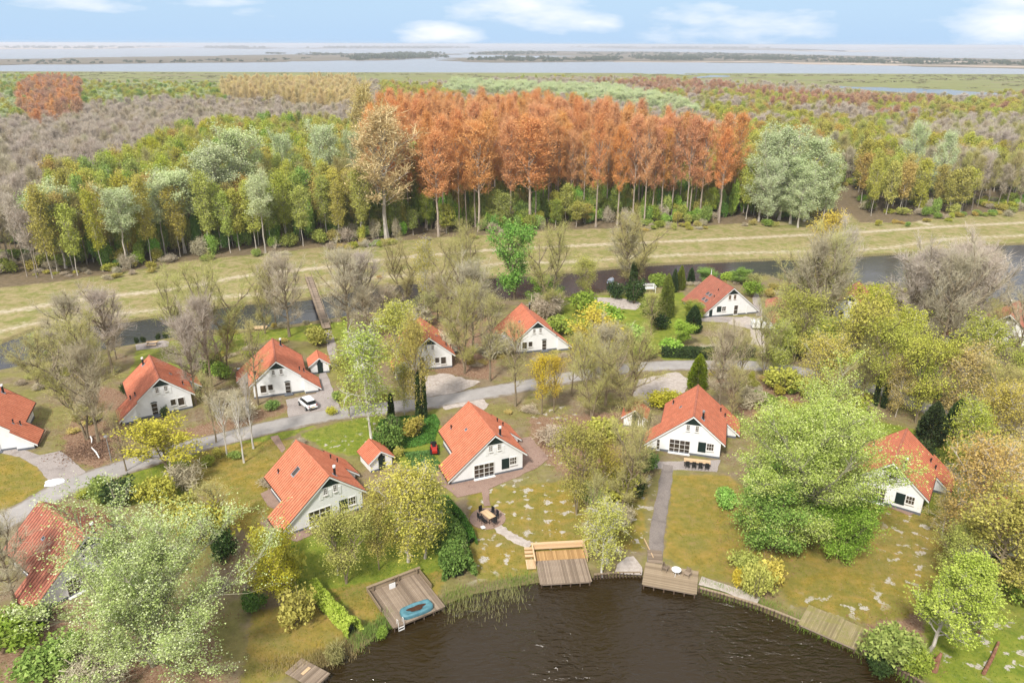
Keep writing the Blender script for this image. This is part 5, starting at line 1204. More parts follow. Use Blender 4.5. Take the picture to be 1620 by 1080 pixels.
# things in the garden by the canal
def simple_box_thing(name, px, dims, rz, mat, label, cat, z=0): b = MB(); b.box((0, 0, dims[2]/2), dims, 0); return b.build(name, MT[mat], None, loc=(*G(*px)[:2], z), rz=rz, label=label, cat=cat)
def pergola(px, w, d, h, rz, label):
    p = G(*px); r = empty('garden_pergola', (p[0], p[1], 0), rz, label=label, cat='pergola')
    b = MB(); b.box((0, 0, h/2), (.1, .1, h)); me = b.mesh('post', MT['white_trim'])
    for i in (-1, 1):
        for j in (-1, 1): link('post', me, r, (i*w/2, j*d/2, 0))
    for j in (-1, 0, 1): b = MB(); b.box((0, j*d/2, h+.06), (w+.4, .1, .12)); b.build('beam', MT['white_trim'], r)
    b = MB(); b.box((0, 0, h*.6), (w-.1, d*.6, .08)); b.build('tabletop', MT['white_trim'], r)
pergola((1022, 462), 3.6, 2.0, 1.5, .05, 'white garden frame with a pale top between the clipped evergreens')
p = G(1206, 520); r = empty('trailer', (p[0], p[1], 0), -.1, label='low white covered trailer in front of the wide white house', cat='trailer')
b = MB(); b.box((0, 0, .95), (4.2, 2.0, .9)); b.build('body', MT['white_trim'], r); b = MB(); b.box((0, 0, 1.44), (4.3, 2.1, .08)); b.build('lid', MT['white_cloth'], r)
for x in (-.5, .5):
    b = MB(); b.prism([(x+.28*math.cos(t), .28+.28*math.sin(t)) for t in np.linspace(0, 6.28, 13)[:-1]], 'y', -1.08, -.9); b.build('wheel', MT['rubber'], r)
b = MB(); b.box((-2.7, 0, .55), (1.2, .1, .08)); b.build('drawbar', MT['steel'], r)
p = G(966, 446); r = empty('rowing_boat', (p[0], p[1], .1), 1.2, label='grey-blue boat hull stored upside down on the canal bank', cat='boat')
b = MB(); V = []; ks = 9
for i, x in enumerate(np.linspace(-2, 2, ks)):
    w_ = .75*(1-abs(x/2)**2.4*.8); hgt = .7*(1-abs(x/2)**3*.4)
    for t in np.linspace(0, math.pi, 7): V.append((x, w_*math.cos(t), hgt*math.sin(t)**.7))
b.add(V, [[i*7+j, i*7+j+1, (i+1)*7+j+1, (i+1)*7+j] for i in range(ks-1) for j in range(6)]); b.build('hull', flat('boat_paint', (.30, .34, .42), .5), r, True)
b = MB(); b.box((0, 0, .68), (3.4, .06, .06)); b.build('keel', MT['wood_grey'], r)
for i, (a_, b__) in enumerate((((966, 470), (969, 448)), ((979, 468), (974, 448)))):
    p0 = G(*a_); h_, _, _ = height_px(a_[0], a_[1], b__[1]); b = MB(); b.tube([(0, 0, -.1), (.3*(1 if i == 0 else -1), 0, h_)], .05, 6, 0, True); b.build('garden_pole', MT['white_trim'], None, loc=p0, label=['left leaning white pole by the stored boat', 'right leaning white pole by the stored boat'][i], cat='pole', group='white poles by the boat')
b = MB(); b.box((0, 0, .5), (.06, .03, 1.0)); 
p = G(427, 650); r = empty('house_sign', (p[0], p[1], 0), .3, label='small dark post sign beside the parked car drive', cat='sign'); b = MB(); b.box((0, 0, .6), (.08, .08, 1.2)); b.build('post', MT['dark_green'], r); b = MB(); b.box((0, -.06, 1.1), (.5, .03, .3)); b.build('board', MT['dark_green'], r)
p = G(379, 592); r = empty('wheelie_bin', (p[0], p[1], 0), .5, label='dark bin beside the white house among shrubs', cat='bin'); b = MB(); b.box((0, 0, .5), (.5, .55, .95)); b.build('body', MT['dark_green'], r); b = MB(); b.box((0, 0, 1.0), (.54, .6, .06)); b.build('lid', MT['steel'], r)
# fence boards on the slope by the left house
p0, p1 = G(62, 703), G(75, 684); d = p1-p0; b = MB(); b.box((d[0]/2, d[1]/2, .25), (np.linalg.norm(d), .08, .5), math.atan2(d[1], d[0])); b.build('edging_board', MT['wood_old'], None, loc=p0, label='low timber edging board beside the left-hand house wing', cat='edging')

# ------------------------------------------------------------------ hedges, ivy bed, reeds
def hedge(name, pts, w, h, leafk, label, seed=1, n=9000, ls=.17, box=True):
    r = np.random.default_rng(seed); P = np.array(pts)[:, :2]; seg = np.linalg.norm(np.diff(P, axis=0), axis=1); cum = np.r_[0, np.cumsum(seg)]; o = P[0]
    t = r.uniform(0, cum[-1], n); x = np.interp(t, cum, P[:, 0])-o[0]; y = np.interp(t, cum, P[:, 1])-o[1]
    k = np.clip(np.searchsorted(cum, t)-1, 0, len(seg)-1); T = np.diff(P, axis=0)[k]/seg[k][:, None]; N = np.stack([-T[:, 1], T[:, 0]], 1)
    wob = .75+.5*vnoise(t, t*0, 1.3, seed) if not box else .95+.1*vnoise(t, t*0, .8, seed)
    side = r.uniform(0, 1, n); u = np.where(side < .45, r.uniform(-1, 1, n), np.sign(r.normal(size=n))*r.uniform(.8, 1.05, n)); zz = np.where(side < .45, r.uniform(.85, 1.05, n), r.uniform(0, 1, n))
    if not box: zz = zz*np.sqrt(np.clip(1.15-u*u, .1, 1))
    C = np.stack([x+N[:, 0]*u*w/2*wob, y+N[:, 1]*u*w/2*wob, zz*h*wob], 1)
    b = MB(); V, F = scatter_tris(r, C, ls); b.add(V, F, 0)
    for i in range(len(seg)):
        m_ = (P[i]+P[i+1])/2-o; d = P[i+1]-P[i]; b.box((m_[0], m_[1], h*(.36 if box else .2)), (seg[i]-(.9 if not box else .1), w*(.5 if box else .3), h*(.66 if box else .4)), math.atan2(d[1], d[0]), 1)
    b.build(name, [LM[leafk], MT['hedge_core']], None, loc=(o[0], o[1], 0), label=label, cat='hedge')
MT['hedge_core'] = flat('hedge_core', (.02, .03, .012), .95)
hedge('hedge', PX([(1046, 563), (1115, 566), (1192, 563)]), 1.6, 1.7, 'dark', 'long dark clipped hedge along the road bend', 1, 12000)
hedge('hedge', PX([(696, 812), (706, 845), (718, 880), (728, 915)]), 2.9, 2.3, 'laurel', 'tall laurel hedge between the birches and the round patio garden', 2, 16000, .22, False)
hedge('hedge', PX([(497, 935), (520, 962), (545, 988), (562, 1005)]), 1.3, 1.5, 'fresh', 'low yellow-green hedge running down to the pond beside the grey deck', 3, 6000, .2, False)
hedge('hedge', PX([(705, 800), (735, 835), (748, 862)]), 1.2, 1.3, 'laurel', 'low ivy-like hedge along the edge of the round patio lawn', 4, 5000, .2, False)
def cover(name, poly, n, leafk, ls, hmax, label, seed):
    r = np.random.default_rng(seed); P = np.array(poly)[:, :2]; lo, hi = P.min(0), P.max(0); q = r.uniform(lo, hi, (n*2, 2)); s = sdf(P, q[:, 0], q[:, 1]); q = q[s > .1][:n]; s = s[s > .1][:n]
    z = np.clip(s, 0, 1)*hmax*(.3+.9*vnoise(q[:, 0], q[:, 1], 1.1, seed))*r.uniform(.5, 1, len(q))+.05; C = np.stack([q[:, 0]-P[0][0], q[:, 1]-P[0][1], z], 1)
    b = MB(); V, F = scatter_tris(r, C, ls, up=1.0); b.add(V, F); b.build(name, LM[leafk], None, loc=(P[0][0], P[0][1], 0), kind='stuff', label=label, cat='ground cover')
cover('ivy_ground_cover', PX([(585, 700), (600, 664), (640, 658), (690, 655), (697, 668), (688, 700), (655, 708), (610, 712)]), 14000, 'laurel', .17, .45, 'dark green ivy bed left of the mower house', 1)
cover('ivy_ground_cover', PX([(636, 715), (680, 712), (700, 735), (690, 750), (655, 745)]), 5000, 'laurel', .15, .4, 'ivy strip below the mower', 2)
# reeds and bank plants
def reeds(name, pts, n, label, seed, h=1.2, leafk='reed', spread=.6, zb=ZW):
    r = np.random.default_rng(seed); P = np.array(PX(pts, ZW))[:, :2]; seg = np.linalg.norm(np.diff(P, axis=0), axis=1); cum = np.r_[0, np.cumsum(seg)]
    t = r.uniform(0, cum[-1], n); keep = vnoise(t, t*0, .9, seed) > .35; t = t[keep]; n = len(t)
    x = np.interp(t, cum, P[:, 0])+r.normal(size=n)*spread; y = np.interp(t, cum, P[:, 1])+r.normal(size=n)*spread
    z0 = np.maximum(gz(x, y), ZW); hh = h*r.uniform(.4, 1.1, n); d = r.normal(size=(n, 2))*.22*hh[:, None]; a = r.uniform(0, 6.28, n)
    w = .022; A = np.stack([x-w*np.cos(a), y-w*np.sin(a), z0-.05], 1); Bq = np.stack([x+w*np.cos(a), y+w*np.sin(a), z0-.05], 1); C = np.stack([x+d[:, 0], y+d[:, 1], z0+hh], 1)
    V = np.stack([A, Bq, C], 1)-np.array([P[0][0], P[0][1], 0]); b = MB(); b.add(V.reshape(-1, 3), np.arange(3*n).reshape(-1, 3)); b.build(name, LM[leafk], None, loc=(P[0][0], P[0][1], 0), kind='stuff', label=label, cat='reeds')
reeds('reed_bed', [(704, 962), (730, 960), (760, 955), (800, 945), (838, 935)], 800, 'thin reeds standing in the shallow water', 1, 1.0, spread=.8)
reeds('reed_bed', [(715, 968), (750, 972), (790, 965)], 350, 'sparse reeds further out in the pond', 2, .9, spread=1.0)
reeds('bank_grass', [(560, 1020), (600, 992), (615, 985)], 2500, 'long grass on the pond bank beside the grey deck', 3, .7, 'green', .5)
reeds('bank_grass', [(700, 950), (760, 932), (845, 915)], 1500, 'long grass on the pond bank below the laurel hedge', 4, .5, 'green', .5)
reeds('bank_grass', [(1105, 930), (1200, 956), (1262, 985), (1380, 1040), (1470, 1092)], 4000, 'long grass above the stake edging', 5, .45, 'green', .45)
reeds('bank_grass', [(430, 1062), (500, 1050), (560, 1022)], 3000, 'dead sedge along the bank', 6, .7, 'reed', .6)
reeds('bank_grass', CANAL_LO[4:14], 6000, 'rough grass along the near canal bank', 7, .7, 'reed', .8)
reeds('bank_grass', CANAL_UP[3:16], 6000, 'pale grass along the far canal bank', 8, .5, 'reed', .6)

# ------------------------------------------------------------------ trees of the village, each at its place
# prototype, base x, base y, top y, crown width px, kind of tree, label
T = [
 ('bare_b', 138, 694, 488, 130, 'bare_tree', 'large bare tree with wide low limbs beside the leaf pile'),
 ('bare_a', 156, 700, 520, 90, 'bare_tree', 'bare tree with a dark trunk rising straight from the leaf pile'),
 ('bare_c', 180, 592, 440, 80, 'bare_tree', 'slim bare tree on the canal lawn between two houses'),
 ('bare_a', 118, 560, 452, 90, 'bare_tree', 'bare tree at the canal behind the leaf-pile tree'),
 ('bare_b', 60, 610, 520, 80, 'bare_tree', 'low olive bare tree beside the canal corner at the picture edge'),
 ('birch_c', 62, 560, 505, 38, 'birch_tree', 'small yellow-green tree at the canal edge near the left border'),
 ('lime', 88, 545, 500, 50, 'lime_tree', 'small yellow blossoming tree on the far canal bank'),
 ('maple', 268, 748, 650, 135, 'maple_tree', 'bright yellow multi-stemmed maple beside the road'),
 ('bare_thin', 200, 745, 640, 45, 'bare_tree', 'thin leaning bare stem beside the yellow maple'),
 ('bare_c', 310, 640, 480, 75, 'bare_tree', 'bare tree at the right corner of the house behind the maple'),
 ('bare_b', 300, 575, 420, 95, 'bare_tree', 'bare branching tree behind the house with the maple'),
 ('bare_b', 358, 592, 405, 110, 'bare_tree', 'tall olive bare tree between the canal and the parked-car house'),
 ('bare_c', 335, 612, 450, 70, 'bare_tree', 'bare tree with reddish twigs left of the parked-car house'),
 ('bare_thin', 408, 640, 500, 60, 'bare_tree', 'thin bare tree growing right in front of the parked-car house wall'),
 ('bare_birch', 359, 719, 615, 38, 'bare_birch', 'leafless white birch nearest the yellow bush by the road'),
 ('bare_birch', 386, 731, 610, 44, 'bare_birch', 'leafless white birch with the lowest trunk base on the mustard lawn'),
 ('bare_birch', 401, 709, 585, 46, 'bare_birch', 'leafless white birch closest to the road edge'),
 ('bare_thin', 342, 700, 585, 45, 'bare_tree', 'thin twiggy tree on the roadside behind the white birches'),
 ('bare_a', 458, 532, 390, 78, 'bare_tree', 'dark-trunked bare tree left of the footbridge on the near bank'),
 ('bare_b', 420, 527, 410, 56, 'bare_tree', 'twiggy tree on the canal edge left of the footbridge'),
 ('bare_c', 436, 512, 400, 50, 'bare_tree', 'slender bare tree next to the footbridge rail'),
 ('bare_a', 553, 540, 380, 90, 'bare_tree', 'bare tree right of the footbridge path'),
 ('bare_c', 580, 520, 385, 70, 'bare_tree', 'bare tree on the canal bank behind the tall birch'),
 ('bare_b', 640, 488, 372, 75, 'bare_tree', 'dark bare tree standing in the canal bend'),
 ('birch_c', 672, 500, 375, 45, 'birch_tree', 'narrow yellow-green tree beside the dark tree of the canal bend'),
 ('bare_b', 712, 520, 370, 85, 'bare_tree', 'bare tree with forked trunk on the canal bank'),
 ('bare_a', 748, 560, 400, 85, 'bare_tree', 'grey bare tree left of the vivid green alder'),
 ('bare_b', 745, 470, 335, 85, 'bare_tree', 'round twiggy tree behind the vivid green alder'),
 ('alder', 814, 472, 345, 75, 'alder_tree', 'vivid light green alder on the canal bank'),
 ('bare_b', 868, 500, 350, 90, 'bare_tree', 'bare tree right beside the vivid green alder'),
 ('bare_a', 990, 442, 322, 70, 'bare_tree', 'left one of two bare trees on the canal bank above the garden'),
 ('bare_b', 1003, 446, 318, 85, 'bare_tree', 'right one of two bare trees on the canal bank, ivy at its foot'),
 ('ivy', 1002, 448, 402, 16, 'ivy_column', 'dark ivy climbing the foot of the canal-bank tree'),
 ('birch_b', 925, 470, 405, 50, 'small_tree', 'small leaning green tree at the canal edge of the big garden'),
 ('birch_c', 588, 694, 512, 100, 'birch_tree', 'tall yellow-green birch with pale trunk at the gabled shed'),
 ('birch_a', 553, 660, 545, 60, 'birch_tree', 'yellow-green birch beside the paved drive edge'),
 ('birch_b', 660, 662, 500, 72, 'birch_tree', 'green birch in front of the half hidden house, ivy on its stem'),
 ('birch_a', 628, 600, 472, 80, 'birch_tree', 'yellow-green birch over the half hidden house roof'),
 ('birch_c', 640, 655, 570, 40, 'birch_tree', 'slender green birch right of the ivy stems'),
 ('ivy', 663, 664, 585, 12, 'ivy_column', 'left ivy-covered stem beside the road'), ('ivy', 672, 662, 590, 11, 'ivy_column', 'right ivy-covered stem beside the road'), ('ivy', 620, 672, 622, 14, 'ivy_column', 'short ivy column behind the laurel bed'),
 ('bare_thin', 775, 602, 460, 62, 'bare_tree', 'airy olive tree in the grass beside the road, left of the red-roofed house'),
 ('bare_b', 735, 590, 445, 90, 'bare_tree', 'olive twiggy tree beside the dirt patch left of the red-roofed house'),
 ('bare_thin', 815, 642, 505, 60, 'bare_tree', 'straight thin bare tree at the roadside above the patio house'),
 ('amber', 857, 655, 560, 46, 'amber_tree', 'golden tree at the roadside'),
 ('amber', 876, 652, 560, 40, 'amber_tree', 'golden tree with grey branches directly behind the roadside golden tree'),
 ('amber', 940, 600, 484, 105, 'amber_tree', 'bright golden blossoming tree beside the garden with evergreens'),
 ('amber', 915, 590, 512, 45, 'amber_tree', 'smaller golden tree at the white house corner'),
 ('bare_b', 936, 664, 520, 85, 'bare_tree', 'wide branching olive tree at the roadside, left of the small shed'),
 ('bare_b', 992, 668, 515, 110, 'bare_tree', 'broad airy tree over the small red-roofed shed'),
 ('bare_a', 958, 640, 500, 85, 'bare_tree', 'twiggy tree between the golden tree and the small shed'),
 ('bare_thin', 905, 625, 520, 45, 'bare_tree', 'thin bare tree on the verge by the road bend'),
 ('birch_b', 912, 812, 665, 95, 'birch_tree', 'green-yellow birch on the lawn right of the patio house'),
 ('birch_b', 946, 800, 690, 75, 'birch_tree', 'olive birch beside the garden path thicket'),
 ('bare_b', 985, 806, 655, 100, 'bare_tree', 'olive twiggy tree left of the straight path'),
 ('bare_thin', 935, 880, 745, 60, 'bare_tree', 'thin brown tree above the new timber deck'),
 ('birch_c', 952, 906, 785, 85, 'birch_tree', 'light green young tree at the water right of the new deck'),
 ('bare_thin', 1010, 770, 640, 60, 'bare_tree', 'bare tree close to the terrace with the long table'),
 ('cypress', 1103, 616, 558, 42, 'cypress_tree', 'yellow-green clipped egg-shaped cypress in front of the long dark hedge'),
 ('bare_a', 1137, 652, 500, 66, 'bare_tree', 'bare tree right of the clipped cypress'),
 ('bare_thin', 1163, 650, 520, 55, 'bare_tree', 'thin tree behind the terrace house, right of the cypress'),
 ('bare_thin', 1155, 672, 575, 45, 'bare_tree', 'low thin tree close behind the terrace house roof'),
 ('bare_b', 1207, 600, 470, 65, 'bare_tree', 'dark-stemmed tree at the mouth of the gravel drive'),
 ('bare_b', 1140, 590, 510, 75, 'bare_tree', 'grey round tree in front of the wide white house'),
 ('freshwhite', 1262, 862, 606, 262, 'blossom_tree', 'huge white-green blossoming tree right of the terrace house'),
 ('willow', 1218, 868, 735, 140, 'willow_tree', 'dense vivid green lower crown merging into the huge blossoming tree'),
 ('willow', 1325, 878, 760, 110, 'willow_tree', 'light green drooping crown at the right foot of the huge blossoming tree'),
 ('blossom', 242, 1052, 780, 330, 'blossom_tree', 'huge white-blossoming tree over the house in the lower left corner'),
 ('bare_a', 28, 960, 800, 110, 'bare_tree', 'bare pale-branched tree at the lower left picture edge'),
 ('bare_thin', 350, 850, 760, 80, 'bare_tree', 'airy olive tree above the mustard lawn in the shrubs'),
 ('lime', 442, 955, 836, 90, 'birch_tree', 'yellow-green tree left of the birch lawn'),
 ('birch_b', 548, 922, 800, 120, 'birch_tree', 'green birch left of the tan birches on the lawn'),
 ('birch_c', 534, 908, 810, 60, 'birch_tree', 'slim green birch beside the green birch on the deck lawn'),
 ('tan_a', 646, 888, 728, 130, 'birch_tree', 'tall tan-green birch with curved pale trunk above the grey deck'),
 ('birch_a', 672, 882, 742, 100, 'birch_tree', 'pale stemmed birch beside the curved trunk, at the bare soil patch'),
 ('birch_b', 600, 900, 775, 80, 'birch_tree', 'olive birch in the middle of the lawn above the grey deck'),
 ('fresh', 1468, 1030, 862, 140, 'fresh_green_tree', 'leaning light green tree with a bare pale trunk beside the water'),
 ('fresh', 1512, 1012, 905, 60, 'fresh_green_tree', 'smaller second stem of light green leaves behind the leaning tree'),
 ('lime', 1574, 938, 765, 165, 'lime_tree', 'broad lime-green tree at the right picture edge'),
 ('birch_b', 1500, 925, 820, 90, 'birch_tree', 'olive-green tree left of the broad lime-green tree'),
 ('tan_a', 1522, 868, 672, 130, 'birch_tree', 'large tan birch right of the turned house'),
 ('tan_a', 1590, 800, 685, 100, 'birch_tree', 'tan birch at the right picture edge above the lime-green tree'),
 ('tan_a', 1490, 850, 780, 60, 'birch_tree', 'low tan birch at the turned house roof corner'),
 ('tan_a', 1560, 742, 590, 110, 'birch_tree', 'tan birch between the road and the tan crowns at the edge'),
 ('bare_a', 1608, 740, 600, 80, 'bare_tree', 'dark twiggy tree at the right edge beyond the tan birch'),
 ('birch_b', 1345, 618, 462, 130, 'birch_tree', 'broad yellow-green tree hiding the small house by the canal'),
 ('birch_a', 1310, 600, 500, 80, 'birch_tree', 'yellow-green birch left of the tree that hides the canal house'),
 ('lime', 1372, 548, 445, 80, 'lime_tree', 'golden-green tree right over the hidden canal house'),
 ('birch_b', 1398, 645, 500, 105, 'birch_tree', 'olive tree with leaning dark stems at the road'),
 ('ivy', 1384, 642, 590, 11, 'ivy_column', 'left ivy stem among the leaning trunks at the road'), ('ivy', 1397, 645, 595, 12, 'ivy_column', 'right ivy stem among the leaning trunks at the road'),
 ('bare_b', 1363, 632, 520, 60, 'bare_tree', 'leaning dark trunk beside the ivy stems'),
 ('birch_b', 1448, 668, 520, 110, 'birch_tree', 'olive-green tree above the dark evergreen'),
 ('tan_a', 1502, 668, 535, 100, 'birch_tree', 'tan-orange crown on the road near the dark evergreen'),
 ('birch_a', 1415, 600, 478, 70, 'birch_tree', 'yellow-green cone-shaped tree right of the canal house'),
 ('birch_a', 1532, 640, 490, 90, 'birch_tree', 'weeping yellow-green birch with pale stem left of the red-roofed canal-side house'),
 ('birch_b', 1255, 575, 455, 90, 'birch_tree', 'light green tree right of the gravel drive'),
 ('birch_a', 1228, 600, 500, 60, 'birch_tree', 'young light green birch next to the gravel drive'),
 ('tan_a', 1290, 640, 520, 90, 'birch_tree', 'tan-olive tree behind the huge blossoming tree'),
 ('bare_b', 1247, 530, 385, 90, 'bare_tree', 'twiggy tree with green shoots by the brown timber shed'),
 ('bare_a', 1278, 545, 358, 110, 'bare_tree', 'group tree with dark trunks near the canal, leftmost'),
 ('bare_b', 1298, 540, 352, 100, 'bare_tree', 'bare tree with green haze in the dark-trunked canal group'),
 ('bare_c', 1312, 520, 345, 80, 'bare_tree', 'leaning dark bare tree in front of the canal water'),
 ('amber', 1296, 480, 330, 62, 'amber_tree', 'orange-yellow crown rising behind the dark-trunked canal group'),
 ('bare_c', 1425, 552, 378, 95, 'bare_tree', 'mauve bare tree, first of the big grove by the wide water'),
 ('bare_c', 1458, 558, 372, 100, 'bare_tree', 'mauve bare tree, second of the big grove by the wide water'),
 ('bare_a', 1485, 575, 380, 110, 'bare_tree', 'bare tree in the centre of the big grove by the wide water'),
 ('bare_c', 1515, 560, 368, 110, 'bare_tree', 'mauve bare tree right of centre in the big grove by the wide water'),
 ('bare_a', 1538, 545, 380, 90, 'bare_tree', 'bare tree at the water end of the big grove'),
 ('bare_b', 1438, 520, 395, 70, 'bare_tree', 'lichen-green bare tree inside the big grove'),
 ('bare_c', 1500, 520, 362, 90, 'bare_tree', 'bare tree at the back of the big grove near the far bank'),
 ('bare_b', 1550, 590, 470, 60, 'bare_tree', 'small dense bare tree between the grove and the red-roofed house'),
 ('bare_a', 1600, 600, 435, 85, 'bare_tree', 'bare tree in front of the red-roofed house at the right edge'),
 ('spruce', 1508, 572, 508, 42, 'spruce_tree', 'dark blue-green spruce between the grove and the road'),
 ('cypress_dark', 1470, 700, 632, 56, 'evergreen_tree', 'dark evergreen beside the road near the turned house'),
 ('cypress_dark', 1508, 690, 628, 46, 'evergreen_tree', 'dark ivy-like evergreen column right of the other dark evergreen'),
 ('bare_b', 1560, 690, 560, 100, 'bare_tree', 'twiggy pale tree between tan birches at the road'),
 ('birch_b', 1600, 660, 540, 80, 'birch_tree', 'yellow-green tree at the right edge in front of the canal-side house'),
 ('cypress', 1053, 502, 432, 34, 'cypress_tree', 'yellow-green conical cypress in the canal garden'),
 ('cypress', 1076, 458, 419, 20, 'cypress_tree', 'narrow yellow-green cypress near the canal in the garden'),
 ('cypress_dark', 1066, 462, 424, 16, 'cypress_tree', 'narrow dark cypress beside the yellow-green one'),
 ('cypress_dark', 1093, 446, 419, 16, 'cypress_tree', 'short dark evergreen by the canal edge of the garden'),
 ('cypress_dark', 1096, 525, 482, 34, 'evergreen_tree', 'dark round evergreen left of the wide white house'),
 ('green', 1098, 505, 475, 40, 'small_tree', 'bright green small tree left of the wide white house wall'),
 ('green', 1120, 445, 422, 38, 'small_tree', 'bushy green tree behind the wide white house'),
 ('alder', 1080, 545, 508, 46, 'small_tree', 'bright green young tree behind the long dark hedge'),
 ('green', 1170, 448, 425, 38, 'small_tree', 'green bushy tree to the right behind the wide white house'),
 ('bare_thin', 1030, 530, 458, 50, 'bare_tree', 'fine brownish tree in the middle of the canal garden'),
 ('birch_b', 975, 560, 505, 50, 'small_tree', 'white-flowering small tree behind the golden tree'),
 ('green', 860, 482, 440, 60, 'small_tree', 'dark green small tree at the canal right of the alder'),
]
FILL = []
def fill(poly, st, seed, kinds, hs, label, group, names):
    P = PX(poly); A = np.array(P)[:, :2]; lo, hi = A.min(0), A.max(0); q = grid_pts(lo[0], hi[0], lo[1], hi[1], st, seed); q = q[sdf(P, q[:, 0], q[:, 1]) > 0]
    r = np.random.default_rng(seed); hl = np.array([(o.location.x, o.location.y) for o in COL.objects if o.get('category') in ('house', 'shed')]); tl = np.array([G(t[1], t[2])[:2] for t in T])
    for x, y in q:
        if ldist(ROADS, np.array([x]), np.array([y]))[0] < 3.2 or ((hl-(x, y))**2).sum(1).min() < 95 or ((tl-(x, y))**2).sum(1).min() < 7 or max(sdf(POND, np.array([x]), np.array([y]))[0], sdf(CANAL, np.array([x]), np.array([y]))[0]) > -1: continue
        uc, vc = proj(x, y, hs[1]*.6); bad = False
        for hx, hy in hl:
            uh, vh = proj(hx, hy, 2.5); bad |= abs(uc-uh) < 62 and vh-25 < vc < vh+75 or (abs(uc-uh) < 62 and 0 <= vc-vh < 40)
            bad |= abs(uc-uh) < 62 and y < hy and vc-60 < vh < vc+70
        if bad: continue
        k = r.integers(len(kinds)); put(kinds[k], x, y, r.uniform(*hs), r.uniform(4, 6.5), names[k], label[k], 'tree', group)
fill([(1190, 640), (1235, 560), (1330, 545), (1480, 600), (1640, 600), (1680, 930), (1560, 900), (1500, 770), (1420, 690), (1300, 670)], 7.6, 5, ['birch_b', 'tan_a', 'birch_a', 'bare_b'], (8, 12.5), ['yellow-green tree in the thicket along the road at the right', 'tan-leaved tree in the thicket along the road at the right', 'fresh green birch in the thicket along the road at the right', 'twiggy olive tree in the thicket along the road at the right'], 'thicket trees at the right', ['thicket_tree', 'thicket_tree', 'thicket_birch', 'thicket_bare_tree'])
fill([(570, 524), (900, 484), (900, 500), (570, 545)], 6.0, 9, ['bare_b', 'bare_a', 'bare_thin'], (8.5, 12), ['olive budding tree in the row along the near canal bank', 'brown bare tree in the row along the near canal bank', 'slim budding tree in the row along the near canal bank'], 'trees along the near canal bank', ['bare_tree']*3)
fill([(0, 600), (40, 590), (180, 560), (230, 600), (150, 640), (60, 640)], 6.5, 6, ['bare_b', 'bare_a'], (7, 10), ['olive twiggy tree between the canal and the left-hand houses', 'brown twiggy tree between the canal and the left-hand houses'], 'bare trees behind the left-hand houses', ['bare_tree', 'bare_tree'])
fill([(560, 520), (760, 490), (800, 560), (760, 600), (700, 560), (600, 570)], 6.5, 7, ['bare_b', 'bare_thin', 'bare_a'], (7, 11), ['olive twiggy tree in the brush north of the half hidden house', 'thin twiggy tree in the brush north of the half hidden house', 'brown twiggy tree in the brush north of the half hidden house'], 'brush trees by the canal', ['bare_tree']*3)
for t in T: tree_px(t[0], t[1], t[2], t[3], t[4], t[5], t[6], 'tree', 'trees of the holiday village', **(dict(rz=0.0, lean=(0, .22)) if t[0] == 'fresh' else {}))
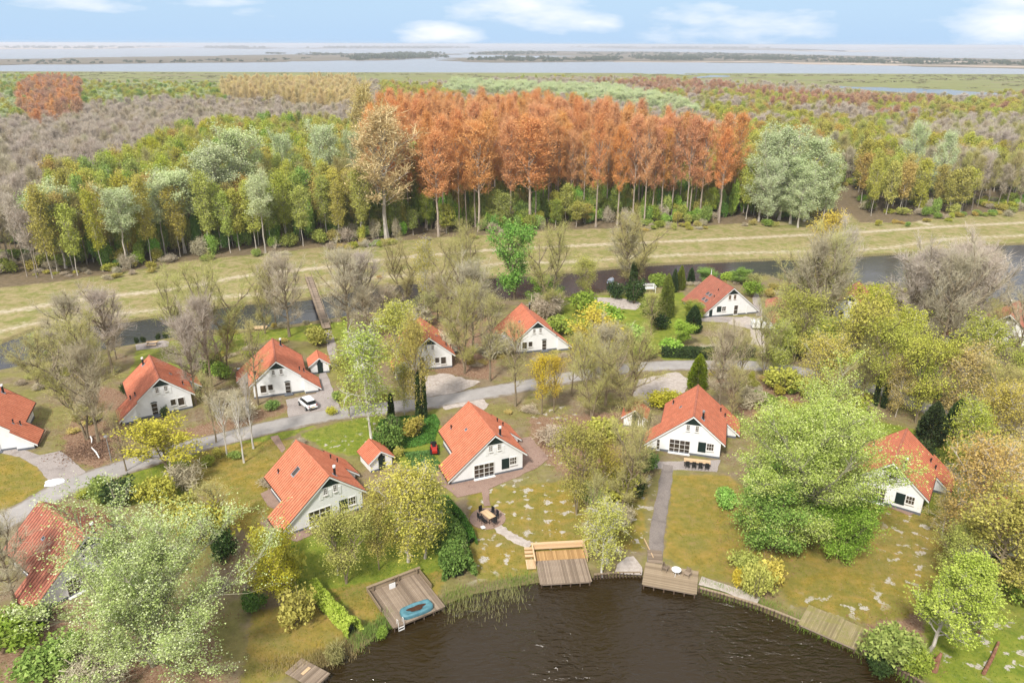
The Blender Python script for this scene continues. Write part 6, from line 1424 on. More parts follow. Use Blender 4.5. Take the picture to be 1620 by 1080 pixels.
# shrubs: prototype, x, base y, height px, width px, label
Sx = [
 ('shrub_laurel', 612, 712, 45, 55, 'glossy laurel bush left of the ivy bed'), ('shrub_laurel', 625, 690, 38, 40, 'glossy laurel bush behind the small gabled shed'), ('shrub_olive', 655, 690, 32, 50, 'olive shrub in the ivy bed'), ('shrub_yellow', 630, 722, 18, 20, 'small yellow shrub at the shed corner'),
 ('shrub_dark', 190, 800, 45, 70, 'dark green bush at the road above the corner house'), ('shrub_green', 165, 790, 40, 60, 'green bush at the road verge above the corner house'), ('shrub_olive', 250, 795, 45, 70, 'olive bush below the yellow maple'), ('shrub_bare', 290, 770, 40, 70, 'brown twiggy bush below the yellow maple'),
 ('shrub_olive', 330, 860, 70, 110, 'big olive shrub left of the mustard lawn'), ('shrub_dark', 360, 880, 45, 60, 'dark shrub at the foot of the big olive shrub'), ('shrub_olive', 290, 830, 50, 80, 'light olive shrub next to the blossoming tree top'), ('shrub_yellow', 345, 722, 16, 22, 'small golden bush beside the white birches'),
 ('shrub_green', 372, 724, 12, 24, 'low green plant beside the white birches'), ('shrub_green', 330, 735, 16, 30, 'low green plant at the lawn corner by the birches'), ('shrub_yellow', 445, 930, 85, 90, 'big yellow-green bush at the corner of the deck lawn'), ('shrub_yellow', 470, 985, 55, 80, 'yellow-green bush beside the low pond hedge'), ('shrub_olive', 430, 900, 70, 80, 'olive-yellow bush above the blossoming branches'),
 ('shrub_laurel', 405, 965, 35, 45, 'dark green bush between blossoming tree and pond hedge'), ('shrub_reed', 530, 1040, 32, 40, 'clump of sedge on the bank near the small deck'), ('shrub_green', 605, 998, 18, 24, 'green plant at the corner of the grey deck'), ('shrub_green', 28, 1020, 50, 110, 'green shrub under the blossoming tree in the corner'), ('shrub_green', 90, 1060, 50, 120, 'green shrub at the bottom edge under the blossoming tree'), ('shrub_bare', 150, 1075, 40, 120, 'twiggy shrub at the bottom edge'), ('shrub_dark', 60, 990, 35, 60, 'dark evergreen shrub below the corner house'),
 ('shrub_laurel', 722, 905, 50, 55, 'rounded laurel bush at the pond end of the tall hedge'), ('shrub_olive', 1195, 945, 60, 60, 'straggly bush on the stake edging'), ('shrub_amber', 1215, 925, 50, 60, 'golden-orange bush near the stake edging'), ('shrub_olive', 1178, 905, 36, 60, 'brown bramble thicket under the vivid crown'), ('shrub_amber', 1168, 930, 38, 30, 'small golden bush at the left of the bramble thicket'), ('shrub_green', 1405, 1040, 55, 95, 'grey-green round bush hanging over the water'), ('shrub_green', 1450, 1060, 40, 60, 'green bush at the stump near the water'),
 ('shrub_dark', 1395, 1050, 25, 60, 'dark underside shrub along the edging'), ('shrub_laurel', 1025, 745, 40, 44, 'dark evergreen bush beside the path at the terrace'), ('shrub_yellow', 1040, 640, 22, 56, 'yellow-green laurel shrubs behind the terrace house, first'), ('shrub_yellow', 1062, 636, 20, 46, 'yellow-green laurel shrub close to the terrace house roof'), ('shrub_dark', 1002, 790, 46, 44, 'dark shrub in the thicket left of the straight path'), ('shrub_olive', 975, 790, 60, 80, 'olive shrub in the thicket left of the straight path'), ('shrub_green', 935, 800, 40, 50, 'light green shrub in the thicket near the lawn'), ('shrub_vivid', 1145, 800, 30, 50, 'vivid green bush below the blossoming crown edge'),
 ('shrub_green', 330, 590, 40, 50, 'green shrub left of the parked-car house'), ('shrub_green', 352, 600, 28, 40, 'fresh green shrub in the dead leaves by the bin'), ('shrub_dark', 200, 625, 22, 22, 'dark bush at the side wall of the maple house'), ('shrub_dark', 262, 662, 22, 16, 'dark bush at the door of the maple house'), ('shrub_green', 430, 648, 16, 26, 'small shrub at the drive edge'), ('shrub_bare', 380, 660, 28, 60, 'brown bushes along the verge'), ('shrub_bare', 340, 650, 34, 50, 'brown bush beside the road left of the birches'), ('shrub_green', 533, 632, 14, 22, 'small green shrub right of the drive'), ('shrub_yellow', 524, 655, 14, 24, 'small yellow shrub on the road verge'),
 ('shrub_olive', 500, 545, 30, 55, 'olive shrub near the footbridge path'), ('shrub_green', 620, 520, 26, 44, 'light green shrub at the dark canal bend'), ('shrub_bare', 700, 560, 40, 80, 'brown brush behind the half hidden house'), ('shrub_bare', 660, 520, 40, 80, 'brown brush at the canal bend'), ('shrub_bare', 780, 560, 36, 70, 'brown brush left of the red-roofed house'),
 ('shrub_vivid', 960, 520, 44, 90, 'vivid green shrub mass in the canal garden'), ('shrub_green', 925, 500, 40, 60, 'green shrub mass left in the canal garden'), ('shrub_vivid', 1000, 545, 34, 60, 'bright green low shrub in the canal garden'), ('shrub_dark', 1003, 480, 40, 44, 'dark green bush below the ivy tree'), ('shrub_dark', 975, 470, 26, 40, 'dark green bush beside the stored boat'), ('shrub_green', 1030, 500, 30, 40, 'green bush below the white garden frame'),
 ('shrub_amber', 915, 488, 20, 30, 'orange flowering shrub in the canal garden'), ('shrub_vivid', 1060, 560, 26, 50, 'light green shrub behind the long hedge'), ('shrub_green', 1020, 565, 24, 50, 'green shrub left end of the long hedge'), ('shrub_dark', 985, 555, 36, 40, 'dark shrub behind the golden tree'), ('shrub_green', 1040, 450, 22, 40, 'green bush by the canal near the cypresses'), ('shrub_vivid', 1150, 440, 16, 30, 'green bush behind the wide white house ridge'), ('shrub_green', 1190, 470, 28, 34, 'green bush right of the wide white house'),
 ('shrub_dark', 1040, 520, 28, 40, 'dark bush under the conical cypress'), ('shrub_green', 890, 530, 30, 60, 'green bush right of the red-roofed house'), ('shrub_bare', 870, 500, 40, 70, 'brown twigs behind the red-roofed house'), ('shrub_reed', 1190, 452, 22, 36, 'pale pampas grass clump at the canal'), ('shrub_green', 1250, 560, 50, 80, 'green thicket by the low shed'), ('shrub_olive', 1240, 620, 40, 80, 'olive thicket behind the blossoming tree'), ('shrub_olive', 1330, 660, 40, 90, 'olive undergrowth by the road'), ('shrub_dark', 1455, 725, 36, 60, 'dark shrub behind the turned house'), ('shrub_olive', 1530, 740, 40, 80, 'olive shrub by the road beside the tan birches'),
 ('shrub_bare', 1180, 640, 30, 60, 'brown undergrowth behind the terrace house'), ('shrub_green', 1460, 600, 34, 60, 'green thicket under the grove'), ('shrub_olive', 1560, 560, 36, 60, 'olive thicket at the canal-side house'), ('shrub_dark', 1340, 640, 24, 40, 'dark shrub near the leaning trunks'), ('shrub_green', 1440, 570, 34, 50, 'fresh green shrub inside the grove'), ('shrub_green', 1620, 950, 60, 80, 'green shrub at the right border by the hidden house'), ('shrub_bare', 1530, 960, 40, 60, 'brown shrub behind the fresh green tree'),
 ('shrub_bare', 880, 700, 30, 70, 'low brown brush on the leaf litter right of the patio house'), ('shrub_olive', 960, 700, 40, 80, 'olive brush beside the small shed'), ('shrub_bare', 990, 830, 36, 40, 'brown brush along the straight path'), ('shrub_olive', 960, 850, 40, 60, 'olive brush above the pale pad'),
]
for t in Sx: tree_px(t[0], t[1], t[2], t[2]-t[3], t[4], 'shrub', t[5], 'shrub', 'garden shrubs')

# ------------------------------------------------------------------ the forest beyond the canal
def inpoly(P, x, y): return sdf([(a, b, 0) for a, b in P], x, y) > 0
P_OR = [(572, 385), (578, 300), (572, 205), (585, 147), (700, 144), (870, 147), (1000, 165), (1120, 182), (1172, 196), (1176, 352)]
P_GL = [(40, 300), (75, 285), (150, 262), (215, 228), (280, 200), (400, 182), (560, 176), (600, 150), (640, 420), (0, 500)]
P_GLE = [(0, 108), (70, 112), (130, 128), (360, 132), (560, 140), (580, 150), (420, 160), (260, 157), (140, 165), (120, 175), (0, 190)]
P_RT = [(25, 160), (45, 130), (90, 122), (130, 135), (128, 180), (60, 200)]
P_SAND = [(350, 125), (400, 118), (470, 122), (560, 128), (575, 165), (520, 170), (450, 160), (355, 158)]
P_PALE = [(720, 130), (860, 138), (960, 140), (1070, 162), (1110, 178), (1000, 165), (900, 150), (700, 146)]
P_RUST2 = [(930, 112), (1010, 115), (1090, 125), (1180, 140), (1330, 150), (1420, 160), (1600, 145), (1640, 145), (1640, 175), (1430, 182), (1200, 175), (1080, 150), (940, 140)]
def free(x, y):     # not on the path clearing, beyond the forest line
    c = PX([(1318, 300), (1350, 296), (1362, 345), (1470, 345), (1470, 366), (1320, 366)])
    return (sdf(fw, x, y) > 2.0) & (sdf(c, x, y) < -1)
pts = grid_pts(-240, 300, 165, 360, 4.7, 11); pts = pts[free(pts[:, 0], pts[:, 1])]
u0, v0 = proj(pts[:, 0], pts[:, 1], 0*pts[:, 0]+14); inb = (u0 > -60) & (u0 < 1680); pts = pts[inb]
order = np.argsort(pts[:, 1]); pts = pts[order]
cnt = {}
FT = []     # trees kept as objects
REST = []   # (x, y, h, w, proto) beyond the limits
rs = np.random.default_rng(21)
silver_top = [(104, 424, 284, 80), (203, 424, 290, 62), (293, 400, 265, 82), (350, 385, 222, 90), (388, 372, 196, 84), (262, 405, 285, 50), (420, 400, 268, 48), (520, 350, 190, 52), (562, 345, 205, 40), (1200, 350, 205, 72), (1232, 348, 196, 88), (1272, 350, 216, 86), (1250, 354, 245, 80), (1302, 350, 240, 58), (1212, 356, 250, 56), (1262, 360, 268, 60), (455, 345, 205, 40), (1478, 330, 205, 44), (1432, 325, 190, 44)]
sil = []
for (px, by, ty, w) in silver_top:
    hgt, p, s_ = height_px(px, by, ty); sil.append((p[0], p[1], hgt, w/s_*(.78 if px > 1100 else .9)))
for i, (x, y, h_, w_) in enumerate(sil):
    put('silver_low_%d' % (i % 2) if 9 <= i <= 15 or i >= 17 else 'silver_%d' % (i % 3), x, y, h_, w_, 'silver_poplar', ['pale silver-green poplar with bare trunk at the left end of the wood', 'small-crowned silver-green poplar in the front row of the birch wood', 'broad silver-green poplar with a white forked trunk in the birch wood', 'grey-green poplar behind the broad silver one', 'tall grey-green poplar highest in the birch wood', 'pale poplar crown touching the broad silver one', 'narrow pale poplar right of the silver ones in the birch wood', 'pale green poplar near the straw-coloured poplar', 'small pale poplar beside the straw-coloured poplar', 'silver-green poplar at the right end of the orange poplars', 'second silver-green poplar from the orange poplars', 'broadest silver-green poplar right of the orange stand', 'low silver-green poplar in front of the broadest one', 'outermost silver-green poplar right of the orange stand', 'short silver-green poplar against the orange stand', 'silver-green poplar with a tall trunk at the meadow edge', 'pale poplar top behind the birch wood', 'pale green poplar on its own in the right-hand wood', 'pale green poplar further back in the right-hand wood'][i], 'tree', 'silver-green poplars')
silx = np.array([(a[0], a[1]) for a in sil])
big = []
for (px, by, ty, w, pr_, lb) in ((612, 378, 168, 96, 'poplar_sand', 'big straw-coloured poplar left of the orange stand'), (694, 374, 206, 54, 'poplar_1', 'short orange-tan poplar standing out before the orange stand'), (585, 330, 128, 52, 'poplar_sand', 'straw-coloured poplar behind the big one'),
                               (757, 366, 190, 56, 'poplar_0', 'orange poplar at the front edge right of the short one'), (838, 362, 184, 66, 'poplar_2', 'broad orange poplar at the front edge near the middle of the stand'), (655, 352, 225, 46, 'wood_birch_3', 'bright green tree between the straw-coloured and short orange poplars')):
    hgt, p, s_ = height_px(px, by, ty); big.append((p[0], p[1])); put(pr_, p[0], p[1], hgt, w/s_, 'poplar_tree' if 'pop' in pr_ else 'green_tree', lb, 'tree', 'trees at the front of the orange stand', rz=1.0)
big = np.array(big)
LBL = {'ug': ('understorey_tree', 'young bright green tree at the foot of the orange poplars', 'young trees below the orange poplars'), 'or': ('orange_poplar', 'tall straight poplar with orange catkins in the dense stand', 'orange poplars'), 'gl': ('wood_birch', 'slender birch or alder with fresh green crown in the left-hand wood', 'birch wood trees'),
       'bl': ('bare_wood_tree', 'leafless brown-grey tree in the bare wood at the left', 'bare wood trees at the left'), 'rm': ('mixed_wood_tree', 'green or tan crowned tree in the mixed wood at the right', 'mixed wood trees at the right'),
       'rb': ('leafless_wood_tree', 'leafless mauve-grey tree in the mixed wood at the right', 'leafless trees at the right')}
for (x, y) in pts:
    # species by where a 20 m (33 m for poplars) crown shows
    uo, vo = proj(x, y, 31.0); ug, vg = proj(x, y, 18.0); r1 = rs.uniform(); r2 = rs.uniform()
    if ((silx-(x, y))**2).sum(1).min() < 14 or ((big-(x, y))**2).sum(1).min() < 16: continue
    sfi = sdf(fw, np.array([x]), np.array([y]))[0]
    if 590 < ug < 1180 and sfi < 13:
        if r2 < .25: continue
        k, pr, h_, w_ = 'ug', ['wood_birch_3', 'wood_birch_3', 'wood_birch_0', 'wood_yellow'][rs.integers(4)], rs.uniform(5, 12.5), rs.uniform(3.6, 5.5)
        if r2 > (.72 if ug < 960 else .42): k, pr, h_, w_ = 'or', 'poplar_%d' % rs.integers(3), rs.uniform(27, 33), rs.uniform(5.5, 7.6)
    elif inpoly(P_OR, np.array([uo]), np.array([vo]))[0]:
        if r2 < .30: continue
        k, pr, h_, w_ = 'or', 'poplar_%d' % rs.integers(3), rs.uniform(26, 34) if rs.uniform() < .8 else rs.uniform(20, 26), rs.uniform(4.4, 6.4)
    elif inpoly(P_GL, np.array([ug]), np.array([vg]))[0] and ug < 640 or (ug < 600 and y < 215 and ug > 70):
        k, pr, h_, w_ = 'gl', 'wood_birch_%d' % rs.integers(4), rs.uniform(15.5, 21.5), rs.uniform(4.0, 5.8)
        if r2 < .10: pr = 'wood_bare_2'
        if r2 > .9: pr = 'wood_tan'
    elif ug < 620: k, pr, h_, w_ = 'bl', ['wood_bare_0', 'wood_bare_1', 'wood_bare_1'][rs.integers(3)], rs.uniform(15, 20), rs.uniform(4.0, 5.8)
    elif ug > 1120:
        gfrac = fbm(np.array([x]), np.array([y]), 30, 77)[0]
        if ug > 1400 and vg < 300: gfrac -= .12
        if ug < 1420: gfrac += .04
        if gfrac > .50: k, pr = 'rm', ['wood_yellow', 'wood_yellow', 'wood_tan', 'wood_birch_0', 'wood_birch_1'][rs.integers(5)]
        else: k, pr = 'rb', ['wood_bare_0', 'wood_bare_1', 'wood_bare_2'][rs.integers(3)]
        h_, w_ = rs.uniform(13, 19.5), rs.uniform(4.2, 6.2)
    else: 
        if y < 330: continue
        k, pr, h_, w_ = 'rb', 'wood_bare_1', rs.uniform(12, 16), 6.5
    if k in ('bl', 'rb', 'rm') and rs.uniform() < .2: continue
    cnt[k] = cnt.get(k, 0)+1
    if cnt[k] <= 290: FT.append((k, pr, x, y, h_, w_))
    else: REST.append((x, y, h_, w_, pr))
ORD = ['first', 'second', 'third', 'fourth', 'fifth', 'sixth', 'seventh', 'eighth', 'ninth', 'tenth', 'eleventh', 'twelfth', 'thirteenth', 'fourteenth', 'fifteenth', 'sixteenth', 'seventeenth', 'eighteenth', 'nineteenth', 'twentieth', 'twenty-first', 'twenty-second', 'twenty-third', 'twenty-fourth', 'twenty-fifth', 'twenty-sixth', 'twenty-seventh', 'twenty-eighth', 'twenty-ninth', 'thirtieth']
FTX = [(k, pr, x, y, h_, w_, sdf(fw, np.array([x]), np.array([y]))[0], proj(x, y, 0)[0]) for k, pr, x, y, h_, w_ in FT]
SHORT = {'ug': 'young green tree below the orange poplars', 'or': 'orange poplar of the dense stand', 'gl': 'birch of the green wood', 'bl': 'bare tree of the left-hand wood', 'rm': 'leafy tree of the right-hand wood', 'rb': 'leafless tree of the right-hand wood'}
for kk in SHORT:
    rows = sorted([t for t in FTX if t[0] == kk], key=lambda t: t[7])
    for lo, hi, nm2 in ((-9, 8, 'front'), (8, 15, 'second'), (15, 23, 'third'), (23, 34, 'fourth')):
        rr_ = [t for t in rows if lo < t[6] <= hi]
        for i, t in enumerate(rr_):
            if i < 30: lab = '%s %s in its %s row, counted from the left' % (ORD[i], SHORT[kk], nm2)
            elif len(rr_)-i <= 30: lab = '%s %s in its %s row, counted from the right' % (ORD[len(rr_)-1-i], SHORT[kk], nm2)
            else: lab = LBL[kk][1]
            put(t[1], t[2], t[3], t[4], t[5], LBL[kk][0], lab, 'tree', LBL[kk][2])
    dp = [t for t in rows if t[6] > 34]; dm = sorted(t[6] for t in dp)[len(dp)//2] if dp else 0
    for i, t in enumerate(dp):
        sec = ['at its left end', 'left of its middle', 'around its middle', 'right of its middle', 'at its right end'][min(4, i*5//max(1, len(dp)))]
        put(t[1], t[2], t[3], t[4], t[5], LBL[kk][0], '%s, %s, %s' % (SHORT[kk], 'deep inside' if t[6] < dm else 'at the far back', sec), 'tree', LBL[kk][2])
print('forest counts', cnt)

# far wood: beyond 360 m it reads as one mass
def scatter_stuff(name, rows, label, cat):
    """rows: (x, y, h, w, proto); ONE object, instances of the tree meshes on points"""
    names = sorted({r[4] for r in rows}); src = {}
    me = bpy.data.meshes.new(name); me.vertices.add(len(rows)); co = np.array([(r[0], r[1], float(gz(r[0], r[1]))-.05) for r in rows], np.float32); me.vertices.foreach_set('co', co.ravel())
    me.attributes.new('sc', 'FLOAT_VECTOR', 'POINT').data.foreach_set('vector', np.array([(r[3]/PR[r[4]]['w'], r[3]/PR[r[4]]['w'], r[2]/PR[r[4]]['h']) for r in rows], np.float32).ravel())
    me.attributes.new('pick', 'INT', 'POINT').data.foreach_set('value', np.array([names.index(r[4]) for r in rows], np.int32))
    me.attributes.new('rot', 'FLOAT_VECTOR', 'POINT').data.foreach_set('vector', np.array([(0, 0, rs.uniform(0, 6.28)) for r in rows], np.float32).ravel())
    o = link(name, me, kind='stuff', label=label, cat=cat)
    ng = bpy.data.node_groups.new(name, 'GeometryNodeTree'); ng.interface.new_socket('Geometry', in_out='INPUT', socket_type='NodeSocketGeometry'); ng.interface.new_socket('Geometry', in_out='OUTPUT', socket_type='NodeSocketGeometry')
    N = ng.nodes; gi = N.new('NodeGroupInput'); go = N.new('NodeGroupOutput'); iop = N.new('GeometryNodeInstanceOnPoints'); g2 = N.new('GeometryNodeGeometryToInstance')
    for nm_ in reversed(names):
        ob = next(q for q in COL.objects if q.type == 'MESH' and q.data == PR[nm_]['one'])
        oi = N.new('GeometryNodeObjectInfo'); oi.transform_space = 'ORIGINAL'; oi.inputs['Object'].default_value = ob; oi.inputs['As Instance'].default_value = False
        g1 = N.new('GeometryNodeGeometryToInstance'); ng.links.new(oi.outputs['Geometry'], g1.inputs[0]); src[nm_] = g1
    jn = N.new('GeometryNodeJoinGeometry')
    for nm_ in reversed(names): ng.links.new(src[nm_].outputs[0], jn.inputs[0])
    def attr(nm_, ty): a = N.new('GeometryNodeInputNamedAttribute'); a.data_type = ty; a.inputs[0].default_value = nm_; return a.outputs[0]
    ng.links.new(gi.outputs[0], iop.inputs['Points']); ng.links.new(jn.outputs[0], iop.inputs['Instance']); iop.inputs['Pick Instance'].default_value = True
    ng.links.new(attr('pick', 'INT'), iop.inputs['Instance Index']); ng.links.new(attr('sc', 'FLOAT_VECTOR'), iop.inputs['Scale'])
    er = N.new('FunctionNodeEulerToRotation'); ng.links.new(attr('rot', 'FLOAT_VECTOR'), er.inputs[0]); ng.links.new(er.outputs[0], iop.inputs['Rotation'])
    ng.links.new(iop.outputs[0], go.inputs[0])
    md = o.modifiers.new('scatter', 'NODES'); md.node_group = ng
    return o
if True:
    for nm_, wd_ in (('silver_0', 0), ('rust_0', 0), ('rust_1', 0), ('poplar_sand', 0)):
        if not any(q.type == 'MESH' and q.data == PR[nm_]['one'] for q in COL.objects): 
            p = G(70 if nm_ == 'rust_0' else 960, 150, 14); put(nm_, p[0], p[1], 17, 8, 'rust_tree', 'rust-brown tree beyond the wood at the %s' % ('left' if nm_ == 'rust_0' else 'far marsh edge'), 'tree', 'rust-coloured trees')
pts = grid_pts(-720, 800, 360, 960, 7.0, 12)
u1, v1 = proj(pts[:, 0], pts[:, 1], 0*pts[:, 0]+13)
wob = 60*(fbm(pts[:, 0], pts[:, 1], 90, 31)-.5)
ok = (u1 > -50) & (u1 < 1670)
# the far edge of the wood runs closer on the left and right
ue = np.array([-60, 120, 130, 360, 560, 700, 930, 1100, 1250, 1400, 1520, 1680]); ve = np.array([112, 118, 128, 134, 130, 128, 120, 128, 132, 147, 152, 140])
ok &= v1 > np.interp(u1, ue, ve)+rs.uniform(-2, 4, len(u1))
pts = pts[ok]; u1 = u1[ok]; v1 = v1[ok]
g_ = fbm(pts[:, 0], pts[:, 1], 70, 41); g2_ = fbm(pts[:, 0], pts[:, 1], 45, 47)
mR = {k: inpoly(P, u1, v1) for k, P in (('or', P_OR), ('gle', P_GLE), ('rt', P_RT), ('sand', P_SAND), ('pale', P_PALE), ('rust2', P_RUST2))}
for i, (x, y) in enumerate(pts):
    h_, w_ = rs.uniform(11, 17), rs.uniform(4.2, 6.8)
    if mR['rt'][i] and g2_[i] > .36 and rs.uniform() < .62: pr = 'rust_%d' % rs.integers(2) if rs.uniform() < .5 else 'poplar_1'; h_ += 5
    elif mR['sand'][i]: pr = 'poplar_sand'; h_ += 7
    elif mR['pale'][i]: pr = 'silver_%d' % rs.integers(3); h_ += 3; w_ += 3
    elif mR['rust2'][i] and g2_[i] > .57 and rs.uniform() < .5: pr = 'rust_%d' % rs.integers(2); h_ += 3
    elif mR['gle'][i]: pr = ['wood_birch_0', 'wood_yellow', 'wood_birch_3', 'silver_1'][rs.integers(4)]
    elif u1[i] < 600: pr = 'wood_bare_%d' % rs.integers(2); h_ += 1
    elif g_[i] > .52: pr = ['wood_yellow', 'wood_birch_0', 'wood_birch_1', 'wood_tan', 'wood_birch_2'][rs.integers(5)]
    else: pr = ['wood_bare_0', 'wood_bare_1', 'wood_bare_1', 'wood_bare_2'][rs.integers(4)]
    REST.append((x, y, h_, w_, pr))
print('far wood', len(REST))
have = {q.data for q in COL.objects if q.type == 'MESH'}
REST = [r if PR[r[4]]['one'] in have else (*r[:4], 'wood_bare_0') for r in REST]
scatter_stuff('distant_woodland', REST, 'far woodland of leafless, green and rust-coloured crowns up to the marsh', 'woodland')

# undergrowth in the wood: along its front edge and below the poplars
rows = []
q = grid_pts(-240, 300, 160, 300, 3.0, 14); uq, vq = proj(q[:, 0], q[:, 1], 0*q[:, 0]); sf = sdf(fw, q[:, 0], q[:, 1]); fr = free(q[:, 0], q[:, 1])
dn = fbm(q[:, 0], q[:, 1], 9, 51)
for i in range(len(q)):
    if not (-60 < uq[i] < 1680): continue
    edge = 0 < sf[i] < 9; deep = 9 <= sf[i] < 75
    if not fr[i] and sf[i] > 0: continue
    mid = 140 < uq[i] < 1330
    if edge and dn[i] > (.42 if mid else .52): nm_ = ['shrub_green', 'shrub_vivid', 'shrub_olive', 'shrub_bare', 'shrub_green'][rs.integers(5)]; h_, w_ = rs.uniform(1.8, 6.0), rs.uniform(3, 5.5)
    elif deep and mid and dn[i] > .30: nm_ = ['shrub_green', 'shrub_vivid', 'shrub_green', 'shrub_olive', 'shrub_vivid'][rs.integers(5)]; h_, w_ = rs.uniform(4, 12.5), rs.uniform(3.0, 5)
    elif deep and dn[i] > .55: nm_ = ['shrub_bare', 'shrub_green', 'shrub_olive'][rs.integers(3)]; h_, w_ = rs.uniform(1.5, 4), rs.uniform(3, 5)
    elif -5 < sf[i] <= 0 and dn[i] > .50: nm_ = ['shrub_bare', 'shrub_tan', 'shrub_green', 'shrub_olive'][rs.integers(4)]; h_, w_ = rs.uniform(.8, 2.4), rs.uniform(2, 4)
    else: continue
    if 'one' not in PR[nm_]: continue
    rows.append((q[i, 0], q[i, 1], h_, w_, nm_))
have = {q.data for q in COL.objects if q.type == 'MESH'}
for nm_ in sorted({r[4] for r in rows}):
    if PR[nm_]['one'] not in have: tree_px(nm_, 600 if nm_ == 'shrub_tan' else 720, 440, 434, 12, 'shrub', 'low tan shrub on the far canal bank', 'shrub', 'garden shrubs')
scatter_stuff('undergrowth', rows, 'fresh green undergrowth below and in front of the wood', 'undergrowth'); print('undergrowth', len(rows))

# brush on the village ground where nobody could count it
rows = []
q = grid_pts(-130, 150, 60, 170, 2.6, 15); uq, vq = proj(q[:, 0], q[:, 1], 0*q[:, 0])
A_ = lambda a: a.reshape(len(gy), len(gx))
def sample(a, x, y):
    i = np.clip(np.searchsorted(gy, y), 0, len(gy)-1); j = np.clip(np.searchsorted(gx, x), 0, len(gx)-1); return A_(a)[i, j]
lit = sample(a_litter, q[:, 0], q[:, 1]); wdq = sample(wd, q[:, 0], q[:, 1]); rdq = sample(rd, q[:, 0], q[:, 1]); dq = sample(a_dike, q[:, 0], q[:, 1]); mo = np.maximum(sample(a_moss, q[:, 0], q[:, 1]), sample(a_green, q[:, 0], q[:, 1])); dn = fbm(q[:, 0], q[:, 1], 7, 61)
hs_ = [o.location for o in COL.objects if o.get('category') in ('house', 'shed')]
hs_ = np.array([(v[0], v[1]) for v in hs_]); hd_ = np.array([min(((hs_-p)**2).sum(1)) for p in q])
drv = np.array([G(487, 640)[:2], G(100, 738)[:2], G(1185, 512)[:2], G(1040, 615)[:2], G(1080, 735)[:2], G(771, 790)[:2], G(720, 640)[:2], G(800, 750)[:2], G(1052, 770)[:2], G(1045, 815)[:2], G(1038, 860)[:2], G(1060, 905)[:2], G(1110, 735)[:2], G(990, 895)[:2], G(890, 890)[:2], G(500, 600)[:2]])
dd_ = np.array([min(((drv-p)**2).sum(1)) for p in q])
for i in range(len(q)):
    if not (-60 < uq[i] < 1680) or wdq[i] > -1.2 or rdq[i] < 3.4 or dq[i] > .3 or hd_[i] < 90 or dd_[i] < 60: continue
    rt = uq[i] > 1180 and vq[i] < 760
    if mo[i] > .5 and not rt: continue
    if dn[i] < (.50 if rt else .53 if lit[i] > .4 else .60): continue
    nm_ = (['shrub_olive', 'shrub_bare', 'shrub_green', 'shrub_tan', 'shrub_olive'] if rt else ['shrub_bare', 'shrub_bare', 'shrub_olive', 'shrub_bare', 'shrub_tan'])[rs.integers(5)]
    rows.append((q[i, 0], q[i, 1], rs.uniform(.5, 2.2 if rt else 1.3), rs.uniform(1.4, 3.2), nm_))
have = {z.data for z in COL.objects if z.type == 'MESH'}; rows = [r for r in rows if PR[r[4]]['one'] in have]
scatter_stuff('scrub', rows, 'low twiggy scrub and brambles between the village trees', 'scrub'); print('scrub', len(rows))

def fleck(name, attr_, n, leafk, ls, up, hmin, hmax, label, cat, seed, ylim=105, thr=.55):
    r = np.random.default_rng(seed); q = np.stack([r.uniform(-70, 75, n*3), r.uniform(44, ylim, n*3)], 1); u, v = proj(q[:, 0], q[:, 1], 0*q[:, 0])
    m_ = sample(attr_, q[:, 0], q[:, 1])+.5*(fbm(q[:, 0], q[:, 1], 2.2, seed)-.5); k = (m_ > thr) & (u > -20) & (u < 1640) & (v < 1100) & (sample(wd, q[:, 0], q[:, 1]) < -.9) & (sample(rd, q[:, 0], q[:, 1]) > 2.6)
    k &= (np.array([min(((drv-p)**2).sum(1)) for p in q]) > 9); q = q[k][:n]; C = np.stack([q[:, 0], q[:, 1], gz(q[:, 0], q[:, 1])+r.uniform(hmin, hmax, len(q))], 1)
    if up: V, F = scatter_tris(r, C, ls, 2.2, r.normal(size=(len(C), 3))*.45+np.array([0, 0, 1.]))
    else: V, F = scatter_tris(r, C, ls)
    b = MB(); b.add(V, F); b.build(name, LM[leafk], None, kind='stuff', label=label, cat=cat)
LM['grass'] = leafmat('grass_blade', (.17, .165, .025), (.36, .32, .075)); LM['grass_green'] = leafmat('green_blade', (.12, .18, .02), (.27, .33, .05))
fleck('lawn_grass', a_moss, 60000, 'grass', .085, True, .0, .05, 'rough mossy grass of the lawns by the pond', 'grass', 101)
fleck('lawn_grass', a_green, 45000, 'grass_green', .09, True, .0, .06, 'greener rough grass between the houses', 'grass', 102)
fleck('fallen_leaves', np.maximum(a_litter, .35*(1-a_moss)*(1-a_green)), 50000, 'litter', .11, False, .0, .06, 'brown fallen leaves under the bare trees', 'leaves', 103, 120, .30)

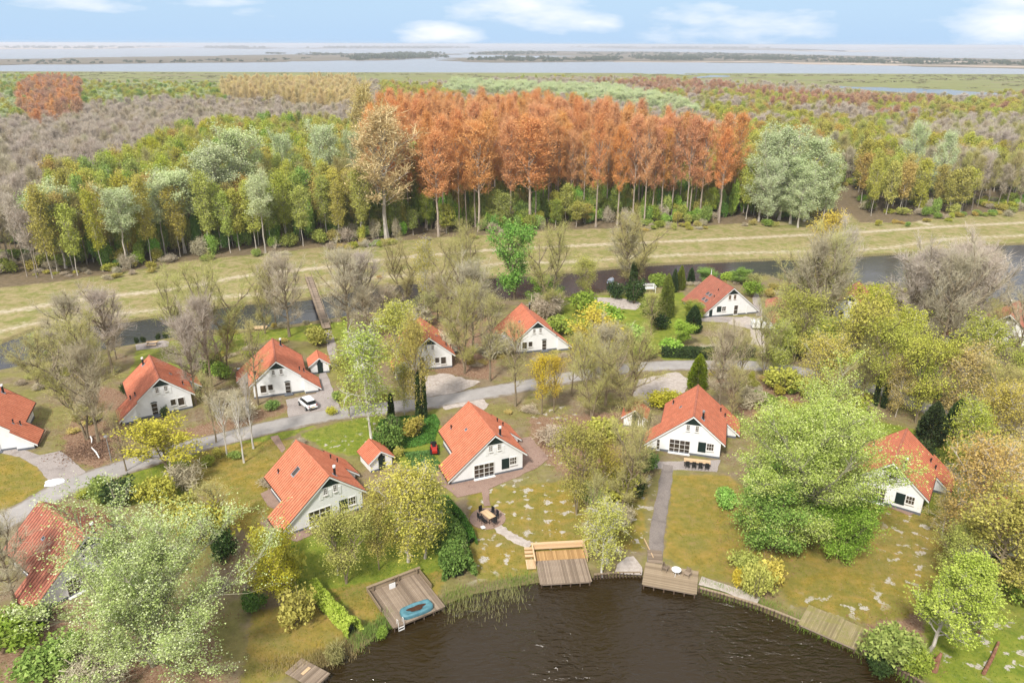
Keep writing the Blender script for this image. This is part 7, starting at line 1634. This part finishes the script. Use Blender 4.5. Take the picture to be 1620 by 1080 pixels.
# bushes on the islands in the lake
def island_bush():
    b = MB(); r = np.random.default_rng(77); n = 60
    d = unit(r.normal(size=(n*6, 3))); d[:, 2] = np.abs(d[:, 2]); C = d*np.array([1, 1, 1])*r.uniform(.5, 1, (n*6, 1))
    V, F = scatter_tris(r, C, .30); b.add(V, F); return b.mesh('bush', LM['islandbush'])
LM['islandbush'] = leafmat('island_bush', (.035, .055, .028), (.10, .13, .065))
ib = island_bush(); rows_v = []
def band(px, n, h0, h1, seed):
    r = np.random.default_rng(seed); P = np.array([(a, b) for a, b in px], float)
    lo, hi = P.min(0), P.max(0); q = r.uniform(lo, hi, (n*4, 2)); q = q[inpoly(P, q[:, 0], q[:, 1])]
    keep = vnoise(q[:, 0], q[:, 1]*6, 22, seed) > r.uniform(.2, .6, len(q)); q = q[keep][:n]
    for a, b in q: b = max(b, 70+(a-810)*.0028+1.0); p = G(a, b); s = FP/((p-np.array([0, 0, H]))@CF); hh = r.uniform(h0, h1); rows_v.append((p[0], p[1], r.uniform(3.2, 7)/s*1.0, hh))
band([(540, 90), (640, 84), (700, 84), (712, 91), (560, 96)], 420, 6, 13, 1); band([(740, 86), (800, 82), (900, 84), (800, 88)], 120, 6, 11, 2)
band([(790, 91), (880, 92), (1000, 90), (1200, 90), (1240, 95), (1000, 96), (860, 98), (730, 95)], 520, 5, 10, 3); band([(880, 84), (1100, 84), (1300, 90), (1400, 93), (1250, 96), (1000, 90)], 420, 4, 9, 4)
band([(1220, 92), (1400, 93), (1640, 98), (1640, 104), (1400, 101), (1230, 97)], 420, 3, 8, 5); band([(0, 97), (200, 95), (400, 94), (560, 90), (400, 98), (60, 102)], 160, 2, 6, 6)
band([(320, 76.3), (430, 76.6), (380, 75.2)], 120, 14, 26, 7); band([(470, 76.8), (560, 75), (740, 75), (740, 76.5)], 200, 14, 26, 8); band([(900, 75), (960, 74.2), (1220, 76), (1260, 78), (1000, 76.6)], 280, 14, 26, 9)
band([(0, 74), (280, 73.5), (200, 76.8), (0, 77)], 120, 12, 22, 10); band([(600, 71.2), (1620, 73.2), (1620, 72.8), (600, 71)], 160, 22, 40, 11); band([(400, 84), (560, 85), (640, 86), (500, 88)], 90, 3, 8, 12)
me = bpy.data.meshes.new('island_shrubbery'); nb = len(ib.vertices); bv = np.empty(nb*3, np.float32); ib.vertices.foreach_get('co', bv); bv = bv.reshape(-1, 3)
bb = MB(); rz2 = np.random.default_rng(9)
for (x, y, w_, h_) in rows_v:
    sel = rz2.integers(0, nb//3, 70); tri = bv.reshape(-1, 3, 3)[sel]*np.array([w_*.6, w_*.6, h_]); ce = tri.mean(1, keepdims=True); tri = ce+(tri-ce)*1.5
    bb.add(tri.reshape(-1, 3)+np.array([x, y, .2]), np.arange(210).reshape(-1, 3))
bb.build('island_shrubbery', LM['islandbush'], kind='stuff', label='bushes and low trees along the islands in the lake', cat='bushes')

# marsh tussocks between wood and lake
rr = np.random.default_rng(88); n = 5200; q = np.stack([rr.uniform(-1100, 1100, n), rr.uniform(820, 1440, n)], 1); mn = fbm(q[:, 0]*.35, q[:, 1]*1.6, 60, 91); q = q[(mn > .50) & (np.maximum(sdf(MARSHPOOL, q[:, 0], q[:, 1]), sdf(MARSHPOOL2, q[:, 0], q[:, 1])) < -6)]
tb_ = MB()
for (x, y) in q[:1300]:
    w_ = rr.uniform(4, 12); sel = rr.integers(0, nb//3, 14); tri = bv.reshape(-1, 3, 3)[sel]*np.array([w_, w_*.5, rr.uniform(.7, 1.8)]); ce = tri.mean(1, keepdims=True); tri = ce+(tri-ce)*1.6; tb_.add(tri.reshape(-1, 3)+np.array([x, y, 0]), np.arange(42).reshape(-1, 3))
LM['tuss'] = leafmat('tussock', (.12, .12, .055), (.22, .21, .10))
tb_.build('marsh_tussocks', LM['tuss'], kind='stuff', label='dull tussocks and low willow scrub across the marsh', cat='marsh plants')

# ------------------------------------------------------------------ haze: the air over the land and the lake
hb = MB(); hb.box((0, 44000, 24.5), (190000, 93000, 58))
hm = bpy.data.materials.new('haze'); hm.use_nodes = True; hm.node_tree.nodes.clear()
ho = hm.node_tree.nodes.new('ShaderNodeOutputMaterial'); hv = hm.node_tree.nodes.new('ShaderNodeVolumePrincipled')
hv.inputs['Color'].default_value = (.84, .87, .94, 1); hv.inputs['Density'].default_value = HAZE = 1.35e-4; hv.inputs['Anisotropy'].default_value = 0.2
hm.node_tree.links.new(hv.outputs[0], ho.inputs['Volume'])
hb.build('haze', hm, kind='stuff')
